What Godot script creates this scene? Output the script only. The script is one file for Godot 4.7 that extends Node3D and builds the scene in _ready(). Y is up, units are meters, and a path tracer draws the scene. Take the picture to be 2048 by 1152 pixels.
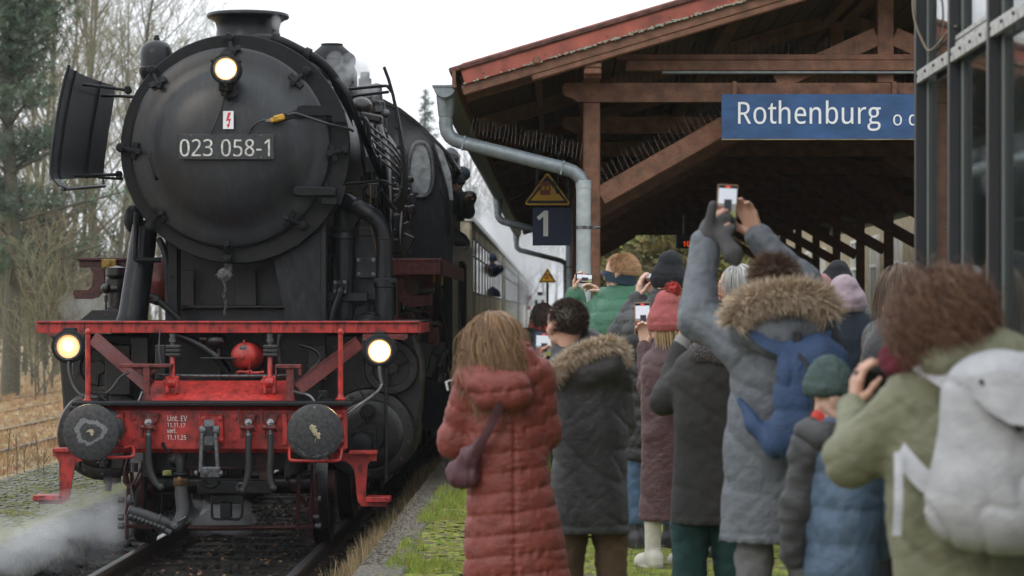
extends Node3D
# A steam locomotive draws into a small station while a crowd on the platform films it.
# Metres, y up, rail top at y = 0, the track runs along -z. A point given as spot(column, row, depth) is a measured
# place: "depth" metres down the line, sideways and upwards as surveyed from the photograph.

const FOCAL := 5400.0
const EYE := 2.0
const PLAT := 0.5
const TRACK_X := -2.764

var mats := {}
var texs := {}
var jobs := []
var rng := RandomNumberGenerator.new()
var taken := {}


func spot(px: float, py: float, d: float) -> Vector3:
	return Vector3((px - 1112.0) * d / FOCAL, EYE + (623.0 - py) * d / FOCAL, -d)


# ---------------------------------------------------------------- mesh helper
class MB extends RefCounted:
	var v := PackedVector3Array()
	var n := PackedVector3Array()
	var c := PackedColorArray()
	var tint := Color(1, 1, 1)
	var coloured := false

	func tri(a: Vector3, b: Vector3, d: Vector3, na: Vector3, nb: Vector3, nd: Vector3) -> void:
		var cr := (b - a).cross(d - a)
		if cr.length_squared() < 1e-16:
			return
		v.append(a)
		n.append(na)
		if cr.dot(na + nb + nd) > 0.0:
			v.append(d); v.append(b)
			n.append(nd); n.append(nb)
		else:
			v.append(b); v.append(d)
			n.append(nb); n.append(nd)
		if coloured:
			c.append(tint); c.append(tint); c.append(tint)

	func flat(a: Vector3, b: Vector3, d: Vector3, towards: Vector3) -> void:
		var nn := (b - a).cross(d - a).normalized()
		if nn.dot(towards) < 0.0:
			nn = -nn
		tri(a, b, d, nn, nn, nn)

	func quad(a: Vector3, b: Vector3, d: Vector3, e: Vector3, towards: Vector3) -> void:
		flat(a, b, d, towards)
		flat(a, d, e, towards)

	# chamfered box: centre, full size, orientation, chamfer
	func box(at: Vector3, size: Vector3, turn := Basis.IDENTITY, ch := 0.006) -> MB:
		var h := size * 0.5
		var b: float = minf(ch, minf(h.x, minf(h.y, h.z)) * 0.45)
		var pt := func(sx: float, sy: float, sz: float, ax: int) -> Vector3:
			var p := Vector3(sx * (h.x - (0.0 if ax == 0 else b)), sy * (h.y - (0.0 if ax == 1 else b)), sz * (h.z - (0.0 if ax == 2 else b)))
			return at + turn * p
		for s: float in [-1.0, 1.0]:
			quad(pt.call(s, -1, -1, 0), pt.call(s, 1, -1, 0), pt.call(s, 1, 1, 0), pt.call(s, -1, 1, 0), turn * Vector3(s, 0, 0))
			quad(pt.call(-1, s, -1, 1), pt.call(1, s, -1, 1), pt.call(1, s, 1, 1), pt.call(-1, s, 1, 1), turn * Vector3(0, s, 0))
			quad(pt.call(-1, -1, s, 2), pt.call(1, -1, s, 2), pt.call(1, 1, s, 2), pt.call(-1, 1, s, 2), turn * Vector3(0, 0, s))
			for t in [-1.0, 1.0]:
				quad(pt.call(s, t, -1, 0), pt.call(s, t, 1, 0), pt.call(s, t, 1, 1), pt.call(s, t, -1, 1), turn * Vector3(s, t, 0))
				quad(pt.call(s, -1, t, 0), pt.call(s, 1, t, 0), pt.call(s, 1, t, 2), pt.call(s, -1, t, 2), turn * Vector3(s, 0, t))
				quad(pt.call(-1, s, t, 1), pt.call(1, s, t, 1), pt.call(1, s, t, 2), pt.call(-1, s, t, 2), turn * Vector3(0, s, t))
				for u in [-1.0, 1.0]:
					flat(pt.call(s, t, u, 0), pt.call(s, t, u, 1), pt.call(s, t, u, 2), turn * Vector3(s, t, u))
		return self

	# a straight beam between two points: width across (x-ish), height along "up"
	func beam(a: Vector3, b: Vector3, w: float, hgt: float, up := Vector3.UP, ch := 0.006) -> MB:
		var z := (b - a).normalized()
		var x := up.cross(z)
		if x.length() < 0.01:
			x = Vector3.RIGHT.cross(z)
		x = x.normalized()
		return box((a + b) * 0.5, Vector3(w, hgt, a.distance_to(b)), Basis(x, z.cross(x), z), ch)

	func tube(pts: Array, rad, sides := 8, caps := true, closed := false) -> MB:
		var m := pts.size()
		var rings := []
		var norms := []
		var ref := Vector3.ZERO
		for i in m:
			var t: Vector3
			if closed:
				t = pts[(i + 1) % m] - pts[(i - 1 + m) % m]
			else:
				t = pts[mini(i + 1, m - 1)] - pts[maxi(i - 1, 0)]
			t = t.normalized()
			if ref == Vector3.ZERO:
				ref = t.cross(Vector3.UP if absf(t.y) < 0.9 else Vector3.RIGHT).normalized()
			ref = (ref - t * ref.dot(t)).normalized()
			var bn := t.cross(ref)
			var r: float = rad[i] if rad is Array else float(rad)
			var ring := PackedVector3Array()
			var nr := PackedVector3Array()
			for j in sides:
				var an := TAU * j / sides
				var dv := ref * cos(an) + bn * sin(an)
				ring.append(pts[i] + dv * r)
				nr.append(dv)
			rings.append(ring)
			norms.append(nr)
		for i in (m if closed else m - 1):
			var i2 := (i + 1) % m
			for j in sides:
				var k := (j + 1) % sides
				tri(rings[i][j], rings[i][k], rings[i2][k], norms[i][j], norms[i][k], norms[i2][k])
				tri(rings[i][j], rings[i2][k], rings[i2][j], norms[i][j], norms[i2][k], norms[i2][j])
		if caps and not closed:
			for e in 2:
				var i: int = 0 if e == 0 else m - 1
				var dv: Vector3 = (pts[0] - pts[1]) if e == 0 else (pts[m - 1] - pts[m - 2])
				dv = dv.normalized()
				for j in sides:
					tri(pts[i], rings[i][j], rings[i][(j + 1) % sides], dv, dv, dv)
		return self

	func rod(a: Vector3, b: Vector3, r: float, sides := 8) -> MB:
		return tube([a, b], r, sides)

	# profile [[radius, along], ...] round an axis; smooth along runs flagged by small angle
	func lathe(at: Vector3, axis: Vector3, prof: Array, segs := 24, squash := 1.0, a0 := 0.0, a1 := TAU) -> MB:
		axis = axis.normalized()
		var x := axis.cross(Vector3.UP if absf(axis.y) < 0.9 else Vector3.BACK).normalized()
		var y := axis.cross(x).normalized()
		var m := prof.size()
		for i in m - 1:
			var r0: float = prof[i][0]
			var z0: float = prof[i][1]
			var r1: float = prof[i + 1][0]
			var z1: float = prof[i + 1][1]
			var d := Vector2(r1 - r0, z1 - z0)
			if d.length() < 1e-6:
				continue
			var nf := Vector2(d.y, -d.x).normalized()
			var n0 := nf
			var n1 := nf
			if i > 0:
				var q := Vector2(r0 - prof[i - 1][0], z0 - prof[i - 1][1])
				var nq := Vector2(q.y, -q.x).normalized()
				if nq.dot(nf) > 0.75:
					n0 = (nq + nf).normalized()
			if i < m - 2:
				var q2 := Vector2(prof[i + 2][0] - r1, prof[i + 2][1] - z1)
				var nq2 := Vector2(q2.y, -q2.x).normalized()
				if nq2.dot(nf) > 0.75:
					n1 = (nq2 + nf).normalized()
			for j in segs:
				var p := a0 + (a1 - a0) * j / segs
				var q3 := a0 + (a1 - a0) * (j + 1) / segs
				var dp := x * cos(p) + y * sin(p) * squash
				var dq := x * cos(q3) + y * sin(q3) * squash
				var A := at + dp * r0 + axis * z0
				var B := at + dq * r0 + axis * z0
				var C := at + dq * r1 + axis * z1
				var D := at + dp * r1 + axis * z1
				var na := (dp * n0.x + axis * n0.y).normalized()
				var nb := (dq * n0.x + axis * n0.y).normalized()
				var nc := (dq * n1.x + axis * n1.y).normalized()
				var nd := (dp * n1.x + axis * n1.y).normalized()
				tri(A, B, C, na, nb, nc)
				tri(A, C, D, na, nc, nd)
		return self

	func disc(at: Vector3, axis: Vector3, r: float, thick: float, segs := 20, ch := 0.004) -> MB:
		var b := minf(ch, minf(r, thick) * 0.4)
		return lathe(at, axis, [[0.0, -thick * 0.5], [r - b, -thick * 0.5], [r, -thick * 0.5 + b], [r, thick * 0.5 - b], [r - b, thick * 0.5], [0.0, thick * 0.5]], segs)

	func ball(at: Vector3, r: Vector3, segs := 14, turn := Basis.IDENTITY) -> MB:
		var rings := segs / 2 + 1
		for i in rings:
			for j in segs:
				var q := []
				for e in [[i, j], [i, j + 1], [i + 1, j + 1], [i + 1, j]]:
					var th: float = PI * e[0] / rings
					var ph: float = TAU * e[1] / segs
					q.append(Vector3(sin(th) * cos(ph), cos(th), sin(th) * sin(ph)))
				var p := []
				var nn := []
				for u in q:
					p.append(at + turn * (u * r))
					nn.append((turn * (u / r)).normalized())
				tri(p[0], p[1], p[2], nn[0], nn[1], nn[2])
				tri(p[0], p[2], p[3], nn[0], nn[2], nn[3])
		return self

	# a flat outline (Vector2) swept "thick" along w; u, w2 span the plane; rounded rim by a chamfer
	func slab(at: Vector3, u: Vector3, w2: Vector3, poly: PackedVector2Array, thick: float, ch := 0.0) -> MB:
		var w := u.cross(w2).normalized()
		var idx := Geometry2D.triangulate_polygon(poly)
		var inner := poly
		if ch > 0.0:
			var off := Geometry2D.offset_polygon(poly, -ch)
			if off.size() == 1 and off[0].size() == poly.size():
				inner = off[0]
				var best := 0
				for i in inner.size():
					if inner[i].distance_to(poly[0]) < inner[best].distance_to(poly[0]):
						best = i
				var turned := PackedVector2Array()
				for i in inner.size():
					turned.append(inner[(best + i) % inner.size()])
				if turned.size() > 1 and turned[1].distance_to(poly[1]) > turned[turned.size() - 1].distance_to(poly[1]):
					var back := PackedVector2Array([turned[0]])
					for i in range(turned.size() - 1, 0, -1):
						back.append(turned[i])
					turned = back
				inner = turned
			else:
				ch = 0.0
		var mid := Vector2.ZERO
		for p in poly:
			mid += p
		mid /= poly.size()
		var P := func(q: Vector2, z: float) -> Vector3:
			return at + u * q.x + w2 * q.y + w * z
		for s: float in [-1.0, 1.0]:
			for i in range(0, idx.size(), 3):
				flat(P.call(inner[idx[i]], s * thick * 0.5), P.call(inner[idx[i + 1]], s * thick * 0.5), P.call(inner[idx[i + 2]], s * thick * 0.5), w * s)
		var area := 0.0
		for i in poly.size():
			area += poly[i].cross(poly[(i + 1) % poly.size()])
		for i in poly.size():
			var k := (i + 1) % poly.size()
			var e := poly[k] - poly[i]
			var o2 := Vector2(e.y, -e.x) * signf(area)
			var od := (u * o2.x + w2 * o2.y).normalized()
			quad(P.call(poly[i], -thick * 0.5 + ch), P.call(poly[k], -thick * 0.5 + ch), P.call(poly[k], thick * 0.5 - ch), P.call(poly[i], thick * 0.5 - ch), od)
			if ch > 0.0:
				for s: float in [-1.0, 1.0]:
					quad(P.call(poly[i], s * (thick * 0.5 - ch)), P.call(poly[k], s * (thick * 0.5 - ch)), P.call(inner[k], s * thick * 0.5), P.call(inner[i], s * thick * 0.5), od + w * s)
		return self

	# grid of points [row][col], smooth, one sheet
	func sheet(rows: Array, two_sided_gap := 0.0) -> MB:
		var R := rows.size()
		var C: int = rows[0].size()
		var nr := []
		for i in R:
			var line := []
			for j in C:
				var du: Vector3 = rows[i][mini(j + 1, C - 1)] - rows[i][maxi(j - 1, 0)]
				var dv: Vector3 = rows[mini(i + 1, R - 1)][j] - rows[maxi(i - 1, 0)][j]
				line.append(du.cross(dv).normalized())
			nr.append(line)
		for i in R - 1:
			for j in C - 1:
				tri(rows[i][j], rows[i][j + 1], rows[i + 1][j + 1], nr[i][j], nr[i][j + 1], nr[i + 1][j + 1])
				tri(rows[i][j], rows[i + 1][j + 1], rows[i + 1][j], nr[i][j], nr[i + 1][j + 1], nr[i + 1][j])
		if two_sided_gap > 0.0:
			var g := two_sided_gap
			for i in R - 1:
				for j in C - 1:
					var a: Vector3 = rows[i][j] - nr[i][j] * g
					var b: Vector3 = rows[i][j + 1] - nr[i][j + 1] * g
					var d: Vector3 = rows[i + 1][j + 1] - nr[i + 1][j + 1] * g
					var e: Vector3 = rows[i + 1][j] - nr[i + 1][j] * g
					tri(a, b, d, -nr[i][j], -nr[i][j + 1], -nr[i + 1][j + 1])
					tri(a, d, e, -nr[i][j], -nr[i + 1][j + 1], -nr[i + 1][j])
			for i in R - 1:
				for j in [0, C - 1]:
					quad(rows[i][j], rows[i + 1][j], rows[i + 1][j] - nr[i + 1][j] * g, rows[i][j] - nr[i][j] * g, (rows[i][j] - rows[i][1 if j == 0 else C - 2]))
			for j in C - 1:
				for i in [0, R - 1]:
					quad(rows[i][j], rows[i][j + 1], rows[i][j + 1] - nr[i][j + 1] * g, rows[i][j] - nr[i][j] * g, (rows[i][j] - rows[1 if i == 0 else R - 2][j]))
		return self

	func mesh(shift := Vector3.ZERO) -> ArrayMesh:
		var am := ArrayMesh.new()
		if v.is_empty():
			return am
		var a := []
		a.resize(Mesh.ARRAY_MAX)
		var w := v.duplicate()
		if shift != Vector3.ZERO:
			for i in w.size():
				w[i] -= shift
		a[Mesh.ARRAY_VERTEX] = w
		a[Mesh.ARRAY_NORMAL] = n
		if coloured:
			a[Mesh.ARRAY_COLOR] = c
		am.add_surface_from_arrays(Mesh.PRIMITIVE_TRIANGLES, a)
		return am


# ---------------------------------------------------------------- smooth bodies on a grid
class Body extends RefCounted:
	var h: float
	var k: float
	var o: Vector3
	var nx: int
	var ny: int
	var nz: int
	var f := PackedFloat32Array()
	var x0 := PackedInt32Array()
	var x1 := PackedInt32Array()

	func _init(lo: Vector3, hi: Vector3, cell: float, soft: float) -> void:
		h = cell
		k = soft
		o = lo
		nx = int(ceil((hi.x - lo.x) / h)) + 2
		ny = int(ceil((hi.y - lo.y) / h)) + 2
		nz = int(ceil((hi.z - lo.z) / h)) + 2
		f.resize(nx * ny * nz)
		x0.resize(ny * nz)
		x1.resize(ny * nz)
		x0.fill(nx)
		x1.fill(-1)

	# tapered limb a-b; offsets along ax count 1 / fl times (fl < 1 flattens)
	func limb(a: Vector3, b: Vector3, ra: float, rb: float, ax := Vector3.ZERO, fl := 1.0) -> void:
		var R := maxf(ra, rb) * maxf(1.0, fl) + 5.0 * k
		var lo := (a.min(b) - Vector3.ONE * R - o) / h
		var hi := (a.max(b) + Vector3.ONE * R - o) / h
		var i0 := maxi(int(ceil(lo.x)), 0)
		var i1 := mini(int(floor(hi.x)), nx - 1)
		var j0 := maxi(int(ceil(lo.y)), 0)
		var j1 := mini(int(floor(hi.y)), ny - 1)
		var l0 := maxi(int(ceil(lo.z)), 0)
		var l1 := mini(int(floor(hi.z)), nz - 1)
		if i1 < i0 or j1 < j0 or l1 < l0:
			return
		var sq := 1.0 / fl - 1.0
		var ab := b - a
		if sq != 0.0:
			ab += ax * (ab.dot(ax) * sq)
		var l2 := maxf(ab.length_squared(), 1e-9)
		var inv := 1.0 / l2
		var dr := rb - ra
		var ik := -1.0 / k
		for l in range(l0, l1 + 1):
			for j in range(j0, j1 + 1):
				var row := j + l * ny
				if i0 < x0[row]:
					x0[row] = i0
				if i1 > x1[row]:
					x1[row] = i1
				var at := row * nx
				var p := o + Vector3(i0 * h, j * h, l * h) - a
				for i in range(i0, i1 + 1):
					var q := p
					if sq != 0.0:
						q += ax * (p.dot(ax) * sq)
					var t := clampf(q.dot(ab) * inv, 0.0, 1.0)
					var d := (q - ab * t).length() - ra - dr * t
					f[at + i] += exp(d * ik)
					p.x += h

	# keep only what lies above a level
	func cut_below(y: float) -> void:
		for l in nz:
			for j in ny:
				var d := (y - (o.y + j * h))
				if d > -4.0 * k:
					var cap := exp(-d / (k * 0.35))
					var at := (j + l * ny) * nx
					for i in range(maxi(x0[j + l * ny], 0), x1[j + l * ny] + 1):
						if f[at + i] > cap:
							f[at + i] = cap

	func surface(into: Dictionary) -> void:
		var V: PackedVector3Array = into.v
		var I: PackedInt32Array = into.i
		var cellv := {}
		var lin := PackedInt32Array()
		lin.resize(nx * ny * nz)
		lin.fill(-1)
		var sx := 1
		var sy := nx
		var sz := nx * ny
		var offs := [0, sx, sy, sx + sy, sz, sx + sz, sy + sz, sx + sy + sz]
		var pos := [Vector3(0, 0, 0), Vector3(1, 0, 0), Vector3(0, 1, 0), Vector3(1, 1, 0), Vector3(0, 0, 1), Vector3(1, 0, 1), Vector3(0, 1, 1), Vector3(1, 1, 1)]
		var edges := [[0, 1], [0, 2], [0, 4], [1, 3], [1, 5], [2, 3], [2, 6], [3, 7], [4, 5], [4, 6], [5, 7], [6, 7]]
		for l in nz - 1:
			for j in ny - 1:
				var r := j + l * ny
				var a := mini(mini(x0[r], x0[r + 1]), mini(x0[r + ny], x0[r + ny + 1]))
				var b := maxi(maxi(x1[r], x1[r + 1]), maxi(x1[r + ny], x1[r + ny + 1]))
				a = maxi(a - 1, 0)
				b = mini(b, nx - 2)
				for i in range(a, b + 1):
					var at := i + r * nx
					var c := 0
					if f[at] >= 1.0: c += 1
					if f[at + sx] >= 1.0: c += 1
					if f[at + sy] >= 1.0: c += 1
					if f[at + sx + sy] >= 1.0: c += 1
					if f[at + sz] >= 1.0: c += 1
					if f[at + sx + sz] >= 1.0: c += 1
					if f[at + sy + sz] >= 1.0: c += 1
					if f[at + sx + sy + sz] >= 1.0: c += 1
					if c == 0 or c == 8:
						continue
					var sum := Vector3.ZERO
					var cnt := 0
					for e in edges:
						var fa := f[at + offs[e[0]]]
						var fb := f[at + offs[e[1]]]
						if (fa >= 1.0) != (fb >= 1.0):
							var la := log(maxf(fa, 1e-20))
							var lb := log(maxf(fb, 1e-20))
							var t := la / (la - lb)
							sum += pos[e[0]].lerp(pos[e[1]], t)
							cnt += 1
					lin[at] = V.size()
					V.append(o + (Vector3(i, j, l) + sum / cnt) * h)
		for l in range(1, nz - 1):
			for j in range(1, ny - 1):
				var r := j + l * ny
				for i in range(maxi(x0[r] - 1, 1), mini(x1[r] + 1, nx - 1)):
					var at := i + r * nx
					var ins := f[at] >= 1.0
					for e in 3:
						var st: int = [sx, sy, sz][e]
						if (f[at + st] >= 1.0) == ins:
							continue
						var s1: int = [sy, sz, sx][e]
						var s2: int = [sz, sx, sy][e]
						var q0 := lin[at]
						var q1 := lin[at - s1]
						var q2 := lin[at - s1 - s2]
						var q3 := lin[at - s2]
						if q0 < 0 or q1 < 0 or q2 < 0 or q3 < 0:
							continue
						if ins:
							I.append_array(PackedInt32Array([q0, q2, q1, q0, q3, q2]))
						else:
							I.append_array(PackedInt32Array([q0, q1, q2, q0, q2, q3]))
		into.v = V
		into.i = I


static func smooth_normals(V: PackedVector3Array, I: PackedInt32Array) -> PackedVector3Array:
	var N := PackedVector3Array()
	N.resize(V.size())
	for t in range(0, I.size(), 3):
		var cr := (V[I[t + 2]] - V[I[t]]).cross(V[I[t + 1]] - V[I[t]])
		N[I[t]] += cr
		N[I[t + 1]] += cr
		N[I[t + 2]] += cr
	for i in N.size():
		N[i] = N[i].normalized()
	return N


# a grown mesh is a job: {node, grids: [{lo, hi, cell, soft, limbs, floor}], bend: Callable(p, n) -> float, paint: Callable(p) -> Color}
func run_job(i: int) -> void:
	var j: Dictionary = jobs[i]
	var into := {"v": PackedVector3Array(), "i": PackedInt32Array()}
	for g in j.grids:
		var lo := Vector3.ONE * 1e9
		var hi := Vector3.ONE * -1e9
		for b in g.limbs:
			var R: float = maxf(b[2], b[3]) * (maxf(1.0, b[5]) if b.size() > 5 else 1.0) + g.cell * 3.0
			lo = lo.min((b[0] as Vector3).min(b[1]) - Vector3.ONE * R)
			hi = hi.max((b[0] as Vector3).max(b[1]) + Vector3.ONE * R)
		if g.has("floor"):
			lo.y = maxf(lo.y, g.floor - g.cell * 3.0)
		var bd := Body.new(lo, hi, g.cell, g.soft)
		for b in g.limbs:
			if b.size() > 5:
				bd.limb(b[0], b[1], b[2], b[3], b[4], b[5])
			else:
				bd.limb(b[0], b[1], b[2], b[3])
		if g.has("floor"):
			bd.cut_below(g.floor)
		bd.surface(into)
	var V: PackedVector3Array = into.v
	var I: PackedInt32Array = into.i
	if j.has("bend"):
		var N0 := smooth_normals(V, I)
		var bend: Callable = j.bend
		for q in V.size():
			V[q] += N0[q] * float(bend.call(V[q], N0[q]))
	j.n = smooth_normals(V, I)
	j.v = V
	j.i = I
	if j.has("paint"):
		var C := PackedColorArray()
		C.resize(V.size())
		var paint: Callable = j.paint
		for q in V.size():
			C[q] = paint.call(V[q])
		j.c = C


func finish_jobs() -> void:
	var id := WorkerThreadPool.add_group_task(run_job, jobs.size(), 4, true)
	WorkerThreadPool.wait_for_group_task_completion(id)
	for j in jobs:
		var a := []
		a.resize(Mesh.ARRAY_MAX)
		var V: PackedVector3Array = j.v
		var sh: Vector3 = j.shift
		for q in V.size():
			V[q] -= sh
		a[Mesh.ARRAY_VERTEX] = V
		a[Mesh.ARRAY_NORMAL] = j.n
		a[Mesh.ARRAY_INDEX] = j.i
		if j.has("c"):
			a[Mesh.ARRAY_COLOR] = j.c
		var am := ArrayMesh.new()
		if V.size() > 0:
			am.add_surface_from_arrays(Mesh.PRIMITIVE_TRIANGLES, a)
		j.node.mesh = am
	jobs.clear()


# ---------------------------------------------------------------- naming
func numbered(called: String) -> String:
	var c: int = taken.get(called, 0)
	taken[called] = c + 1
	return called if c == 0 else "%s_%03d" % [called, c]


func thing(called: String, label: String, category: String, at := Vector3.ZERO, group := "") -> Node3D:
	var r := Node3D.new()
	r.name = numbered(called)
	r.position = at
	add_child(r)
	return tag(r, label, category, group)


func tag(r: Node3D, label: String, category: String, group := "") -> Node3D:
	r.set_meta("label", label)
	r.set_meta("category", category)
	if group != "":
		r.set_meta("group", group)
	return r


func setting(called: String, at := Vector3.ZERO, kind := "structure") -> Node3D:
	var r := Node3D.new()
	r.name = numbered(called)
	r.position = at
	add_child(r)
	r.set_meta("kind", kind)
	return r


func world_base(n: Node3D) -> Vector3:
	var p := Vector3.ZERO
	var q: Node = n
	while q is Node3D and q != self:
		p += (q as Node3D).position
		q = q.get_parent()
	return p


# a part built in scene coordinates under an unturned thing (or part)
func part(under: Node3D, called: String, mb: MB, m: Material, label := "") -> MeshInstance3D:
	var o := MeshInstance3D.new()
	var used: Dictionary = under.get_meta("_names") if under.has_meta("_names") else {}
	var c: int = used.get(called, 0)
	used[called] = c + 1
	under.set_meta("_names", used)
	o.name = called if c == 0 else "%s_%03d" % [called, c]
	o.mesh = mb.mesh(world_base(under))
	o.material_override = m
	under.add_child(o)
	if label != "":
		o.set_meta("label", label)
	return o


# a whole thing or piece of the setting in one mesh
func solid(called: String, mb: MB, m: Material, at := Vector3.ZERO) -> MeshInstance3D:
	var o := MeshInstance3D.new()
	o.name = numbered(called)
	o.position = at
	o.mesh = mb.mesh(at)
	o.material_override = m
	add_child(o)
	return o


func grown(under: Node3D, called: String, grids: Array, m: Material, extra := {}) -> MeshInstance3D:
	var o := MeshInstance3D.new()
	var used: Dictionary = under.get_meta("_names") if under.has_meta("_names") else {}
	var c: int = used.get(called, 0)
	used[called] = c + 1
	under.set_meta("_names", used)
	o.name = called if c == 0 else "%s_%03d" % [called, c]
	o.material_override = m
	under.add_child(o)
	var j := {"node": o, "grids": grids, "shift": world_base(under)}
	j.merge(extra)
	jobs.append(j)
	return o


# ---------------------------------------------------------------- surfaces
func noise_tex(key: String, kind: int, freq: float, ramp: Array, octaves := 4, size := 256, fractal := 1) -> NoiseTexture2D:
	if texs.has(key):
		return texs[key]
	var t := NoiseTexture2D.new()
	var nz := FastNoiseLite.new()
	nz.noise_type = kind
	nz.frequency = freq
	nz.fractal_octaves = octaves
	nz.fractal_type = fractal
	nz.seed = hash(key) % 1000
	t.noise = nz
	t.width = size
	t.height = size
	t.seamless = true
	if ramp.size() > 0:
		var g := Gradient.new()
		var offs := PackedFloat32Array()
		var cols := PackedColorArray()
		for e in ramp:
			offs.append(e[0])
			cols.append(e[1])
		g.offsets = offs
		g.colors = cols
		t.color_ramp = g
	texs[key] = t
	return t


func relief_tex(key: String, kind: int, freq: float, strength: float, octaves := 4, fractal := 1, size := 256) -> NoiseTexture2D:
	if texs.has(key):
		return texs[key]
	var t := noise_tex(key, kind, freq, [], octaves, size, fractal)
	t.as_normal_map = true
	t.bump_strength = strength
	return t


func grey(a: float) -> Color:
	return Color(a, a, a)


# base colour is a linear (real-world) value. opts: tone (albedo variation texture), ts (its scale), relief, rs (scale of both), stain, ss
func mat(key: String, col: Color, rough: float, metal := 0.0, opts := {}) -> StandardMaterial3D:
	if mats.has(key):
		return mats[key]
	var m := StandardMaterial3D.new()
	m.resource_name = key
	m.albedo_color = col.linear_to_srgb()
	m.roughness = rough
	m.metallic = metal
	m.metallic_specular = opts.get("spec", 0.5)
	m.cull_mode = BaseMaterial3D.CULL_DISABLED
	var sc = opts.get("ts", 1.0)
	if opts.has("tone") or opts.has("relief"):
		m.uv1_triplanar = true
		m.uv1_world_triplanar = true
		m.uv1_scale = sc if sc is Vector3 else Vector3.ONE * float(sc)
	if opts.has("tone"):
		m.albedo_texture = opts.tone
	if opts.has("relief"):
		m.normal_enabled = true
		m.normal_texture = opts.relief
		m.normal_scale = opts.get("rs", 0.6)
	if opts.has("stain"):
		m.detail_enabled = true
		m.detail_albedo = opts.stain
		m.detail_blend_mode = BaseMaterial3D.BLEND_MODE_MIX
		m.detail_uv_layer = BaseMaterial3D.DETAIL_UV_2
		m.uv2_triplanar = true
		m.uv2_world_triplanar = true
		var s2 = opts.get("ss", 1.0)
		m.uv2_scale = s2 if s2 is Vector3 else Vector3.ONE * float(s2)
	if opts.has("rough_tex"):
		m.roughness_texture = opts.rough_tex
	if opts.has("sheen"):
		m.rim_enabled = true
		m.rim = opts.sheen
		m.rim_tint = 0.6
	if opts.has("coat"):
		m.clearcoat_enabled = true
		m.clearcoat = opts.coat
		m.clearcoat_roughness = 0.25
	if opts.has("vertex"):
		m.vertex_color_use_as_albedo = true
	if opts.has("backlight"):
		m.backlight_enabled = true
		m.backlight = opts.backlight
	if opts.has("glow"):
		m.emission_enabled = true
		m.emission = (opts.glow as Color)
		m.emission_energy_multiplier = opts.get("glow_energy", 1.0)
	if opts.has("alpha"):
		m.transparency = BaseMaterial3D.TRANSPARENCY_ALPHA
		m.albedo_color.a = opts.alpha
	if opts.has("sss"):
		m.subsurf_scatter_enabled = true
		m.subsurf_scatter_strength = opts.sss
	mats[key] = m
	return m


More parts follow.
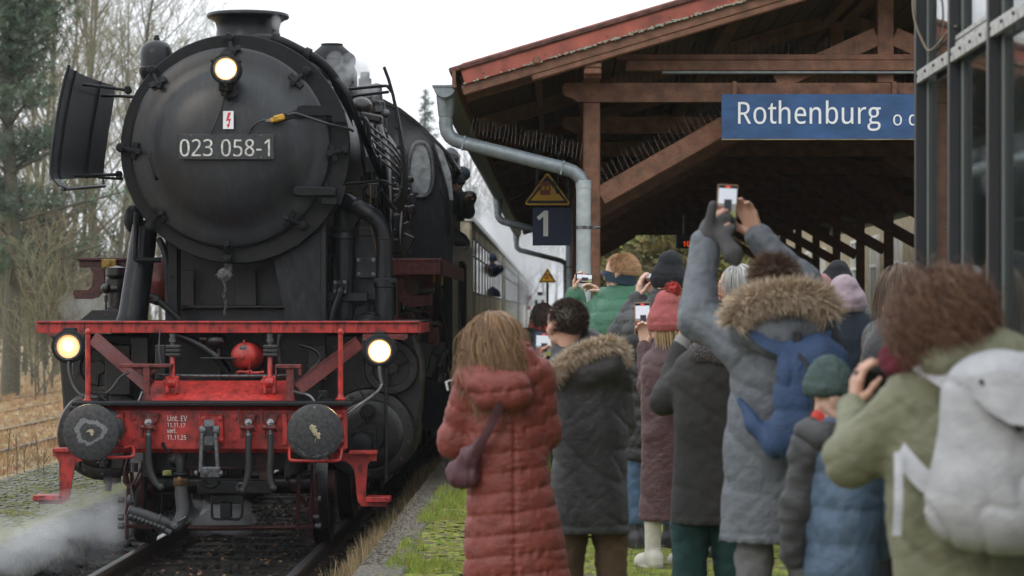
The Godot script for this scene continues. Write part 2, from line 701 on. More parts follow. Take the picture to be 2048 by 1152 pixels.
func make_materials() -> void:
	var S := FastNoiseLite.TYPE_SIMPLEX_SMOOTH
	var V := FastNoiseLite.TYPE_VALUE_CUBIC
	var C := FastNoiseLite.TYPE_CELLULAR
	var cloud := noise_tex("cloud", S, 0.012, [[0.0, grey(0.62)], [0.5, grey(0.86)], [1.0, grey(1.0)]], 5)
	var soot := noise_tex("soot", S, 0.016, [[0.0, grey(0.5)], [0.45, grey(0.78)], [0.7, grey(0.9)], [1.0, grey(1.0)]], 6, 512)
	var speck := noise_tex("speck", V, 0.12, [[0.0, grey(0.55)], [0.4, grey(0.8)], [1.0, grey(1.0)]], 4, 512)
	var cloth_t := noise_tex("cloth_tone", S, 0.02, [[0.0, grey(0.8)], [1.0, grey(1.0)]], 5)
	var bump := relief_tex("bump", S, 0.03, 3.0, 5)
	var cast := relief_tex("cast", V, 0.14, 4.0, 4, 1, 512)
	var weave := relief_tex("weave", V, 0.2, 5.0, 3, 1, 512)
	var crumple := relief_tex("crumple", S, 0.02, 7.0, 4, 2, 512)
	var wood_r := relief_tex("wood_relief", V, 0.05, 6.0, 4, 1, 512)
	var no := Color(0, 0, 0, 0)
	var dust := noise_tex("dust", S, 0.014, [[0.0, Color(0.34, 0.34, 0.35, 0)], [0.5, Color(0.34, 0.34, 0.35, 0.0)], [0.8, Color(0.30, 0.30, 0.31, 0.12)], [1.0, Color(0.36, 0.36, 0.36, 0.3)]], 6, 512)
	var rust := noise_tex("rust", S, 0.03, [[0.0, Color(0.2, 0.1, 0.05, 0)], [0.6, Color(0.2, 0.1, 0.05, 0)], [0.75, Color(0.24, 0.13, 0.07, 0.6)], [1.0, Color(0.3, 0.16, 0.08, 0.8)]], 6, 512)
	var oil := noise_tex("oil", S, 0.02, [[0.0, Color(0.03, 0.02, 0.02, 0.75)], [0.3, Color(0.04, 0.03, 0.02, 0.5)], [0.48, Color(0.05, 0.03, 0.02, 0.14)], [0.6, Color(0.05, 0.03, 0.02, 0.0)], [1.0, Color(0.05, 0.03, 0.02, 0.0)]], 6, 512)
	# locomotive
	mat("black", Color(0.0085, 0.0105, 0.0145), 0.36, 0.0, {"tone": soot, "ts": Vector3(1.2, 0.5, 1.2), "relief": bump, "rs": 0.12, "stain": dust, "ss": Vector3(1.4, 0.5, 1.4), "spec": 0.4})
	mat("black_matt", Color(0.0075, 0.0085, 0.0105), 0.55, 0.0, {"tone": soot, "ts": 1.5, "relief": cast, "rs": 0.25, "spec": 0.35})
	mat("black_oily", Color(0.0065, 0.0068, 0.0078), 0.34, 0.0, {"tone": soot, "ts": 2.0, "relief": cast, "rs": 0.35, "stain": rust, "ss": 0.9})
	mat("door_black", Color(0.011, 0.0135, 0.0185), 0.36, 0.0, {"tone": cloud, "ts": Vector3(2.0, 0.7, 2.0), "relief": bump, "rs": 0.06, "stain": dust, "ss": Vector3(3.0, 0.7, 3.0), "spec": 0.5})
	mat("steel", Color(0.22, 0.22, 0.23), 0.38, 0.9, {"tone": soot, "ts": 3.0, "relief": cast, "rs": 0.3})
	mat("dull_steel", Color(0.13, 0.135, 0.145), 0.5, 0.55, {"tone": soot, "ts": 3.0, "relief": cast, "rs": 0.4, "stain": rust, "ss": 2.0})
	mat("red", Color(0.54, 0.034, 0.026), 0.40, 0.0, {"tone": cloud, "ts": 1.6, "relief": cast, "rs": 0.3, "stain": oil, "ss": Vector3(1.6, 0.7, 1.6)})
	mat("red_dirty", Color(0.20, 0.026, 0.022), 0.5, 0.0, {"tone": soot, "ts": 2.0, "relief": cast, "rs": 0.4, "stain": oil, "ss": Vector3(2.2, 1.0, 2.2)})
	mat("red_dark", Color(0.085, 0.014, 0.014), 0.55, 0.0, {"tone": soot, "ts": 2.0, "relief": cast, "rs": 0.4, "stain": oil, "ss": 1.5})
	mat("rubber", Color(0.022, 0.022, 0.024), 0.55, 0.0, {"relief": weave, "rs": 0.2, "ts": 4.0})
	mat("white_paint", Color(0.72, 0.72, 0.68), 0.5, 0.0, {"tone": cloud, "ts": 5.0})
	mat("chalk", Color(0.7, 0.68, 0.66), 0.8)
	mat("warn_red", Color(0.62, 0.03, 0.03), 0.45)
	mat("yellow", Color(0.62, 0.34, 0.02), 0.45, 0.0, {"tone": cloud, "ts": 6.0})
	mat("yellow_dirty", Color(0.36, 0.22, 0.02), 0.55, 0.0, {"tone": soot, "ts": 4.0})
	mat("brass", Color(0.30, 0.19, 0.10), 0.4, 0.9, {"tone": soot, "ts": 3.0})
	mat("lamp_glow", Color(1, 0.9, 0.75), 0.3, 0.0, {"glow": Color(1.0, 0.86, 0.62), "glow_energy": 2.2})
	mat("lamp_glow_dim", Color(1, 0.85, 0.6), 0.3, 0.0, {"glow": Color(1.0, 0.66, 0.30), "glow_energy": 0.85})
	mat("grease", Color(0.55, 0.47, 0.30), 0.35, 0.0, {"tone": speck, "ts": 6.0, "relief": cast, "rs": 0.8})
	mat("buffer_face", Color(0.055, 0.056, 0.06), 0.42, 0.25, {"tone": soot, "ts": 2.6, "relief": cast, "rs": 0.35, "stain": dust, "ss": 2.2})
	mat("bare_steel", Color(0.24, 0.25, 0.27), 0.45, 0.5, {"tone": speck, "ts": 3.0, "relief": cast, "rs": 0.8})
	mat("pane_dirty", Color(0.30, 0.32, 0.33), 0.25, 0.1, {"tone": cloud, "ts": 2.0})
	mat("glass", Color(0.9, 0.95, 0.95), 0.02, 0.0, {"alpha": 0.12})
	mat("coach_cream", Color(0.50, 0.43, 0.31), 0.35, 0.0, {"tone": soot, "ts": Vector3(0.5, 0.3, 0.5)})
	mat("coach_silver", Color(0.52, 0.54, 0.53), 0.4, 0.0, {"tone": soot, "ts": Vector3(0.5, 0.3, 0.5)})
	mat("coach_roof", Color(0.50, 0.48, 0.46), 0.6, 0.0, {"tone": soot, "ts": 0.4})
	mat("coach_window", Color(0.012, 0.014, 0.016), 0.08)
	mat("interior_dark", Color(0.01, 0.01, 0.01), 0.8)
	# the place
	var peel := noise_tex("peel", S, 0.022, [[0.0, Color(0.40, 0.17, 0.09, 0)], [0.66, Color(0.40, 0.17, 0.09, 0)], [0.69, Color(0.46, 0.22, 0.13, 0.6)], [0.86, Color(0.44, 0.22, 0.13, 0.6)], [0.88, Color(0.42, 0.42, 0.44, 0.6)], [1.0, Color(0.5, 0.5, 0.52, 0.8)]], 6, 512)
	mat("timber", Color(0.225, 0.105, 0.060), 0.62, 0.0, {"tone": cloud, "ts": Vector3(1.5, 1.5, 0.6), "relief": wood_r, "rs": 0.35, "stain": peel, "ss": Vector3(1.1, 1.9, 1.1)})
	mat("roof_boards", Color(0.13, 0.070, 0.045), 0.75, 0.0, {"tone": soot, "ts": 1.0, "relief": wood_r, "rs": 0.4})
	var lichen := noise_tex("lichen", S, 0.05, [[0.0, Color(0.55, 0.55, 0.45, 0)], [0.6, Color(0.55, 0.55, 0.45, 0)], [0.66, Color(0.6, 0.6, 0.48, 0.9)], [1.0, Color(0.66, 0.66, 0.56, 1)]], 5, 512)
	var moss_spots := noise_tex("moss_spots", S, 0.04, [[0.0, Color(0.2, 0.2, 0.1, 0)], [0.8, Color(0.2, 0.2, 0.1, 0)], [0.88, Color(0.28, 0.26, 0.16, 0.4)], [1.0, Color(0.3, 0.3, 0.2, 0.7)]], 5, 512)
	mat("roof_red", Color(0.42, 0.10, 0.066), 0.5, 0.0, {"tone": cloud, "ts": 1.0, "stain": moss_spots, "ss": 1.5})
	mat("roof_tile", Color(0.16, 0.06, 0.045), 0.75, 0.0, {"tone": soot, "ts": 1.0, "relief": cast, "rs": 0.5})
	mat("lichen", Color(0.42, 0.43, 0.34), 0.9, 0.0, {"tone": speck, "ts": 2.0})
	mat("zinc", Color(0.25, 0.285, 0.31), 0.42, 0.3, {"tone": cloth_t, "ts": 2.2, "relief": bump, "rs": 0.06})
	mat("pipe_grey", Color(0.42, 0.465, 0.49), 0.4, 0.0, {"tone": cloth_t, "ts": 1.5})
	mat("spike_wire", Color(0.26, 0.24, 0.23), 0.45, 0.2)
	var signgrime := noise_tex("sign_grime", S, 0.012, [[0.0, grey(0.78)], [1.0, grey(1.0)]], 5)
	mat("sign_blue", Color(0.038, 0.110, 0.28), 0.35, 0.0, {"tone": signgrime, "ts": Vector3(1.0, 2.0, 1.0)})
	mat("sign_navy", Color(0.012, 0.022, 0.075), 0.5)
	mat("sign_white", Color(0.78, 0.80, 0.85), 0.45)
	mat("sign_yellow", Color(0.60, 0.33, 0.01), 0.45)
	mat("sign_black", Color(0.012, 0.012, 0.012), 0.5)
	mat("frame_grey", Color(0.028, 0.030, 0.036), 0.45, 0.2)
	mat("frame_light", Color(0.115, 0.135, 0.125), 0.5, 0.2)
	mat("alu", Color(0.50, 0.52, 0.53), 0.45, 0.5, {"tone": cloud, "ts": 3.0})
	mat("pane", Color(0.02, 0.035, 0.03), 0.03, 0.0, {"alpha": 0.25, "spec": 1.0})
	mat("blind", Color(0.075, 0.10, 0.088), 0.7, 0.0, {"tone": cloud, "ts": Vector3(8.0, 0.3, 8.0)})
	mat("render_beige", Color(0.42, 0.33, 0.20), 0.85, 0.0, {"tone": cloud, "ts": 0.8})
	mat("window_white", Color(0.62, 0.62, 0.58), 0.6)
	mat("curtain", Color(0.45, 0.44, 0.40), 0.8, 0.0, {"tone": cloud, "ts": Vector3(6, 0.5, 6)})
	var conc := noise_tex("concrete_tone", S, 0.03, [[0.0, grey(0.3)], [0.4, grey(0.68)], [0.7, grey(0.9)], [1.0, grey(1.0)]], 6, 512)
	mat("kerb", Color(0.150, 0.126, 0.100), 0.9, 0.0, {"tone": conc, "ts": Vector3(1.6, 1.6, 1.0), "relief": cast, "rs": 0.7, "stain": moss_spots, "ss": 1.2})
	var moss := noise_tex("moss", S, 0.022, [[0.0, Color(0.30, 0.27, 0.22)], [0.36, Color(0.34, 0.31, 0.24)], [0.45, Color(0.40, 0.39, 0.16)], [0.60, Color(0.54, 0.56, 0.15)], [0.78, Color(0.44, 0.50, 0.14)], [1.0, Color(0.33, 0.42, 0.14)]], 6, 512)
	mat("turf", Color(0.78, 0.78, 0.72), 0.95, 0.0, {"tone": moss, "ts": 0.5, "relief": cast, "rs": 1.0})
	mat("moss", Color(0.20, 0.20, 0.03), 0.95, 0.0, {"tone": speck, "ts": 2.0, "relief": cast, "rs": 1.0})
	var paving := noise_tex("paving_tone", S, 0.04, [[0.0, grey(0.55)], [0.5, grey(0.85)], [1.0, grey(1.0)]], 5, 512)
	var mossy := noise_tex("mossy", S, 0.02, [[0.0, Color(0.33, 0.34, 0.12, 0)], [0.5, Color(0.33, 0.34, 0.12, 0.0)], [0.62, Color(0.40, 0.42, 0.14, 0.7)], [1.0, Color(0.50, 0.52, 0.16, 0.9)]], 6, 512)
	mat("paver", Color(0.23, 0.22, 0.195), 0.9, 0.0, {"tone": paving, "ts": 1.5, "relief": cast, "rs": 0.6, "stain": mossy, "ss": 0.7})
	mat("paver_joint", Color(0.10, 0.11, 0.05), 0.95, 0.0, {"tone": speck, "ts": 1.5, "relief": cast, "rs": 0.8})
	mat("stone_wall", Color(0.035, 0.032, 0.026), 0.9, 0.0, {"tone": conc, "ts": 1.5, "relief": cast, "rs": 1.0, "stain": mossy, "ss": 0.9})
	mat("ballast_bed", Color(0.022, 0.018, 0.015), 0.95, 0.0, {"tone": speck, "ts": 1.2, "relief": cast, "rs": 1.0})
	mat("stone", Color(0.17, 0.16, 0.15), 0.9, 0.0, {"tone": speck, "ts": 3.0, "vertex": true})
	mat("soil", Color(0.05, 0.036, 0.024), 0.95, 0.0, {"tone": speck, "ts": 1.2, "relief": cast, "rs": 1.0})
	mat("sleeper", Color(0.030, 0.022, 0.017), 0.85, 0.0, {"tone": conc, "ts": Vector3(0.6, 2.0, 3.0), "relief": wood_r, "rs": 0.6})
	mat("rail_side", Color(0.065, 0.042, 0.030), 0.75, 0.2, {"tone": soot, "ts": 2.0, "relief": cast, "rs": 0.4})
	mat("rail_top", Color(0.42, 0.42, 0.43), 0.28, 0.9, {"tone": cloud, "ts": 2.0})
	var earth := noise_tex("earth_tone", S, 0.02, [[0.0, Color(0.38, 0.32, 0.25)], [0.35, Color(0.52, 0.44, 0.33)], [0.55, Color(0.68, 0.58, 0.43)], [0.8, Color(0.62, 0.56, 0.40)], [1.0, Color(0.45, 0.46, 0.30)]], 6, 512)
	mat("field", Color(0.85, 0.85, 0.85), 1.0, 0.0, {"tone": earth, "ts": 0.12, "relief": cast, "rs": 1.0})
	mat("dry_grass", Color(0.29, 0.22, 0.125), 0.9, 0.0, {"vertex": true, "backlight": Color(0.25, 0.2, 0.1)})
	mat("green_grass", Color(0.15, 0.225, 0.040), 0.85, 0.0, {"vertex": true, "backlight": Color(0.2, 0.25, 0.06)})
	mat("bark", Color(0.16, 0.15, 0.11), 0.9, 0.0, {"tone": speck, "ts": 0.6, "relief": cast, "rs": 1.0})
	mat("twig", Color(0.15, 0.12, 0.075), 0.9)
	mat("needles", Color(0.058, 0.100, 0.062), 0.8, 0.0, {"vertex": true, "backlight": Color(0.1, 0.16, 0.06)})
	mat("bush", Color(0.10, 0.105, 0.025), 0.85, 0.0, {"vertex": true, "backlight": Color(0.15, 0.18, 0.05)})
	mat("dead_leaf", Color(0.20, 0.115, 0.06), 0.85, 0.0, {"vertex": true})
	# clothes and people
	var fab := {"tone": cloth_t, "ts": 2.0, "relief": weave, "rs": 0.35}
	var shell := {"tone": cloth_t, "ts": 2.0, "relief": crumple, "rs": 0.5, "sheen": 0.3}
	var C2 := func(key: String, col: Color, rough: float, base: Dictionary) -> void:
		mat(key, col, rough, 0.0, base)
	C2.call("coat_rust", Color(0.235, 0.048, 0.034), 0.62, shell)
	C2.call("coat_charcoal", Color(0.048, 0.046, 0.049), 0.62, shell)
	C2.call("coat_green", Color(0.018, 0.120, 0.058), 0.5, shell)
	C2.call("coat_black", Color(0.014, 0.0135, 0.0145), 0.55, shell)
	C2.call("coat_maroon", Color(0.075, 0.030, 0.034), 0.6, shell)
	C2.call("coat_wool", Color(0.043, 0.040, 0.040), 0.9, fab)
	C2.call("coat_grey", Color(0.130, 0.145, 0.170), 0.6, shell)
	C2.call("coat_olive", Color(0.190, 0.190, 0.120), 0.75, shell)
	C2.call("coat_navy", Color(0.018, 0.028, 0.045), 0.95, fab)
	C2.call("coat_blue", Color(0.085, 0.135, 0.215), 0.6, shell)
	C2.call("jacket_dark", Color(0.05, 0.05, 0.055), 0.65, shell)
	C2.call("jeans", Color(0.030, 0.058, 0.115), 0.85, fab)
	C2.call("jeans_light", Color(0.070, 0.125, 0.215), 0.85, fab)
	C2.call("cord_brown", Color(0.135, 0.085, 0.048), 0.9, fab)
	C2.call("teal", Color(0.012, 0.055, 0.055), 0.85, fab)
	C2.call("slacks_grey", Color(0.17, 0.17, 0.18), 0.85, fab)
	C2.call("trousers_dark", Color(0.03, 0.03, 0.035), 0.85, fab)
	C2.call("boot_cream", Color(0.52, 0.50, 0.43), 0.6, fab)
	C2.call("boot_brown", Color(0.22, 0.125, 0.058), 0.75, fab)
	C2.call("boot_black", Color(0.02, 0.02, 0.022), 0.5, fab)
	C2.call("wool_pink", Color(0.56, 0.15, 0.15), 0.95, {"tone": speck, "ts": 5.0, "relief": weave, "rs": 1.0})
	C2.call("wool_red", Color(0.68, 0.10, 0.085), 0.95, {"tone": speck, "ts": 6.0, "relief": weave, "rs": 1.0})
	C2.call("wool_black", Color(0.012, 0.013, 0.017), 0.95, fab)
	C2.call("wool_lilac", Color(0.46, 0.36, 0.42), 0.9, fab)
	C2.call("wool_teal", Color(0.085, 0.13, 0.125), 0.95, {"tone": speck, "ts": 4.0, "relief": weave, "rs": 1.0})
	C2.call("wool_grey", Color(0.085, 0.082, 0.085), 0.95, fab)
	C2.call("wool_lightgrey", Color(0.30, 0.30, 0.29), 0.95, fab)
	C2.call("wool_dustypink", Color(0.42, 0.22, 0.22), 0.95, fab)
	C2.call("wool_navy", Color(0.02, 0.04, 0.065), 0.95, fab)
	C2.call("scarf_maroon", Color(0.16, 0.018, 0.035), 0.95, {"tone": speck, "ts": 4.0, "relief": weave, "rs": 1.0})
	C2.call("scarf_blue", Color(0.20, 0.30, 0.52), 0.9, fab)
	C2.call("scarf_floral", Color(0.22, 0.19, 0.19), 0.95, {"tone": noise_tex("floral", C, 0.06, [[0.0, Color(0.9, 0.4, 0.3)], [0.3, Color(0.25, 0.3, 0.4)], [0.6, Color(0.9, 0.9, 0.85)], [1.0, Color(0.3, 0.4, 0.35)]], 2), "ts": 6.0})
	C2.call("bag_maroon", Color(0.095, 0.030, 0.042), 0.6, fab)
	C2.call("bag_blue", Color(0.028, 0.062, 0.150), 0.75, shell)
	C2.call("bag_white", Color(0.42, 0.42, 0.44), 0.65, {"tone": cloth_t, "ts": 2.0, "relief": crumple, "rs": 0.35})
	C2.call("strap_black", Color(0.025, 0.025, 0.025), 0.8, fab)
	C2.call("collar_red", Color(0.62, 0.045, 0.03), 0.7, shell)
	C2.call("fur", Color(1, 1, 1), 0.9, {"vertex": true})
	C2.call("hair", Color(1, 1, 1), 0.5, {"vertex": true})
	mat("skin", Color(1, 1, 1), 0.5, 0.0, {"vertex": true, "sss": 0.12, "relief": weave, "rs": 0.08, "ts": 5.0})
	mat("eye_white", Color(0.7, 0.7, 0.68), 0.2)
	mat("iris", Color(0.05, 0.04, 0.03), 0.2)
	mat("phone_black", Color(0.012, 0.012, 0.014), 0.25)
	mat("case_brown", Color(0.26, 0.15, 0.085), 0.6)
	mat("case_blue", Color(0.03, 0.05, 0.18), 0.5)
	mat("case_white", Color(0.7, 0.72, 0.75), 0.4)
	mat("glasses_blue", Color(0.03, 0.04, 0.22), 0.3)


func _ready() -> void:
	# camera
	var cam := Camera3D.new()
	cam.name = "camera"
	var lens := CameraAttributesPhysical.new()
	lens.frustum_focal_length = 95.0
	lens.frustum_focus_distance = 21.6
	lens.exposure_aperture = 4.2
	lens.frustum_near = 1.0
	lens.frustum_far = 900.0
	cam.attributes = lens
	add_child(cam)
	cam.position = Vector3(0, EYE, 0)
	cam.projection = Camera3D.PROJECTION_FRUSTUM
	cam.near = 1.0
	cam.far = 900.0
	cam.size = 1152.0 / FOCAL
	cam.frustum_offset = Vector2((1024.0 - 1112.0) / FOCAL, (623.0 - 576.0) / FOCAL)
	cam.current = true
	# sky and light: a bright overcast winter day, the sky brightest overhead
	var env := Environment.new()
	env.background_mode = Environment.BG_SKY
	var sky := Sky.new()
	var sm := ProceduralSkyMaterial.new()
	sm.sky_top_color = Color(0.95, 0.98, 1.0)
	sm.sky_horizon_color = Color(0.72, 0.73, 0.75)
	sm.sky_curve = 0.35
	sm.sky_energy_multiplier = 1.3
	sm.ground_bottom_color = Color(0.30, 0.29, 0.27)
	sm.ground_horizon_color = Color(0.62, 0.62, 0.62)
	sky.sky_material = sm
	env.sky = sky
	env.tonemap_mode = Environment.TONE_MAPPER_LINEAR
	env.tonemap_exposure = 1.25
	env.sdfgi_enabled = true
	env.ssao_enabled = true
	env.ssil_enabled = true
	env.fog_enabled = true
	env.fog_density = 0.0003
	env.fog_light_color = Color(0.93, 0.94, 0.96)
	env.volumetric_fog_enabled = true
	env.volumetric_fog_density = 0.0
	var we := WorldEnvironment.new()
	we.name = "surroundings"
	we.environment = env
	add_child(we)
	var sun := DirectionalLight3D.new()
	sun.name = "veiled_sun"
	sun.light_energy = 0.22
	sun.light_angular_distance = 20.0
	sun.light_color = Color(1.0, 0.97, 0.93)
	sun.shadow_enabled = true
	add_child(sun)
	sun.look_at_from_position(Vector3(-14, 16, 12), Vector3(0, 0, -16), Vector3.UP)
	rng.seed = 23058
	make_materials()
	build_ground()
	build_tracks()
	build_canopy()
	build_glass_hall()
	build_station()
	build_trees()
	build_locomotive()
	build_train()
	build_crowd()
	build_signs()
	build_growth()
	build_steam()
	finish_jobs()


# ---------------------------------------------------------------- ground
func build_ground() -> void:
	var g := MB.new()
	g.quad(Vector3(-420, -0.22, 20), Vector3(420, -0.22, 20), Vector3(420, -0.22, -800), Vector3(-420, -0.22, -800), Vector3.UP)
	solid("ground", g, mats.field).set_meta("kind", "structure")
	var yd := MB.new()
	yd.quad(Vector3(-300, -0.06, 0), Vector3(-7.35, -0.06, 0), Vector3(-7.35, -0.06, -420), Vector3(-300, -0.06, -420), Vector3.UP)
	yd.quad(Vector3(-7.35, -0.06, 0), Vector3(-6.9, -0.2, 0), Vector3(-6.9, -0.2, -420), Vector3(-7.35, -0.06, -420), Vector3.UP)
	solid("yard_ground", yd, mats.field).set_meta("kind", "structure")
	var b := MB.new()
	b.quad(Vector3(-4.30, -0.17, 0), Vector3(-1.0, -0.17, 0), Vector3(-1.0, -0.17, -260), Vector3(-4.30, -0.17, -260), Vector3.UP)
	solid("track_bed", b, mats.ballast_bed).set_meta("kind", "structure")
	# platform with its row of edge stones
	var pl := setting("platform", Vector3(-1.145, 0, -12))
	var body := MB.new()
	body.box(Vector3(6.4, 0.10, -38), Vector3(14.7, 0.78, 76), Basis.IDENTITY, 0.01)
	part(pl, "platform_wall", body, mats.stone_wall)
	var top := MB.new()
	var rows := []
	var hill := FastNoiseLite.new()
	hill.seed = 5
	hill.frequency = 0.9
	for i in 110:
		var z := -6.0 - i * 0.30 if i < 80 else -30.0 - (i - 80) * 1.5
		var row := []
		for j in 40:
			var x := -0.96 + j * 0.12 if j < 30 else 2.6 + (j - 30) * 1.2
			row.append(Vector3(x, PLAT + 0.005 + maxf(-0.004, hill.get_noise_2d(x * 2.0, z) * 0.022) + 0.006 * sin(x * 3.0), z))
		rows.append(row)
	top.sheet(rows)
	part(pl, "turf", top, mats.turf)
	var z := -9.0
	while z > -74.0:
		var ln := 1.9 + rng.randf() * 0.7
		var st := MB.new()
		var w := 0.27 + rng.randf_range(-0.03, 0.06)
		st.box(Vector3(-1.145 + w * 0.5, PLAT - 0.07 + rng.randf_range(-0.006, 0.006), z - ln * 0.5), Vector3(w, 0.19, ln - 0.02), Basis(Vector3.UP, rng.randf_range(-0.006, 0.006)) * Basis(Vector3.FORWARD, rng.randf_range(-0.012, 0.012)), 0.014)
		part(pl, "edge_stone", st, mats.kerb)
		z -= ln
	# the low paved platform on the far side of the track
	var lp := setting("paved_platform", Vector3(-5.9, 0, -12))
	var lb := MB.new()
	lb.box(Vector3(-5.12, -0.02, -38), Vector3(1.60, 0.44, 76), Basis.IDENTITY, 0.01)
	part(lp, "platform_wall", lb, mats.stone_wall)
	var lj := MB.new()
	lj.quad(Vector3(-5.91, 0.206, -2), Vector3(-4.33, 0.206, -2), Vector3(-4.33, 0.206, -75), Vector3(-5.91, 0.206, -75), Vector3.UP)
	part(lp, "joints", lj, mats.paver_joint)
	var pv := MB.new()
	var pz := -14.0
	while pz > -40.0:
		var off := rng.randf() * 0.2
		for j in 15:
			var px := -5.86 + j * 0.1 - off * 0.2
			var a := Vector3(px + 0.004, 0.0, pz)
			var hgt := 0.222 + rng.randf_range(-0.007, 0.007)
			var q := [Vector3(px + 0.006, hgt, pz), Vector3(px + 0.094, hgt + rng.randf_range(-0.005, 0.005), pz), Vector3(px + 0.094, hgt, pz - 0.093), Vector3(px + 0.006, hgt, pz - 0.093)]
			pv.quad(q[0], q[1], q[2], q[3], Vector3.UP)
			for e in 4:
				var m1: Vector3 = q[e]
				var m2: Vector3 = q[(e + 1) % 4]
				pv.quad(m1, m2, Vector3(m2.x, 0.2, m2.z), Vector3(m1.x, 0.2, m1.z), (m1 + m2) * 0.5 - Vector3(px + 0.05, 0.2, pz - 0.05))
		pz -= 0.1
	part(lp, "paver", pv, mats.paver).set_meta("kind", "stuff")
	z = -13.0
	while z > -42.0:
		var st := MB.new()
		st.box(Vector3(-4.31, 0.155 + rng.randf_range(-0.01, 0.012), z - 0.5), Vector3(0.14, 0.16, 0.985), Basis(Vector3.UP, rng.randf_range(-0.03, 0.03)) * Basis(Vector3.BACK, rng.randf_range(-0.05, 0.05)), 0.03)
		part(lp, "edge_stone", st, mats.paver)
		z -= 1.0
	var vg := MB.new()
	var vr := []
	for i in 60:
		var vz := -10.0 - i * 0.5
		var row := []
		for q in [[-1.12, 0.24], [-1.25, 0.20], [-1.42, 0.06], [-1.62, -0.08], [-1.85, -0.18]]:
			row.append(Vector3(q[0] + hill.get_noise_2d(vz, q[0] * 3.0) * 0.05, q[1] + hill.get_noise_2d(vz * 1.3, 5.0 + q[0]) * 0.06, vz))
		vr.append(row)
	vg.sheet(vr)
	solid("soil_verge", vg, mats.soil).set_meta("kind", "structure")
	# bank behind the far end of the platform
	var bank := MB.new()
	rows = []
	for i in 26:
		var row := []
		var t := i / 25.0
		for j in 60:
			var x := -6.0 + j * 0.8
			var y := 0.2 + smoothstep(0.0, 1.0, t) * (clampf((x - 0.2) * 2.4, 0.0, 6.4) + clampf((x - 3.0) * 0.4, 0.0, 4.0) + hill.get_noise_2d(x * 0.15, 9.0) * 1.0)
			row.append(Vector3(x, y + hill.get_noise_2d(x * 0.5, t * 9.0) * 0.25, -92.0 - t * 22.0))
		rows.append(row)
	bank.sheet(rows)
	solid("hill", bank, mats.field).set_meta("kind", "structure")


func rail_shape(x: float, z0: float, z1: float) -> MB:
	var m := MB.new()
	var p := PackedVector2Array([Vector2(-0.036, 0), Vector2(0.036, 0), Vector2(0.036, -0.035), Vector2(0.012, -0.045), Vector2(0.010, -0.13), Vector2(0.062, -0.150), Vector2(0.062, -0.160), Vector2(-0.062, -0.160), Vector2(-0.062, -0.150), Vector2(-0.010, -0.13), Vector2(-0.012, -0.045), Vector2(-0.036, -0.035)])
	m.slab(Vector3(x, -0.004 if x > -9.0 else -0.034, (z0 + z1) * 0.5), Vector3.RIGHT, Vector3.UP, p, absf(z1 - z0))
	return m


func build_tracks() -> void:
	var t := setting("railway_track", Vector3(TRACK_X, 0, -12))
	for s: float in [-1.0, 1.0]:
		part(t, "rail", rail_shape(TRACK_X + s * 0.7535, -8.0, -240.0), mats.rail_side)
		var tp := MB.new()
		tp.box(Vector3(TRACK_X + s * 0.7535, -0.001, -124.0), Vector3(0.052, 0.004, 231.0), Basis.IDENTITY, 0.001)
		part(t, "rail_head", tp, mats.rail_top)
	var z := -12.4
	for i in 62:
		var m := MB.new()
		m.box(Vector3(TRACK_X + rng.randf_range(-0.03, 0.03), -0.235 + rng.randf_range(-0.008, 0.01), z), Vector3(2.55, 0.16, 0.25), Basis(Vector3.UP, rng.randf_range(-0.015, 0.015)), 0.014)
		part(t, "sleeper", m, mats.sleeper)
		z -= 0.63
	# overgrown sidings across the yard
	for cx in [-8.75, -12.0]:
		var sd := setting("siding_track", Vector3(cx, 0, -30))
		for s: float in [-1.0, 1.0]:
			part(sd, "rail", rail_shape(cx + s * 0.7535, -18.0, -140.0), mats.rail_side)
			var tp := MB.new()
			tp.box(Vector3(cx + s * 0.7535, -0.001 if cx > -9.0 else -0.031, -79.0), Vector3(0.05, 0.004, 121.0), Basis.IDENTITY, 0.001)
			part(sd, "rail_head", tp, mats.rail_top)
		if cx > -9.0:
			z = -20.0
			for i in 30:
				var m := MB.new()
				m.box(Vector3(cx, -0.235, z), Vector3(2.5, 0.16, 0.25), Basis(Vector3.UP, rng.randf_range(-0.02, 0.02)), 0.014)
				part(sd, "sleeper", m, mats.sleeper)
				z -= 0.65
	# ballast stones, too many to count
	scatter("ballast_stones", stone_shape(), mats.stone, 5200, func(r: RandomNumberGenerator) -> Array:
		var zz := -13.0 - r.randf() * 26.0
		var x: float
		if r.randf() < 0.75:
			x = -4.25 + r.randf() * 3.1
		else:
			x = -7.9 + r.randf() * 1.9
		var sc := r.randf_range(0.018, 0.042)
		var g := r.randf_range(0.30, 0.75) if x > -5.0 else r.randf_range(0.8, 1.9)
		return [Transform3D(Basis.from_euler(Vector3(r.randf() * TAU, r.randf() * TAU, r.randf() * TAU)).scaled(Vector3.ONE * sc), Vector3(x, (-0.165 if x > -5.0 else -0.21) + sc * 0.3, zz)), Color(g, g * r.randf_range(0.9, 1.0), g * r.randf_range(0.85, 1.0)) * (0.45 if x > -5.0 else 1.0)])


func stone_shape() -> ArrayMesh:
	var m := MB.new()
	var pts := []
	for p in [Vector3(1, 0.1, 0), Vector3(-1, -0.1, 0.1), Vector3(0.1, 0.8, 0.1), Vector3(-0.1, -0.7, 0), Vector3(0, 0.15, 1.1), Vector3(0.1, 0, -0.9)]:
		pts.append(p)
	for f in [[0, 2, 4], [0, 4, 3], [0, 3, 5], [0, 5, 2], [1, 2, 4], [1, 4, 3], [1, 3, 5], [1, 5, 2]]:
		m.flat(pts[f[0]], pts[f[1]], pts[f[2]], pts[f[0]] + pts[f[1]] + pts[f[2]])
	return m.mesh()


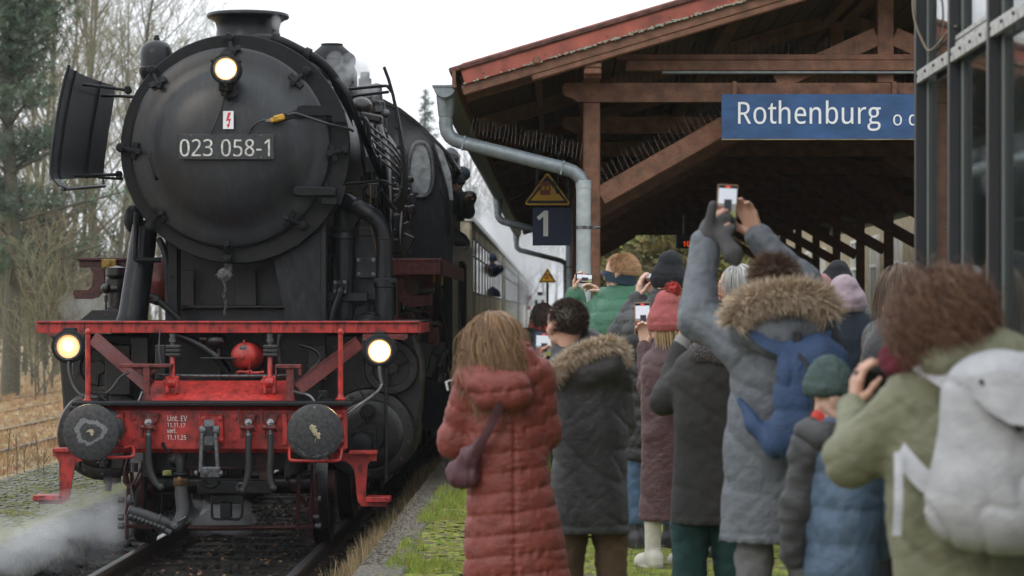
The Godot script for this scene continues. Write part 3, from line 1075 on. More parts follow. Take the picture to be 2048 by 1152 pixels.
# a mass nobody could count: one object of instanced copies
func scatter(called: String, shape: Mesh, m: Material, count: int, place: Callable, under: Node3D = null) -> MultiMeshInstance3D:
	var r := RandomNumberGenerator.new()
	r.seed = hash(called)
	var mm := MultiMesh.new()
	mm.transform_format = MultiMesh.TRANSFORM_3D
	mm.use_colors = true
	mm.mesh = shape
	mm.instance_count = count
	for i in count:
		var e: Array = place.call(r)
		mm.set_instance_transform(i, e[0])
		mm.set_instance_color(i, e[1])
	var o := MultiMeshInstance3D.new()
	o.name = numbered(called) if under == null else called
	o.multimesh = mm
	o.material_override = m
	if under == null:
		add_child(o)
	else:
		under.add_child(o)
	o.set_meta("kind", "stuff")
	return o


# ---------------------------------------------------------------- canopy
func spikes(m: MB, a: Vector3, b: Vector3, step: float, hgt: float, lean := Vector3.ZERO, up := Vector3.UP) -> void:
	var n := int(a.distance_to(b) / step)
	for i in n + 1:
		var p := a.lerp(b, float(i) / n)
		for s: float in [-1.0, 1.0]:
			var tip: Vector3 = p + up * hgt * rng.randf_range(0.85, 1.05) + Vector3(rng.randf_range(-0.012, 0.012), 0, s * 0.03 + rng.randf_range(-0.015, 0.015)) + lean
			m.tube([p + Vector3(0, 0, s * 0.02), tip], [0.0008, 0.0006], 3, false)


func build_canopy() -> void:
	var c := thing("platform_canopy", "long brown timber platform canopy with red edged gable roof beside the train", "canopy", Vector3(0.3, PLAT, -23))
	var RX := 2.80
	var ridge_y := 5.06
	var slope := 0.2976
	var roof_y := func(x: float) -> float: return ridge_y - absf(x - RX) * slope
	var n := 0
	for i in 11:
		var z := -23.0 - i * 4.0
		var m: Material = mats.timber
		for s: float in [-1.0, 1.0]:
			var px := RX + s * 2.497
			var po := MB.new()
			po.box(Vector3(px, (PLAT + 3.78) * 0.5 + 0.0, z), Vector3(0.145, 3.78 - PLAT, 0.145), Basis.IDENTITY, 0.012)
			part(c, "post", po, m)
			var br := MB.new()
			var b0 := Vector3(px - s * 0.07, 2.98, z)
			var b1 := Vector3(px - s * 1.52, 3.80, z)
			br.beam(b0, b1, 0.12, 0.165, Vector3.UP, 0.008)
			part(c, "knee_brace", br, m)
			var ra := MB.new()
			ra.beam(Vector3(RX + s * 3.58, roof_y.call(RX + 3.58) - 0.14, z), Vector3(RX + s * 0.05, ridge_y - 0.14, z), 0.10, 0.15, Vector3.UP, 0.008)
			part(c, "rafter", ra, mats.timber)
			var st := MB.new()
			st.beam(Vector3(RX + s * 0.93, 3.95, z + 0.01), Vector3(RX + s * 0.07, 4.34, z + 0.01), 0.11, 0.16, Vector3.UP, 0.006)
			part(c, "strut", st, m)
		var tie := MB.new()
		var prof := PackedVector2Array()
		for e in [[-2.745, 0.05], [-2.745, 0.0], [-2.72, -0.03], [-2.66, -0.05], [-2.62, -0.08], [2.62, -0.08], [2.66, -0.05], [2.72, -0.03], [2.745, 0.0], [2.745, 0.05], [2.72, 0.08], [-2.72, 0.08]]:
			prof.append(Vector2(e[0], e[1]))
		tie.slab(Vector3(RX, 3.861, z + 0.002), Vector3.RIGHT, Vector3.UP, prof, 0.152, 0.008)
		part(c, "tie_beam", tie, m)
		var kp := MB.new()
		kp.box(Vector3(RX + 0.0, 4.42, z), Vector3(0.14, 0.955, 0.14), Basis.IDENTITY, 0.008)
		part(c, "king_post", kp, m)
		if i == 0:
			var bolt := MB.new()
			bolt.disc(Vector3(0.315, 3.862, z + 0.08), Vector3.BACK, 0.026, 0.012, 12)
			part(c, "beam_bolt", bolt, mats.timber)
	# purlins along the roof, their moulded ends over the first posts
	for s: float in [-1.0, 1.0]:
		var px := RX + s * 2.497
		var pu := MB.new()
		var pf := PackedVector2Array([Vector2(-0.07, -0.105), Vector2(0.07, -0.105), Vector2(0.072, 0.10), Vector2(-0.072, 0.10)])
		pu.slab(Vector3(px, 4.047, -43.4), Vector3.RIGHT, Vector3.UP, pf, 42.0, 0.0)
		part(c, "purlin", pu, mats.timber)
		var en := MB.new()
		for k in 4:
			en.box(Vector3(px, 3.985 + k * 0.052, -22.38 + k * 0.012 + (0.02 if k % 2 == 0 else 0.0)), Vector3(0.146 + 0.002 * k, 0.050, 0.12), Basis.IDENTITY, 0.012)
		part(c, "purlin_end", en, mats.timber)
		for q in [0.0, 1.25]:
			var p2 := MB.new()
			p2.box(Vector3(RX + s * q - (0.0 if q > 0.0 else s * 0.09), roof_y.call(RX + q) - 0.12, -43.4), Vector3(0.12, 0.14, 41.8), Basis.IDENTITY, 0.008)
			part(c, "purlin", p2, mats.timber)
		var p3 := MB.new()
		p3.box(Vector3(RX + s * 2.96, roof_y.call(RX + 2.96) - 0.115, -43.2), Vector3(0.062, 0.062, 42.0), Basis.IDENTITY, 0.02)
		part(c, "batten", p3, mats.timber)
		# boards under the roofing, one by one
		for k in 18:
			var q := 0.1 + k * 0.196
			var bd := MB.new()
			bd.box(Vector3(RX + s * (q + 0.09), roof_y.call(RX + q + 0.09) - 0.035, -43.35), Vector3(0.186, 0.02, 41.9), Basis(Vector3.BACK, -s * atan(slope)), 0.004)
			part(c, "roof_board", bd, mats.roof_boards)
		# roofing
		var rf := MB.new()
		rf.box(Vector3(RX + s * 1.84, roof_y.call(RX + 1.84) + 0.015, -43.3), Vector3(3.84, 0.045, 42.2), Basis(Vector3.BACK, -s * atan(slope)), 0.01)
		part(c, "roof", rf, mats.roof_tile)
		var ed := MB.new()
		ed.box(Vector3(RX + s * 3.64, roof_y.call(RX + 3.64) - 0.06, -43.2), Vector3(0.03, 0.16, 42.0), Basis.IDENTITY, 0.006)
		part(c, "eaves_board", ed, mats.timber)
		# red gable flashing, its lichen and the board beneath
		var fl := MB.new()
		var a := Vector3(RX + s * 3.575, roof_y.call(RX + 3.575) - 0.045, -22.24)
		var b := Vector3(RX, ridge_y - 0.045, -22.24)
		fl.beam(a, b, 0.02, 0.168, Vector3.UP, 0.004)
		fl.beam(a + Vector3(0, 0.085, -0.08), b + Vector3(0, 0.085, -0.08), 0.17, 0.015, Vector3.UP, 0.004)
		part(c, "gable_flashing", fl, mats.roof_red)
		var sc := MB.new()
		for k in 7:
			sc.disc(a.lerp(b, (k + 0.35) / 7.0) + Vector3(0, -0.04, 0.013), Vector3.BACK, 0.009, 0.006, 8)
		part(c, "flashing_screw", sc, mats.timber).set_meta("kind", "stuff")
		var li := MB.new()
		for k in 420:
			var t := rng.randf()
			var p := a.lerp(b, t) + Vector3(0, -0.085 + rng.randf_range(-0.006, 0.018) * rng.randf(), 0.012)
			if rng.randf() < 0.25 + 0.75 * smoothstep(0.08, 0.3, t):
				li.ball(p, Vector3(rng.randf_range(0.006, 0.018), rng.randf_range(0.004, 0.011), 0.006), 6)
		part(c, "lichen", li, mats.lichen).set_meta("kind", "stuff")
		var bb := MB.new()
		bb.beam(a + Vector3(0.0, -0.128, -0.05), b + Vector3(0, -0.128, -0.05), 0.05, 0.085, Vector3.UP, 0.008)
		part(c, "barge_board", bb, mats.timber)
		var b2 := MB.new()
		b2.beam(a.lerp(b, 0.16) + Vector3(0.0, -0.19, -0.062), b + Vector3(0, -0.20, -0.062), 0.05, 0.06, Vector3.UP, 0.012)
		part(c, "barge_board", b2, mats.timber)
	# collar rails across the gable
	var co := MB.new()
	co.box(Vector3(RX, 4.158, -22.95), Vector3(4.58, 0.052, 0.10), Basis.IDENTITY, 0.006)
	part(c, "collar_rail", co, mats.timber)
	var c2 := MB.new()
	c2.box(Vector3(RX, 4.083, -22.90), Vector3(4.42, 0.088, 0.12), Basis.IDENTITY, 0.006)
	part(c, "collar_rail", c2, mats.timber)
	var lamp := MB.new()
	lamp.box(Vector3(2.2, 4.026, -22.9), Vector3(2.6, 0.024, 0.09), Basis.IDENTITY, 0.004)
	part(c, "cable_duct", lamp, mats.zinc)
	var sp := MB.new()
	spikes(sp, Vector3(0.62, 4.184, -22.95), Vector3(5.0, 4.184, -22.95), 0.052, 0.125)
	part(c, "bird_spike", sp, mats.spike_wire).set_meta("kind", "stuff")
	var sp2 := MB.new()
	spikes(sp2, Vector3(0.5, 3.94, -23.0), Vector3(5.1, 3.94, -23.0), 0.05, 0.10)
	part(c, "bird_spike", sp2, mats.spike_wire).set_meta("kind", "stuff")
	var sp3 := MB.new()
	spikes(sp3, Vector3(0.41, 3.08, -22.98), Vector3(1.55, 3.73, -22.98), 0.05, 0.14, Vector3(-0.07, 0, 0))
	spikes(sp3, Vector3(-0.72, 3.50, -22.75), Vector3(0.20, 3.28, -22.75), 0.035, 0.15, Vector3(0.02, 0, 0))
	part(c, "bird_spike", sp3, mats.spike_wire).set_meta("kind", "stuff")
	# gutters and the three downpipes on the track side
	for s: float in [-1.0, 1.0]:
		var gu := MB.new()
		var gx := RX + s * 3.72
		var ga := []
		for k in 9:
			var an := PI + PI * k / 8.0
			ga.append(Vector2(cos(an) * 0.085, sin(an) * 0.085))
		var r0 := []
		for zz in [-22.25, -64.4]:
			var row := []
			for q in ga:
				row.append(Vector3(gx + q.x, 3.85 + q.y, zz))
			r0.append(row)
		gu.sheet(r0, 0.004)
		gu.slab(Vector3(gx, 3.85, -22.24), Vector3.RIGHT, Vector3.UP, PackedVector2Array(ga), 0.012)
		gu.rod(Vector3(gx - 0.088, 3.855, -22.235), Vector3(gx - 0.088, 3.855, -64.4), 0.011, 8)
		gu.box(Vector3(gx, 3.857, -22.235), Vector3(0.20, 0.02, 0.022), Basis.IDENTITY, 0.005)
		part(c, "gutter", gu, mats.zinc)
	for k in 3:
		var zz := -22.75 - k * 20.0
		var gx := RX - 3.72
		if k == 0:
			zz = -22.55
		var dp := MB.new()
		dp.lathe(Vector3(gx, 3.80, zz), Vector3.DOWN, [[0.078, -0.02], [0.080, 0.0], [0.062, 0.17], [0.056, 0.175], [0.056, 0.24]], 20)
		dp.tube([Vector3(gx, 3.62, zz), Vector3(gx, 3.55, zz), Vector3(gx + 0.01, 3.50, zz), Vector3(gx + 0.035, 3.46, zz), Vector3(gx + 0.075, 3.43, zz), Vector3(gx + 0.13, 3.412, zz), Vector3(gx + 0.99, 3.195, zz), Vector3(gx + 1.06, 3.170, zz), Vector3(gx + 1.12, 3.125, zz), Vector3(gx + 1.145, 3.07, zz), Vector3(gx + 1.15, 2.98, zz)], 0.058, 18)
		dp.tube([Vector3(gx, 3.585, zz), Vector3(gx, 3.57, zz)], 0.061, 18)
		dp.beam(Vector3(gx + 0.14, 3.409, zz), Vector3(gx + 0.155, 3.405, zz), 0.122, 0.122, Vector3.UP, 0.05)
		dp.beam(Vector3(gx + 0.965, 3.201, zz), Vector3(gx + 0.98, 3.197, zz), 0.122, 0.122, Vector3.UP, 0.05)
		part(c, "downpipe", dp, mats.zinc)
		var pv := MB.new()
		pv.tube([Vector3(gx + 1.15, 3.095, zz), Vector3(gx + 1.15, 3.03, zz)], 0.066, 20)
		pv.rod(Vector3(gx + 1.15, 3.03, zz), Vector3(gx + 1.15, PLAT - 0.05, zz), 0.062, 20)
		part(c, "standpipe", pv, mats.pipe_grey)
		var cl := MB.new()
		cl.tube([Vector3(gx + 1.15, 2.715, zz), Vector3(gx + 1.15, 2.690, zz)], 0.067, 20)
		cl.rod(Vector3(gx + 1.21, 2.702, zz), Vector3(gx + 1.29, 2.702, zz), 0.012, 8)
		cl.box(Vector3(gx + 1.235, 2.702, zz), Vector3(0.03, 0.03, 0.03), Basis.IDENTITY, 0.004)
		part(c, "pipe_clamp", cl, mats.steel)


# ---------------------------------------------------------------- glazed waiting hall on the right
func build_glass_hall() -> void:
	var W := 1.78
	var g := thing("glazed_waiting_hall", "dark framed glass waiting hall at the right edge in front of the canopy", "building", Vector3(W, PLAT, -13.18))
	var fin_d := [13.18, 12.06, 10.97, 9.88, 8.79, 7.70, 6.61]
	var top := 5.6
	for i in fin_d.size():
		var d: float = fin_d[i]
		var f := MB.new()
		f.box(Vector3(W - 0.002, (top + PLAT) * 0.5, -d), Vector3(0.052, top - PLAT, 0.055), Basis.IDENTITY, 0.004)
		part(g, "mullion", f, mats.frame_grey)
		if i == fin_d.size() - 1:
			continue
		var d2: float = fin_d[i + 1]
		var fr := MB.new()
		for e in [[d - 0.07, 0.075], [d2 + 0.05, 0.04]]:
			fr.box(Vector3(W + 0.045, (top + PLAT) * 0.5, -e[0]), Vector3(0.046, top - PLAT - 0.002, e[1]), Basis.IDENTITY, 0.006)
		fr.box(Vector3(W + 0.045, PLAT + 0.06, -(d + d2) * 0.5), Vector3(0.049, 0.12, d - d2 - 0.2), Basis.IDENTITY, 0.006)
		part(g, "pane_frame", fr, mats.frame_light)
		for e in [[PLAT + 0.12, 3.10], [3.18, top]]:
			var p := MB.new()
			p.box(Vector3(W + 0.028, (e[0] + e[1]) * 0.5, -(d + d2) * 0.5), Vector3(0.008, e[1] - e[0], d - d2 - 0.16), Basis.IDENTITY, 0.001)
			part(g, "pane", p, mats.pane)
		var rl := MB.new()
		rl.box(Vector3(W - 0.012, 3.14, -(d + d2) * 0.5), Vector3(0.022, 0.062, d - d2 - 0.06), Basis.IDENTITY, 0.003)
		part(g, "rail_strip", rl, mats.alu)
		var sc := MB.new()
		for k in 4:
			sc.disc(Vector3(W - 0.026, 3.145, -lerpf(d - 0.05, d2 + 0.2, k / 3.0)), Vector3.LEFT, 0.008, 0.012, 8)
		part(g, "screw", sc, mats.frame_grey).set_meta("kind", "stuff")
		if i == 1:
			for e in [[3.188, 0.026], [3.216, 0.024]]:
				var tp := MB.new()
				tp.box(Vector3(W + 0.012, e[0], -(d + d2) * 0.5), Vector3(0.03, e[1], d - d2 - 0.07), Basis.IDENTITY, 0.004)
				part(g, "transom", tp, mats.alu)
	# far end wall, back, floor and roof, so that the room is a room
	var sh := MB.new()
	sh.box(Vector3(W + 1.5, (top + PLAT) * 0.5, -13.14), Vector3(2.9, top - PLAT, 0.06), Basis.IDENTITY, 0.004)
	sh.box(Vector3(W + 2.9, (top + PLAT) * 0.5, -9.8), Vector3(0.1, top - PLAT - 0.01, 6.5), Basis.IDENTITY, 0.004)
	sh.box(Vector3(W + 1.46, (top + PLAT) * 0.5, -6.6), Vector3(2.7, top - PLAT, 0.1), Basis.IDENTITY, 0.004)
	part(g, "wall", sh, mats.frame_grey)
	var rf := MB.new()
	rf.box(Vector3(W + 1.5, top + 0.06, -9.9), Vector3(3.1, 0.12, 6.8), Basis.IDENTITY, 0.01)
	part(g, "roof", rf, mats.frame_grey)
	var bl := MB.new()
	var rows := []
	for k in 2:
		var row := []
		for q in 161:
			row.append(Vector3(W + 0.34 + 0.025 * sin(q * 0.9), PLAT + 0.05 if k == 0 else top - 0.05, -13.0 + q * 0.04))
		rows.append(row)
	bl.sheet(rows, 0.004)
	part(g, "blind", bl, mats.blind)
	var cb := MB.new()
	cb.tube(curve([spot(1826, -60, 13.2), spot(1826, 10, 13.1), spot(1832, 50, 13.05), spot(1846, 84, 13.0), spot(1857, 101, 12.95), spot(1868, 96, 12.8), spot(1885, 78, 12.5), spot(1900, 58, 12.2), spot(1912, 52, 12.0)], 4), 0.0065, 8)
	var cable := solid("loose_cable", cb, mat("cable_tan", Color(0.16, 0.13, 0.09), 0.7), spot(1857, 101, 12.95))
	tag(cable, "tan cable hanging in a loop from the dark glass hall corner", "cable")


func curve(pts: Array, sub := 4) -> Array:
	var out := []
	for i in pts.size() - 1:
		var p0: Vector3 = pts[maxi(i - 1, 0)]
		var p1: Vector3 = pts[i]
		var p2: Vector3 = pts[i + 1]
		var p3: Vector3 = pts[mini(i + 2, pts.size() - 1)]
		for k in sub:
			out.append(p1.cubic_interpolate(p2, p0, p3, float(k) / sub))
	out.append(pts[pts.size() - 1])
	return out


func build_station() -> void:
	var x := 7.4
	var s := thing("station_building", "beige rendered station house with white windows seen under the canopy", "building", Vector3(x, PLAT, -64))
	var w := MB.new()
	w.box(Vector3(x + 4.0, 4.0, -57), Vector3(8.0, 7.2, 62), Basis.IDENTITY, 0.02)
	part(s, "wall", w, mats.render_beige)
	var r := MB.new()
	r.slab(Vector3(x + 4.0, 7.6, -57), Vector3.RIGHT, Vector3.UP, PackedVector2Array([Vector2(-4.5, 0), Vector2(4.5, 0), Vector2(0, 3.6)]), 63.0)
	part(s, "roof", r, mats.roof_tile)
	for i in 14:
		var z := -29.6 - i * 4.1
		var f := MB.new()
		for e in [[-0.62, 2.75, 0.12, 2.0], [0.62, 2.75, 0.12, 2.0], [0.0, 2.75, 0.07, 2.0]]:
			f.box(Vector3(x - 0.03, e[1], z + e[0]), Vector3(0.09, e[3], e[2]), Basis.IDENTITY, 0.008)
		for e in [1.79, 3.05, 3.71]:
			f.box(Vector3(x - 0.032, e, z), Vector3(0.08, 0.08, 1.2), Basis.IDENTITY, 0.008)
		var wf := part(s, "window", f, mats.window_white)
		var g := MB.new()
		g.box(Vector3(x - 0.012, 2.75, z), Vector3(0.012, 1.9, 1.2), Basis.IDENTITY, 0.001)
		part(wf, "pane", g, mats.coach_window)
		var cu := MB.new()
		for e: float in [-0.3, 0.3]:
			cu.box(Vector3(x - 0.02, 2.42, z + e), Vector3(0.004, 1.15, 0.44), Basis.IDENTITY, 0.001)
		part(wf, "curtain", cu, mats.curtain)
		var sl := MB.new()
		sl.box(Vector3(x - 0.09, 1.70, z), Vector3(0.22, 0.07, 1.5), Basis.IDENTITY, 0.01)
		part(wf, "sill", sl, mats.window_white)


# ---------------------------------------------------------------- locomotive
func outline(pts: Array, d: float) -> PackedVector2Array:
	var o := PackedVector2Array()
	for p in pts:
		var q := spot(p[0], p[1], d)
		o.append(Vector2(q.x, q.y))
	return o


# upright plate whose front face stands at depth d
func plate(m: MB, pts: Array, d: float, thick: float, ch := 0.004) -> MB:
	return m.slab(Vector3(0, 0, -(d + thick * 0.5)), Vector3.RIGHT, Vector3.UP, outline(pts, d), thick, ch)


# upright block between two measured corners, front face at depth d
func block(m: MB, ax: float, ay: float, bx: float, by: float, d: float, thick: float, ch := 0.006) -> MB:
	var a := spot(ax, ay, d)
	var b := spot(bx, by, d)
	return m.box(Vector3((a.x + b.x) * 0.5, (a.y + b.y) * 0.5, -(d + thick * 0.5)), Vector3(absf(b.x - a.x), absf(b.y - a.y), thick), Basis.IDENTITY, ch)


func bolt(m: MB, px: float, py: float, d: float, r := 0.016, tall := 0.016) -> MB:
	var p := spot(px, py, d)
	m.lathe(p, Vector3.BACK, [[r * 1.5, 0.0], [r * 1.5, 0.004], [r, 0.005], [r, tall], [r * 0.8, tall + 0.003], [0.0, tall + 0.003]], 6)
	return m


func pipe(m: MB, pts: Array, r, sides := 10, sub := 4) -> MB:
	var w := []
	for p in pts:
		w.append(spot(p[0], p[1], p[2]))
	return m.tube(curve(w, sub), r, sides)


func ring(m: MB, at: Vector3, u: Vector3, w: Vector3, ra: float, rb: float, r: float, n := 20) -> MB:
	var pts := []
	for i in n:
		pts.append(at + u * cos(TAU * i / n) * ra + w * sin(TAU * i / n) * rb)
	return m.tube(pts, r, 6, false, true)


func lettering(under: Node3D, called: String, words: String, at: Vector3, cap: float, m: Material, widen := 1.0, bold := false, deep := 0.004, align := HORIZONTAL_ALIGNMENT_LEFT, tilt := 0.0) -> MeshInstance3D:
	var t := TextMesh.new()
	t.text = words
	var f := SystemFont.new()
	f.font_names = PackedStringArray(["Droid Sans"])
	f.font_weight = 700 if bold else 400
	t.font = f
	t.font_size = 64
	t.pixel_size = cap / (64.0 * 0.714)
	t.depth = deep
	t.curve_step = 1.0
	t.horizontal_alignment = align
	t.vertical_alignment = VERTICAL_ALIGNMENT_CENTER
	var o := MeshInstance3D.new()
	o.name = called
	o.mesh = t
	o.material_override = m
	under.add_child(o, true)
	o.position = at - world_base(under)
	o.scale = Vector3(widen, 1, 1)
	o.rotation.z = tilt
	return o


func headlamp(loco: Node3D, px: float, py: float, d: float, r: float, lens_r: float, bright: bool) -> void:
	var c := spot(px, py, d)
	var m := MB.new()
	m.lathe(c, Vector3.BACK, [[0.0, -0.22], [r * 0.75, -0.21], [r * 0.98, -0.14], [r, -0.02], [r * 1.04, -0.015], [r * 1.04, 0.012], [r * 0.97, 0.02], [lens_r * 1.02, 0.02], [lens_r * 1.0, -0.012], [0.0, -0.015]], 28)
	for k in 3:
		var an := 0.5 + TAU * k / 3.0
		m.box(c + Vector3(cos(an), sin(an), 0) * r * 1.05 + Vector3(0, 0, 0.0), Vector3(0.03, 0.03, 0.04), Basis(Vector3.BACK, an), 0.006)
	m.box(c + Vector3(0, r * 1.02, -0.08), Vector3(0.10, 0.035, 0.12), Basis.IDENTITY, 0.012)
	m.rod(c + Vector3(0, -r, -0.06), c + Vector3(0, -r - 0.05, -0.06), 0.016, 8)
	var body := part(loco, "headlamp", m, mats.black_matt)
	var g := MB.new()
	g.lathe(c, Vector3.BACK, [[lens_r, -0.004], [lens_r * 0.7, 0.008], [lens_r * 0.35, 0.014], [0.0, 0.016]], 28)
	var lens := part(body, "lens", g, mats.lamp_glow_dim)
	g = MB.new()
	g.lathe(c + Vector3(0.0, 0.0, 0.004), Vector3.BACK, [[lens_r * (0.86 if bright else 0.5), 0.004], [lens_r * 0.35, 0.014], [0.0, 0.016]], 24)
	part(lens, "bulb", g, mats.lamp_glow)
	var b := MB.new()
	b.lathe(c, Vector3.BACK, [[lens_r * 1.13, 0.018], [lens_r * 1.13, 0.026], [lens_r * 0.98, 0.026], [lens_r * 0.98, 0.004]], 28)
	part(body, "lens_ring", b, mats.dull_steel)
	var l := SpotLight3D.new()
	l.name = "headlamp_beam"
	l.light_color = Color(1.0, 0.86, 0.62)
	l.light_energy = 1.5 if bright else 0.6
	l.light_size = lens_r
	l.spot_angle = 40.0
	l.spot_range = 60.0
	l.spot_attenuation = 2.0
	l.shadow_enabled = true
	add_child(l, true)
	l.position = c + Vector3(0, 0, 0.04)
	l.rotation = Vector3(0, PI, 0)


func build_locomotive() -> void:
	var L := thing("steam_locomotive", "black steam locomotive with red buffer beam and number 023 058-1", "locomotive", Vector3(TRACK_X, 0, -21.1))
	var B: Material = mats.black
	var K: Material = mats.black_matt
	var O: Material = mats.black_oily
	var R: Material = mats.red
	var RD: Material = mats.red_dirty
	var RK: Material = mats.red_dark
	var cx := -2.78
	# smokebox and boiler
	var m := MB.new()
	m.lathe(Vector3(cx, 3.41, -23.44), Vector3.FORWARD, [[0.0, 0.0], [0.97, 0.0], [0.98, 0.01], [0.98, 2.45], [0.94, 2.47]], 64)
	part(L, "smokebox", m, B)
	m = MB.new()
	var pr := [[0.93, 2.4]]
	for k in 5:
		pr.append_array([[0.93, 3.6 + k * 1.3], [0.945, 3.6 + k * 1.3], [0.945, 3.68 + k * 1.3], [0.93, 3.68 + k * 1.3]])
	pr.append([0.93, 9.2])
	m.lathe(Vector3(cx, 3.38, -23.44), Vector3.FORWARD, pr, 48)
	part(L, "boiler", m, B)
	m = MB.new()
	m.lathe(spot(470.5, 298, 23.40), Vector3.BACK, [[0.80, -0.06], [0.995, -0.06], [0.995, -0.008], [0.987, 0.0], [0.80, 0.0]], 72)
	part(L, "smokebox_ring", m, K)
	m = MB.new()
	m.lathe(spot(461, 295, 23.37), Vector3.BACK, [[0.868, -0.02], [0.868, 0.012], [0.858, 0.026], [0.84, 0.032], [0.76, 0.040], [0.69, 0.052], [0.645, 0.072], [0.60, 0.098], [0.54, 0.124], [0.46, 0.146], [0.36, 0.162], [0.24, 0.172], [0.12, 0.176], [0.0, 0.178]], 72)
	var door := part(L, "smokebox_door", m, mats.door_black)
	for e in [[458, 76, 465, 106], [305, 141, 318, 171], [612, 143, 586, 166], [243, 296, 276, 303], [690, 300, 660, 307], [301, 451, 322, 425], [607, 451, 572, 434], [455, 516, 453, 488]]:
		m = MB.new()
		var a := spot(e[0], e[1], 23.36)
		var b := spot(e[2], e[3], 23.29)
		m.lathe(a, Vector3.BACK, [[0.042, -0.01], [0.042, 0.045], [0.036, 0.052], [0.022, 0.052], [0.022, 0.07], [0.0, 0.072]], 12)
		m.beam(a + Vector3(0, 0, 0.03), b + Vector3(0, 0, 0.02), 0.034, 0.026, Vector3.BACK, 0.006)
		m.disc(b + Vector3(0, 0, 0.015), Vector3.BACK, 0.028, 0.05, 10)
		var dir := (b - a).normalized()
		var side := Vector3(-dir.y, dir.x, 0)
		var cc := Vector3(a.x, a.y, 0).lerp(Vector3(b.x, b.y, 0), 0.78) + Vector3(0, 0, b.z - 0.02)
		m.box(cc, Vector3(0.055, 0.17, 0.035), Basis(dir, Vector3.BACK.cross(dir), Vector3.BACK), 0.006)
		part(L, "door_clamp", m, K)
	m = MB.new()
	m.slab(Vector3(0, 0, -23.26), Vector3.RIGHT, Vector3.UP, outline([[596, 214], [605, 211], [682, 213], [689, 221], [692, 245], [666, 245], [664, 231], [600, 231], [594, 224]], 23.26), 0.07, 0.008)
	part(L, "door_hinge", m, K)
	m = MB.new()
	m.slab(Vector3(0, 0, -23.22), Vector3.RIGHT, Vector3.UP, outline([[586, 380], [592, 373], [662, 374], [672, 378], [673, 392], [600, 394], [588, 391]], 23.22), 0.09, 0.012)
	block(m, 642, 394, 674, 409, 23.22, 0.08)
	plate(m, [[674, 370], [694, 372], [682, 410], [672, 408]], 23.28, 0.06)
	m.disc(spot(654, 370, 23.2), Vector3.UP, 0.02, 0.05, 8)
	part(L, "door_hinge", m, K)
	m = MB.new()
	pipe(m, [[302, 308, 23.16], [300, 312, 23.08], [306, 335, 23.06], [311, 352, 23.06], [313, 357, 23.12]], 0.012, 8)
	m.ball(spot(313, 357, 23.1), Vector3.ONE * 0.02, 8)
	part(L, "door_handle", m, K)
	# number plate and the flash sign
	m = MB.new()
	block(m, 357, 268, 548, 319, 23.13, 0.025, 0.004)
	var np := part(L, "number_plate", m, mats.dull_steel)
	np.material_override = mat("plate_black", Color(0.030, 0.033, 0.038), 0.45, 0.0, {"tone": texs.cloud, "ts": 3.0})
	m = MB.new()
	for e in [[383, 272], [522, 272], [522, 315], [381, 315]]:
		m.disc(spot(e[0], e[1], 23.13) + Vector3(0, 0, 0.004), Vector3.BACK, 0.009, 0.01, 8)
	part(np, "screw", m, mats.steel).set_meta("kind", "stuff")
	lettering(np, "number", "023 058-1", spot(453, 296, 23.13) + Vector3(0, 0.0, 0.004), 0.145, mats.white_paint, 0.905, false, 0.006, HORIZONTAL_ALIGNMENT_CENTER)
	m = MB.new()
	block(m, 446, 222, 467, 258, 23.145, 0.006, 0.001)
	var fs := part(L, "warning_plate", m, mats.sign_white)
	m = MB.new()
	plate(m, [[456, 225], [462, 225], [457, 238], [462, 237], [458, 250], [460, 249], [456, 256], [453, 248], [456, 249], [458, 241], [452, 242]], 23.142, 0.004, 0.0)
	part(fs, "flash", m, mats.warn_red)
	# headlamps
	headlamp(L, 452, 138, 22.96, 0.128, 0.096, true)
	headlamp(L, 137, 693, 22.25, 0.135, 0.098, false)
	headlamp(L, 759, 702, 22.25, 0.138, 0.096, true)
	m = MB.new()
	block(m, 437, 162, 470, 182, 23.1, 0.14)
	m.disc(spot(469, 188, 23.1), Vector3.BACK, 0.03, 0.06, 12)
	m.disc(spot(446, 188, 23.1), Vector3.BACK, 0.02, 0.06, 12)
	block(m, 449, 176, 464, 197, 23.14, 0.06)
	part(L, "lamp_bracket", m, K)
	m = MB.new()
	pipe(m, [[452, 166, 23.0], [452, 182, 23.05], [447, 205, 23.12], [437, 230, 23.13], [425, 258, 23.13], [420, 270, 23.14]], 0.010, 8)
	part(L, "lamp_cable", m, mats.rubber)
	m = MB.new()
	pipe(m, [[530, 240, 23.10], [518, 244, 23.10], [507, 252, 23.11], [500, 262, 23.13], [497, 270, 23.14]], 0.011, 8)
	pipe(m, [[575, 230, 23.06], [590, 227, 23.06], [605, 231, 23.08], [650, 246, 23.14], [692, 256, 23.30], [706, 262, 23.40]], 0.012, 8)
	part(L, "plug_cable", m, mats.rubber)
	m = MB.new()
	m.box(spot(558, 236, 23.10), Vector3(0.10, 0.055, 0.06), Basis(Vector3.BACK, 0.25), 0.012)
	m.box(spot(546, 240, 23.10), Vector3(0.05, 0.04, 0.045), Basis(Vector3.BACK, 0.25), 0.01)
	part(L, "plug", m, mats.yellow)
	m = MB.new()
	m.box(spot(536, 242, 23.10), Vector3(0.05, 0.03, 0.03), Basis(Vector3.BACK, 0.25), 0.008)
	part(L, "plug_collar", m, mats.steel)
	m = MB.new()
	m.box(spot(566, 236, 23.13), Vector3(0.19, 0.06, 0.03), Basis(Vector3.BACK, 0.28), 0.005)
	part(L, "plug_bracket", m, K)
	# chimney, bell housing
	m = MB.new()
	var ch := spot(496, 80, 24.5)
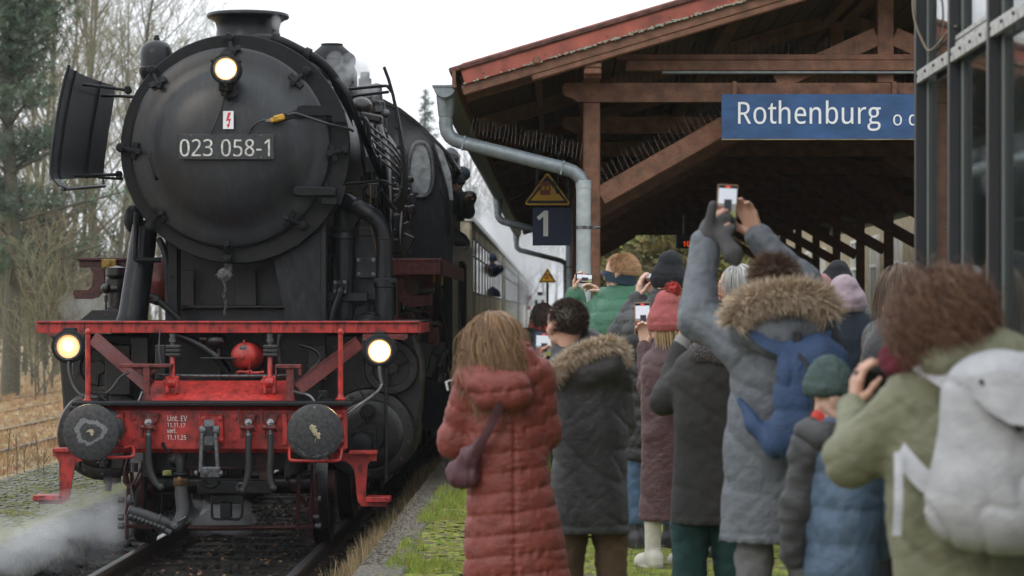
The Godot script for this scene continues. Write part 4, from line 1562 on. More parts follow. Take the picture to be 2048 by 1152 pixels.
	m.lathe(ch, Vector3.UP, [[0.36, -0.22], [0.31, -0.05], [0.287, 0.03], [0.282, 0.10], [0.295, 0.155], [0.335, 0.185], [0.366, 0.195], [0.374, 0.210], [0.368, 0.232], [0.345, 0.240], [0.31, 0.235], [0.29, 0.18], [0.26, 0.05], [0.26, -0.1], [0.0, -0.1]], 48)
	part(L, "chimney", m, B)
	m = MB.new()
	var bl := spot(313, 134, 24.4)
	m.lathe(bl, Vector3.UP, [[0.10, -0.16], [0.155, -0.06], [0.158, -0.01], [0.146, 0.0], [0.146, 0.11], [0.138, 0.165], [0.115, 0.205], [0.075, 0.232], [0.03, 0.243], [0.03, 0.262], [0.022, 0.268], [0.022, 0.285], [0.0, 0.287]], 28)
	part(L, "steam_bell", m, B)
	# pipes over the right shoulder
	m = MB.new()
	pipe(m, [[508, 77, 24.0], [540, 78, 23.9], [565, 84, 23.85], [605, 104, 23.9], [640, 124, 23.95], [668, 155, 24.0], [684, 195, 24.1], [694, 235, 24.3], [700, 290, 24.6]], 0.044, 12)
	for e in [[549, 78], [614, 109]]:
		m.disc(spot(e[0], e[1], 23.88), Vector3(0.9, -0.4, 0), 0.062, 0.06, 12)
	part(L, "blower_pipe", m, K)
	m = MB.new()
	pipe(m, [[575, 88, 24.2], [615, 122, 24.2], [640, 142, 24.1], [668, 158, 24.0], [690, 180, 23.9], [702, 210, 23.9], [716, 245, 23.95], [735, 290, 24.1], [752, 330, 24.2], [760, 350, 24.3]], 0.031, 10)
	part(L, "sand_pipe", m, K)
	m = MB.new()
	pipe(m, [[600, 98, 24.4], [635, 135, 24.4], [664, 175, 24.5], [676, 205, 24.6]], 0.02, 8)
	pipe(m, [[610, 150, 24.0], [640, 165, 24.1], [665, 195, 24.3], [672, 220, 24.4]], 0.016, 8)
	for e in [[655, 170, 24.2], [670, 182, 24.2], [660, 200, 24.3], [684, 214, 24.2], [700, 236, 24.4]]:
		m.box(spot(e[0], e[1], e[2]), Vector3(0.07, 0.05, 0.06), Basis(Vector3.BACK, rng.randf()), 0.012)
	part(L, "sand_pipe", m, O)
	# turret with its valves, steaming
	m = MB.new()
	var tu := spot(664, 146, 27.0)
	m.lathe(tu, Vector3.UP, [[0.26, -0.25], [0.25, 0.0], [0.22, 0.08], [0.20, 0.12], [0.215, 0.13], [0.19, 0.20], [0.11, 0.27], [0.11, 0.29], [0.0, 0.29]], 24)
	m.ball(spot(698, 122, 26.9), Vector3(0.07, 0.085, 0.08), 12)
	m.rod(spot(676, 125, 26.9), spot(698, 122, 26.9), 0.045, 10)
	m.ball(spot(642, 121, 26.9), Vector3(0.05, 0.06, 0.05), 10)
	part(L, "feed_dome", m, K)
	m = MB.new()
	var sv := spot(730, 182, 29.0)
	m.lathe(sv, Vector3.UP, [[0.14, -0.2], [0.13, 0.0], [0.07, 0.06], [0.07, 0.13], [0.05, 0.14], [0.05, 0.20], [0.0, 0.21]], 16)
	m.lathe(sv + Vector3(0.13, -0.02, 0.1), Vector3.UP, [[0.08, -0.2], [0.06, 0.0], [0.06, 0.08], [0.0, 0.10]], 12)
	part(L, "safety_valve", m, mats.dull_steel)
	m = MB.new()
	m.lathe(Vector3(cx, 4.28, -30.2), Vector3.UP, [[0.5, -0.3], [0.44, -0.05], [0.42, 0.05], [0.36, 0.16], [0.2, 0.22], [0.0, 0.23]], 32)
	part(L, "steam_dome", m, B)
	# smoke deflectors
	for s: float in [-1.0, 1.0]:
		var rows := []
		if s < 0:
			var fr := [[130, 130], [121, 160], [112, 200], [104, 245], [98, 290], [94, 325], [93, 345], [97, 360], [108, 372], [126, 379]]
			var bk := [[228, 172], [226, 196], [221, 228], [215, 262], [210, 298], [206, 330], [205, 345], [206, 356], [207, 364], [208, 372]]
			for k in 10:
				var a := spot(fr[k][0], fr[k][1], 22.9)
				var b := spot(bk[k][0], bk[k][1], 25.0)
				var row := []
				for q in 9:
					var t := q / 8.0
					var p := a.lerp(b, t)
					p.x += -0.05 * sin(PI * t) + (0.035 if q == 0 else 0.0)
					row.append(p)
				rows.append(row)
			var lip := []
			for k in range(7, 10):
				lip.append([rows[k][0], rows[k][1], rows[k][2]])
			rows = rows.slice(0, 8)
			m = MB.new()
			m.sheet(lip, 0.012)
			m.beam(rows[7][8], spot(208, 373, 25.0), 0.012, 0.06, Vector3.BACK, 0.002)
			part(L, "deflector_lip", m, B)
		else:
			var fr := [[768, 134], [777, 158], [786, 190], [793, 225], [799, 265], [804, 305], [806, 345], [804, 372], [798, 392], [788, 404]]
			for k in 10:
				var a := spot(fr[k][0], fr[k][1], 23.3)
				var b := a + Vector3(-0.075, -0.02, -2.0)
				rows.append([a, a.lerp(b, 0.33), a.lerp(b, 0.66), b])
		m = MB.new()
		m.sheet(rows, 0.012)
		var edge := []
		for row in rows:
			edge.append(row[0])
		m.tube(edge, 0.014, 8)
		var de := part(L, "smoke_deflector", m, B if s < 0 else K)
		if s < 0:
			m = MB.new()
			for q in [2, 6]:
				var rib := []
				for row in rows:
					rib.append(row[q] + Vector3(0.012, 0, 0))
				m.tube(rib, 0.016, 6)
			part(de, "rib", m, K).set_meta("kind", "stuff")
			m = MB.new()
			m.rod(spot(124, 379, 22.9), spot(209, 372, 24.9), 0.016, 8)
			part(de, "rail", m, mats.dull_steel)
			m = MB.new()
			pipe(m, [[165, 169, 23.6], [210, 174, 23.6], [264, 182, 23.6]], 0.014, 8)
			pipe(m, [[203, 192, 24.5], [235, 192, 24.4], [270, 194, 24.4]], 0.014, 8)
			pipe(m, [[150, 352, 23.4], [200, 350, 23.4], [244, 349, 23.5]], 0.014, 8)
			pipe(m, [[196, 355, 24.4], [215, 356, 24.4], [246, 358, 24.4]], 0.012, 8)
			for e in [[256, 180, 23.6], [238, 350, 23.5]]:
				m.box(spot(e[0], e[1], e[2]), Vector3(0.05, 0.07, 0.06), Basis.IDENTITY, 0.01)
			part(de, "stay", m, K)
		else:
			m = MB.new()
			pipe(m, [[655, 180, 24.6], [700, 178, 24.2], [765, 172, 23.8], [776, 174, 23.7], [783, 184, 23.7]], 0.014, 8)
			pipe(m, [[700, 193, 24.8], [740, 188, 24.6], [776, 184, 24.4]], 0.014, 8)
			part(de, "stay", m, K)
			m = MB.new()
			for k in 5:
				bolt(m, 789 + k * 4 - (2 if k > 3 else 0), 215 + k * 40, 23.28, 0.014, 0.012)
			pipe(m, [[784, 370, 23.4], [765, 362, 24.0], [720, 366, 24.0], [690, 368, 23.6]], 0.012, 8)
			part(de, "fixing", m, K).set_meta("kind", "stuff")
	# saddle under the smokebox
	m = MB.new()
	plate(m, [[548, 522], [600, 490], [649, 428], [649, 645], [574, 645], [560, 580]], 23.55, 0.03)
	block(m, 641, 430, 652, 645, 23.52, 0.2)
	part(L, "front_plate", m, B)
	m = MB.new()
	plate(m, [[338, 478], [354, 492], [354, 645], [334, 645]], 23.55, 0.25)
	bolt(m, 343, 551, 23.55)
	part(L, "front_plate", m, K)
	m = MB.new()
	block(m, 330, 470, 660, 648, 24.35, 0.08)
	plate(m, [[352, 622], [352, 540], [388, 540], [388, 622]], 24.2, 0.1)
	plate(m, [[470, 622], [470, 540], [512, 540], [512, 622]], 24.2, 0.1)
	block(m, 352, 610, 575, 616, 23.8, 0.4)
	block(m, 352, 618, 575, 646, 24.0, 0.05)
	part(L, "saddle", m, O)
	m = MB.new()
	var cp := spot(449, 550, 23.45)
	m.lathe(cp, Vector3.BACK, [[0.0, -0.04], [0.062, -0.04], [0.064, 0.01], [0.05, 0.02], [0.02, 0.022], [0.02, 0.05], [0.0, 0.05]], 20)
	m.box(cp + Vector3(-0.066, 0, 0), Vector3(0.025, 0.02, 0.03), Basis.IDENTITY, 0.005)
	m.box(cp + Vector3(0.066, 0, 0), Vector3(0.025, 0.02, 0.03), Basis.IDENTITY, 0.005)
	m.box(cp + Vector3(0.03, 0.09, -0.03), Vector3(0.07, 0.12, 0.03), Basis.IDENTITY, 0.005)
	part(L, "pipe_cap", m, mats.dull_steel)
	for k in 11:
		m = MB.new()
		var at := cp + Vector3(0.008 * sin(k * 1.1) + k * 0.001, -0.07 - k * 0.026, 0.03)
		var u := Vector3.RIGHT if k % 2 == 0 else Vector3.BACK
		ring(m, at, u, Vector3.UP, 0.009, 0.018, 0.0035, 10)
		part(L, "chain_link", m, mats.steel)
	# right-hand steam pipes
	m = MB.new()
	m.lathe(spot(686, 645, 23.9), Vector3.UP, [[0.095, 0.0], [0.098, 0.06], [0.094, 0.3], [0.094, 0.74], [0.112, 0.745], [0.112, 0.785], [0.108, 0.79], [0.108, 0.80], [0.112, 0.805], [0.112, 0.84], [0.085, 0.845], [0.085, 1.15]], 24)
	block(m, 650, 585, 735, 603, 23.78, 0.2)
	part(L, "steam_pipe", m, B)
	m = MB.new()
	block(m, 706, 470, 757, 600, 24.1, 0.3)
	block(m, 716, 455, 750, 472, 24.05, 0.2)
	part(L, "valve_block", m, B)
	m = MB.new()
	block(m, 711, 515, 752, 556, 23.98, 0.12, 0.005)
	part(L, "cover_plate", m, B)
	m = MB.new()
	for e in [[717, 520], [747, 520], [717, 549], [747, 549]]:
		bolt(m, e[0], e[1], 23.98, 0.014, 0.02)
	part(L, "cover_bolt", m, mats.steel).set_meta("kind", "stuff")
	m = MB.new()
	block(m, 665, 561, 695, 589, 23.74, 0.08, 0.006)
	part(L, "drain_flange", m, B)
	m = MB.new()
	pipe(m, [[680, 575, 23.66], [680, 580, 23.60], [678, 592, 23.60], [670, 612, 23.6], [660, 648, 23.6]], 0.034, 12)
	part(L, "drain_pipe", m, B)
	m = MB.new()
	for e in [[670, 565], [689, 565], [670, 584], [689, 584]]:
		bolt(m, e[0], e[1], 23.74, 0.012, 0.02)
	part(L, "drain_bolt", m, mats.steel).set_meta("kind", "stuff")
	m = MB.new()
	pipe(m, [[684, 398, 23.9], [705, 410, 23.75], [735, 426, 23.7], [750, 436, 23.7], [762, 452, 23.7], [768, 475, 23.7], [769, 505, 23.7], [769, 560, 23.7]], 0.073, 16)
	m.disc(spot(708, 411, 23.74), Vector3(0.83, -0.55, 0), 0.082, 0.03, 18)
	m.disc(spot(741, 429, 23.7), Vector3(0.83, -0.55, 0), 0.078, 0.012, 18)
	m.disc(spot(769, 478, 23.7), Vector3.UP, 0.078, 0.012, 18)
	part(L, "exhaust_pipe", m, B)
	m = MB.new()
	m.lathe(spot(769, 650, 23.7), Vector3.UP, [[0.083, 0.0], [0.083, 0.33], [0.094, 0.335], [0.094, 0.395], [0.088, 0.40], [0.07, 0.405]], 20)
	block(m, 747, 556, 791, 566, 23.62, 0.16)
	part(L, "feed_cylinder", m, B)
	m = MB.new()
	pipe(m, [[738, 440, 23.85], [745, 470, 23.85], [752, 500, 23.85], [755, 545, 23.85]], 0.0055, 6)
	pipe(m, [[741, 370, 24.0], [741, 400, 23.9], [738, 440, 23.85]], 0.0055, 6)
	part(L, "copper_pipe", m, mats.brass)
	m = MB.new()
	block(m, 732, 582, 752, 600, 23.9, 0.1)
	block(m, 690, 610, 745, 645, 24.05, 0.1)
	plate(m, [[655, 645], [735, 605], [735, 645]], 23.95, 0.03)
	pipe(m, [[718, 640, 23.7], [735, 635, 23.65], [752, 638, 23.6]], 0.05, 12)
	m.ball(spot(735, 648, 23.5), Vector3(0.14, 0.08, 0.14), 14)
	part(L, "pipe_foot", m, B)
	# lubricator and fittings right of the smokebox
	m = MB.new()
	block(m, 734, 366, 756, 396, 24.3, 0.15)
	block(m, 718, 366, 731, 377, 24.3, 0.1)
	m.disc(spot(741, 383, 24.28), Vector3.BACK, 0.045, 0.05, 14)
	m.rod(spot(726, 352, 24.3), spot(726, 366, 24.3), 0.022, 10)
	m.rod(spot(728, 378, 24.3), spot(730, 412, 24.3), 0.018, 8)
	m.rod(spot(745, 345, 24.4), spot(745, 366, 24.4), 0.03, 10)
	m.box(spot(746, 330, 24.6), Vector3(0.14, 0.16, 0.2), Basis.IDENTITY, 0.01)
	part(L, "lubricator", m, O)
	m = MB.new()
	block(m, 718, 440, 756, 466, 24.2, 0.2)
	for e in [[720, 455], [750, 460], [735, 445]]:
		bolt(m, e[0], e[1], 24.18, 0.014, 0.02)
	part(L, "valve_cover", m, O)
	m = MB.new()
	for k in 5:
		var o := k * 15.0
		pipe(m, [[738 + k * 3, 250 + o, 25.6], [752 + k * 3, 262 + o, 25.8], [785 + k * 3, 290 + o, 26.4], [806 + k, 322 + o, 27.0]], 0.011, 6)
	for e in [[765, 272, 25.9], [758, 287, 25.9], [770, 300, 26.0], [790, 310, 26.4], [770, 322, 26.0]]:
		m.disc(spot(e[0], e[1], e[2]), Vector3(1, -0.8, -0.5), 0.024, 0.03, 8)
	part(L, "oil_pipe", m, mats.steel)
	m = MB.new()
	m.box(spot(742, 236, 26.0), Vector3(0.22, 0.08, 0.25), Basis(Vector3.BACK, -0.2), 0.02)
	m.ball(spot(722, 214, 26.0), Vector3(0.11, 0.10, 0.12), 12)
	m.rod(spot(705, 205, 26.0), spot(738, 218, 26.0), 0.05, 10)
	m.box(spot(758, 215, 27.0), Vector3(0.12, 0.14, 0.14), Basis.IDENTITY, 0.02)
	pipe(m, [[727, 235, 25.5], [736, 250, 25.5], [740, 300, 25.5], [748, 380, 25.3]], 0.02, 8)
	pipe(m, [[715, 260, 25.0], [728, 320, 25.0], [736, 380, 25.0], [740, 440, 25.0]], 0.026, 8)
	pipe(m, [[756, 240, 27.5], [772, 300, 27.2], [780, 380, 26.8], [782, 500, 26.5]], 0.03, 8)
	pipe(m, [[760, 380, 26.0], [790, 420, 26.5], [812, 415, 27.5], [818, 440, 28.0]], 0.02, 8)
	pipe(m, [[795, 330, 27.5], [805, 400, 27.5], [800, 470, 27.0], [806, 520, 27.0]], 0.022, 8)
	for k in 12:
		var qx := rng.randf_range(706, 770)
		var qd := 25.0 + (qx - 706.0) * 0.06
		pipe(m, [[qx, rng.randf_range(215, 260), qd], [qx + 6, 290, qd], [qx + rng.randf_range(-4, 16), 340, qd + 0.2], [qx + rng.randf_range(-4, 24), rng.randf_range(380, 500), qd + 0.4]], rng.randf_range(0.009, 0.02), 6)
		m.box(spot(qx + 4, rng.randf_range(240, 420), qd - 0.05), Vector3(rng.randf_range(0.05, 0.1), rng.randf_range(0.05, 0.12), 0.1), Basis(Vector3.BACK, rng.randf_range(-0.4, 0.4)), 0.012)
	for k in 22:
		m.box(spot(rng.randf_range(762, 830), rng.randf_range(350, 500), rng.randf_range(27.5, 30.5)), Vector3(rng.randf_range(0.05, 0.16), rng.randf_range(0.05, 0.2), 0.2), Basis(Vector3.BACK, rng.randf_range(-0.5, 0.5)), 0.015)
	part(L, "pump_gear", m, O)
	m = MB.new()
	m.rod(spot(757, 211, 26.9), spot(757, 224, 26.9), 0.05, 10)
	m.ball(spot(772, 227, 26.8), Vector3(0.04, 0.045, 0.04), 10)
	pipe(m, [[741, 200, 26.9], [760, 205, 26.9], [764, 228, 26.9]], 0.008, 6)
	part(L, "valve_wheel", m, mats.dull_steel)
	# left-hand pipes and fittings
	m = MB.new()
	m.tube([spot(290, 452, 24.0), spot(288, 470, 24.0), spot(266, 632, 23.9), spot(265, 645, 23.9)], [0.115, 0.115, 0.13, 0.15], 22)
	part(L, "steam_pipe", m, B)
	m = MB.new()
	pipe(m, [[273, 425, 23.9], [272, 460, 23.8], [270, 505, 23.75], [272, 518, 23.75], [284, 520, 23.75], [322, 520, 23.75]], 0.024, 8)
	pipe(m, [[318, 478, 23.7], [328, 500, 23.65], [334, 530, 23.6], [338, 580, 23.6], [347, 648, 23.6]], 0.03, 10)
	pipe(m, [[300, 592, 23.4], [312, 598, 23.4], [340, 622, 23.4], [372, 652, 23.4]], 0.028, 10)
	m.disc(spot(312, 599, 23.4), Vector3(0.8, -0.6, 0), 0.045, 0.04, 12)
	m.ball(spot(267, 438, 24.1), Vector3(0.09, 0.13, 0.12), 12)
	block(m, 255, 440, 300, 462, 24.1, 0.2)
	part(L, "air_pipe", m, K)
	m = MB.new()
	var tank := spot(318, 562, 24.6)
	m.lathe(tank, Vector3.FORWARD, [[0.0, 0.0], [0.15, 0.03], [0.22, 0.1], [0.23, 0.2], [0.23, 3.0], [0.0, 3.1]], 24)
	part(L, "air_tank", m, RD)
	m = MB.new()
	block(m, 153, 515, 275, 521, 25.2, 4.0)
	block(m, 158, 521, 275, 535, 25.24, 0.05)
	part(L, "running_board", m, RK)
	m = MB.new()
	plate(m, [[180, 536], [208, 536], [208, 572], [205, 584], [196, 594], [184, 598], [150, 598], [146, 588], [147, 580], [176, 580], [184, 572], [186, 548]], 25.2, 0.06)
	plate(m, [[208, 535], [256, 535], [256, 558], [225, 546]], 25.3, 0.03)
	part(L, "board_bracket", m, RK)
	m = MB.new()
	block(m, 203, 518, 232, 535, 25.15, 0.06, 0.006)
	m.disc(spot(217, 526, 25.14), Vector3.BACK, 0.022, 0.02, 10)
	part(L, "socket_box", m, mats.yellow_dirty)
	m = MB.new()
	m.lathe(spot(234, 622, 25.0), Vector3.UP, [[0.10, 0.0], [0.10, 0.03], [0.085, 0.04], [0.085, 0.2], [0.11, 0.21], [0.11, 0.29], [0.06, 0.30], [0.10, 0.33], [0.10, 0.40], [0.0, 0.42]], 16)
	m.ball(spot(213, 577, 24.9), Vector3(0.055, 0.05, 0.06), 10)
	m.rod(spot(213, 577, 24.9), spot(235, 577, 24.9), 0.035, 8)
	m.rod(spot(212, 590, 24.9), spot(212, 640, 24.9), 0.011, 6)
	m.box(spot(212, 598, 24.9), Vector3(0.03, 0.06, 0.03), Basis.IDENTITY, 0.006)
	plate(m, [[160, 640], [184, 620], [250, 620], [250, 642]], 24.8, 1.2)
	part(L, "feed_pump", m, O)
	# front platform
	m = MB.new()
	block(m, 76, 645.5, 838, 666, 22.8, 0.02, 0.004)
	block(m, 72, 642, 840, 646, 22.77, 0.08, 0.004)
	var side_r := spot(838, 656, 22.8)
	var side_l := spot(76, 656, 22.8)
	m.box(Vector3(side_r.x + 0.005, side_r.y, -23.6), Vector3(0.02, 0.085, 1.58), Basis.IDENTITY, 0.004)
	m.box(Vector3(side_l.x - 0.005, side_l.y, -23.3), Vector3(0.02, 0.085, 0.98), Basis.IDENTITY, 0.004)
	part(L, "platform_edge", m, R)
	m = MB.new()
	var a0 := spot(74, 643, 22.84)
	var a1 := spot(839, 643, 22.84)
	m.box(Vector3((a0.x + a1.x) * 0.5, a0.y + 0.0, -23.85), Vector3(a1.x - a0.x, 0.014, 2.1), Basis.IDENTITY, 0.002)
	part(L, "platform_plate", m, K)
	m = MB.new()
	for e in [[169, 0], [674, 0]]:
		block(m, e[0] - 0.7, 645, e[0] + 0.7, 667, 22.797, 0.01, 0.0)
	part(L, "platform_joint", m, K).set_meta("kind", "stuff")
	m = MB.new()
	plate(m, [[88, 666], [150, 666], [150, 680], [118, 678], [100, 674]], 22.5, 0.02)
	plate(m, [[150, 666], [176, 666], [165, 700], [150, 715]], 22.5, 0.02)
	plate(m, [[725, 668], [815, 668], [815, 676], [808, 680], [788, 678], [788, 712], [770, 720], [725, 700]], 22.5, 0.02)
	part(L, "lamp_bracket", m, RD)
	for e in [[176, 803], [681, 800]]:
		m = MB.new()
		var t := spot(e[0], 664, 21.95)
		var b := spot(e[0], e[1], 21.95)
		m.tube([b, t], [0.023, 0.019], 12)
		m.ball(t, Vector3.ONE * 0.028, 12)
		m.lathe(b, Vector3.UP, [[0.045, 0.0], [0.045, 0.01], [0.03, 0.02], [0.023, 0.05]], 12)
		part(L, "handrail_post", m, R)
	for e in [[186, 676, 300, 775], [719, 686, 596, 778]]:
		m = MB.new()
		var a := spot(e[0], e[1], 22.72)
		var b := spot(e[2], e[3], 21.98)
		m.beam(a, b, 0.11, 0.012, Vector3.BACK, 0.002)
		var ax := (b - a).normalized()
		var upv := ax.cross(Vector3.BACK).normalized()
		if upv.y < 0.0:
			upv = -upv
		m.beam(a + upv * 0.058 + Vector3(0, 0, 0.012), b + upv * 0.058 + Vector3(0, 0, 0.012), 0.008, 0.03, Vector3.BACK, 0.002)
		part(L, "platform_brace", m, RD)
	# sloping apron behind the beam and what stands on it
	m = MB.new()
	var q0 := spot(296, 806, 21.95)
	var q1 := spot(590, 806, 21.95)
	var q2 := spot(588, 764, 22.4)
	var q3 := spot(300, 764, 22.4)
	m.sheet([[q3, q3.lerp(q2, 0.33), q3.lerp(q2, 0.66), q2], [q3.lerp(q0, 0.4) + Vector3(0, 0.02, 0.02), q3.lerp(q0, 0.4).lerp(q2.lerp(q1, 0.4), 0.33) + Vector3(0, 0.02, 0.02), q3.lerp(q0, 0.4).lerp(q2.lerp(q1, 0.4), 0.66) + Vector3(0, 0.02, 0.02), q2.lerp(q1, 0.4) + Vector3(0, 0.02, 0.02)], [q0, q0.lerp(q1, 0.33), q0.lerp(q1, 0.66), q1]], 0.012)
	part(L, "apron", m, R)
	for k in 2:
		var px: float = [345.0, 540.0][k]
		m = MB.new()
		for o in [-11.0, 8.0]:
			block(m, px + o - 4, 752, px + o + 4, 787, 22.05, 0.06)
		m.disc(spot(px - 1, 765, 22.08), Vector3.RIGHT, 0.045, 0.07, 16)
		m.disc(spot(px - 15, 764, 22.08), Vector3.RIGHT, 0.025, 0.02, 10)
		m.rod(spot(px, 760, 22.1), spot(px, 708, 22.15), 0.021, 10)
		m.ball(spot(px, 760, 22.1), Vector3(0.026, 0.05, 0.026), 10)
		part(L, "hinge_lug", m, R)
		m = MB.new()
		for j in 3:
			block(m, px - 14, 690 + j * 8, px + 14, 696.5 + j * 8, 22.1, 0.12, 0.008)
		part(L, "rubber_block", m, mats.rubber)
		m = MB.new()
		m.rod(spot(px, 690, 22.16), spot(px, 668, 22.16), 0.016, 8)
		m.lathe(spot(px, 684, 22.16), Vector3.UP, [[0.028, 0.0], [0.028, 0.03], [0.0, 0.03]], 6)
		m.lathe(spot(px, 675, 22.16), Vector3.UP, [[0.024, 0.0], [0.024, 0.03], [0.0, 0.03]], 6)
		part(L, "tie_bolt", m, mats.dull_steel)
	m = MB.new()
	pipe(m, [[316, 750, 22.15], [400, 752, 22.15], [500, 752, 22.15], [582, 751, 22.15]], 0.012, 8, 2)
	part(L, "brake_shaft", m, mats.dull_steel)
	m = MB.new()
	block(m, 237, 728, 342, 735, 21.95, 0.16, 0.004)
	block(m, 286, 735, 299, 803, 21.95, 0.05, 0.004)
	plate(m, [[260, 735], [286, 735], [286, 752]], 21.99, 0.02)
	plate(m, [[299, 735], [322, 735], [299, 752]], 21.99, 0.02)
	plate(m, [[282, 803], [304, 803], [296, 782], [290, 782]], 21.94, 0.02)
	part(L, "step_bracket", m, RD)
	m = MB.new()
	block(m, 550, 729, 602, 737, 21.95, 0.14, 0.004)
	block(m, 597, 737, 602, 751, 21.95, 0.12, 0.004)
	block(m, 550, 737, 553, 751, 21.95, 0.12, 0.002)
	block(m, 572, 737, 588, 806, 21.97, 0.05, 0.004)
	part(L, "step_bracket", m, RD)
	m = MB.new()
	var tk := spot(488, 713, 22.7)
	m.lathe(tk, Vector3.BACK, [[0.118, -0.5], [0.118, -0.05], [0.108, -0.01], [0.08, 0.022], [0.045, 0.036], [0.0, 0.04]], 28)
	m.disc(tk + Vector3(-0.012, -0.002, 0.04), Vector3.BACK, 0.024, 0.02, 12)
	m.box(tk + Vector3(-0.012, -0.002, 0.055), Vector3(0.022, 0.022, 0.02), Basis(Vector3.BACK, 0.2), 0.003)
	m.rod(tk + Vector3(0.0, 0.11, 0.0), tk + Vector3(0.0, 0.14, 0.0), 0.01, 6)
	pipe(m, [[473, 750, 22.55], [478, 744, 22.5], [495, 745, 22.5], [512, 746, 22.5], [528, 744, 22.5]], 0.012, 8)
	m.ball(spot(499, 745, 22.5), Vector3(0.03, 0.025, 0.025), 10)
	m.rod(spot(499, 745, 22.48), spot(499, 722, 22.46), 0.007, 6)
	part(L, "brake_reservoir", m, R)
	m = MB.new()
	m.ball(tk + Vector3(-0.005, 0.066, 0.022), Vector3(0.032, 0.03, 0.01), 10)
	part(L, "bare_patch", m, mats.dull_steel)
	m = MB.new()
	for e in [[205, 800], [645, 797]]:
		block(m, e[0] - 9, e[1] - 16, e[0] + 9, e[1] + 2, 21.9, 0.08, 0.006)
		block(m, e[0] - 14, e[1] + 2, e[0] + 20, e[1] + 6, 21.88, 0.12, 0.004)
		m.disc(spot(e[0] - 1, e[1] - 6, 21.89), Vector3.BACK, 0.016, 0.02, 10)
		m.rod(spot(e[0] - 2, e[1] - 6, 21.87), spot(e[0] + (8 if e[0] < 300 else -10), e[1] + 2, 21.84), 0.007, 6)
	part(L, "cable_socket", m, K)
	m = MB.new()
	pipe(m, [[137, 724, 22.2], [138, 745, 22.15], [146, 770, 22.1], [160, 788, 22.0], [178, 795, 21.95], [196, 795, 21.9]], 0.011, 8)
	pipe(m, [[212, 787, 21.9], [225, 775, 21.92], [240, 755, 21.95], [258, 745, 21.95]], 0.010, 8)
	pipe(m, [[759, 734, 22.2], [760, 750, 22.15], [764, 768, 22.1]], 0.017, 8)
	pipe(m, [[588, 783, 21.92], [600, 787, 21.9], [612, 789, 21.88]], 0.014, 8)
	part(L, "lamp_cable", m, mats.rubber)
	m = MB.new()
	pipe(m, [[764, 768, 22.1], [757, 781, 22.05], [740, 795, 21.95], [715, 812, 21.85], [694, 827, 21.78]], 0.013, 8)
	pipe(m, [[612, 789, 21.88], [622, 794, 21.86], [629, 804, 21.85]], 0.013, 8)
	pipe(m, [[275, 806, 21.85], [280, 795, 21.9], [284, 784, 21.93]], 0.009, 6)
	part(L, "armoured_cable", m, mats.steel)
	# buffer beam
	m = MB.new()
	block(m, 159, 812, 693, 906, 21.72, 0.16, 0.035)
	var beam := part(L, "buffer_beam", m, R)
	m = MB.new()
	block(m, 143, 804, 704, 812, 21.60, 0.45, 0.006)
	part(L, "footboard", m, K)
	m = MB.new()
	for e in [[268, 836], [268, 877], [305, 877], [470, 836], [470, 880], [575, 836]]:
		bolt(m, e[0], e[1], 21.72, 0.017, 0.014)
	part(beam, "bolt", m, R).set_meta("kind", "stuff")
	m = MB.new()
	for e in [[226, 826, 247, 891], [662, 826, 690, 891], [563, 826, 575, 891]]:
		block(m, e[0], e[1], e[2], e[3], 21.695, 0.03, 0.006)
	for e in [[237, 834], [239, 859], [237, 882], [680, 834], [684, 882]]:
		bolt(m, e[0], e[1], 21.69, 0.018, 0.018)
	part(beam, "buffer_plate", m, R)
	for k in 2:
		var px: float = [180.5, 629.0][k]
		var at := spot(px, 864.5, 21.1)
		m = MB.new()
		m.lathe(at, Vector3.BACK, [[0.0, -0.62], [0.17, -0.61], [0.17, -0.58], [0.13, -0.56], [0.125, -0.25], [0.10, -0.24], [0.10, -0.10], [0.14, -0.06], [0.205, -0.05], [0.218, -0.042], [0.221, -0.03], [0.219, -0.018], [0.19, -0.010], [0.12, -0.004], [0.0, 0.0]], 48)
		var bf := part(L, "buffer", m, mats.buffer_face)
		if k == 0:
			# the ring of bare metal rubbed by other buffers and the grease inside it
			m = MB.new()
			var n := 56
			var inner := []
			var outer := []
			for i in n:
				var an := TAU * i / n
				var wob := 0.010 * sin(an * 3.0 + 1.0) + 0.006 * sin(an * 7.0) + rng.randf_range(-0.006, 0.006)
				var lo := 1.0 - 0.55 * maxf(0.0, cos(an + 1.2))
				inner.append(Vector2(cos(an) * (0.085 + wob * 0.6), sin(an) * (0.070 + wob * 0.6)))
				outer.append(Vector2(cos(an) * (0.092 + 0.030 * lo + wob + rng.randf_range(0, 0.008)), sin(an) * (0.076 + 0.024 * lo + wob + rng.randf_range(0, 0.008))))
			for i in n:
				var j := (i + 1) % n
				var z := Vector3(0, 0, 0.0012)
				m.quad(at + Vector3(inner[i].x, inner[i].y, -0.003) + z, at + Vector3(inner[j].x, inner[j].y, -0.003) + z, at + Vector3(outer[j].x, outer[j].y, -0.004) + z, at + Vector3(outer[i].x, outer[i].y, -0.004) + z, Vector3.BACK)
			part(bf, "rubbed_ring", m, mats.bare_steel)
			m = MB.new()
			for i in 26:
				m.ball(at + Vector3(rng.randf_range(-0.022, 0.02), rng.randf_range(-0.022, 0.018), 0.0), Vector3(rng.randf_range(0.004, 0.013), rng.randf_range(0.003, 0.009), 0.002), 8)
			part(bf, "grease", m, mats.grease).set_meta("kind", "stuff")
		else:
			m = MB.new()
			for i in 46:
				var t := rng.randf()
				m.ball(at + Vector3(-0.022 + 0.055 * t + rng.randf_range(-0.014, 0.014), 0.045 - 0.075 * t + rng.randf_range(-0.014, 0.014), 0.001), Vector3(rng.randf_range(0.004, 0.014), rng.randf_range(0.004, 0.016), rng.randf_range(0.003, 0.006)), 8)
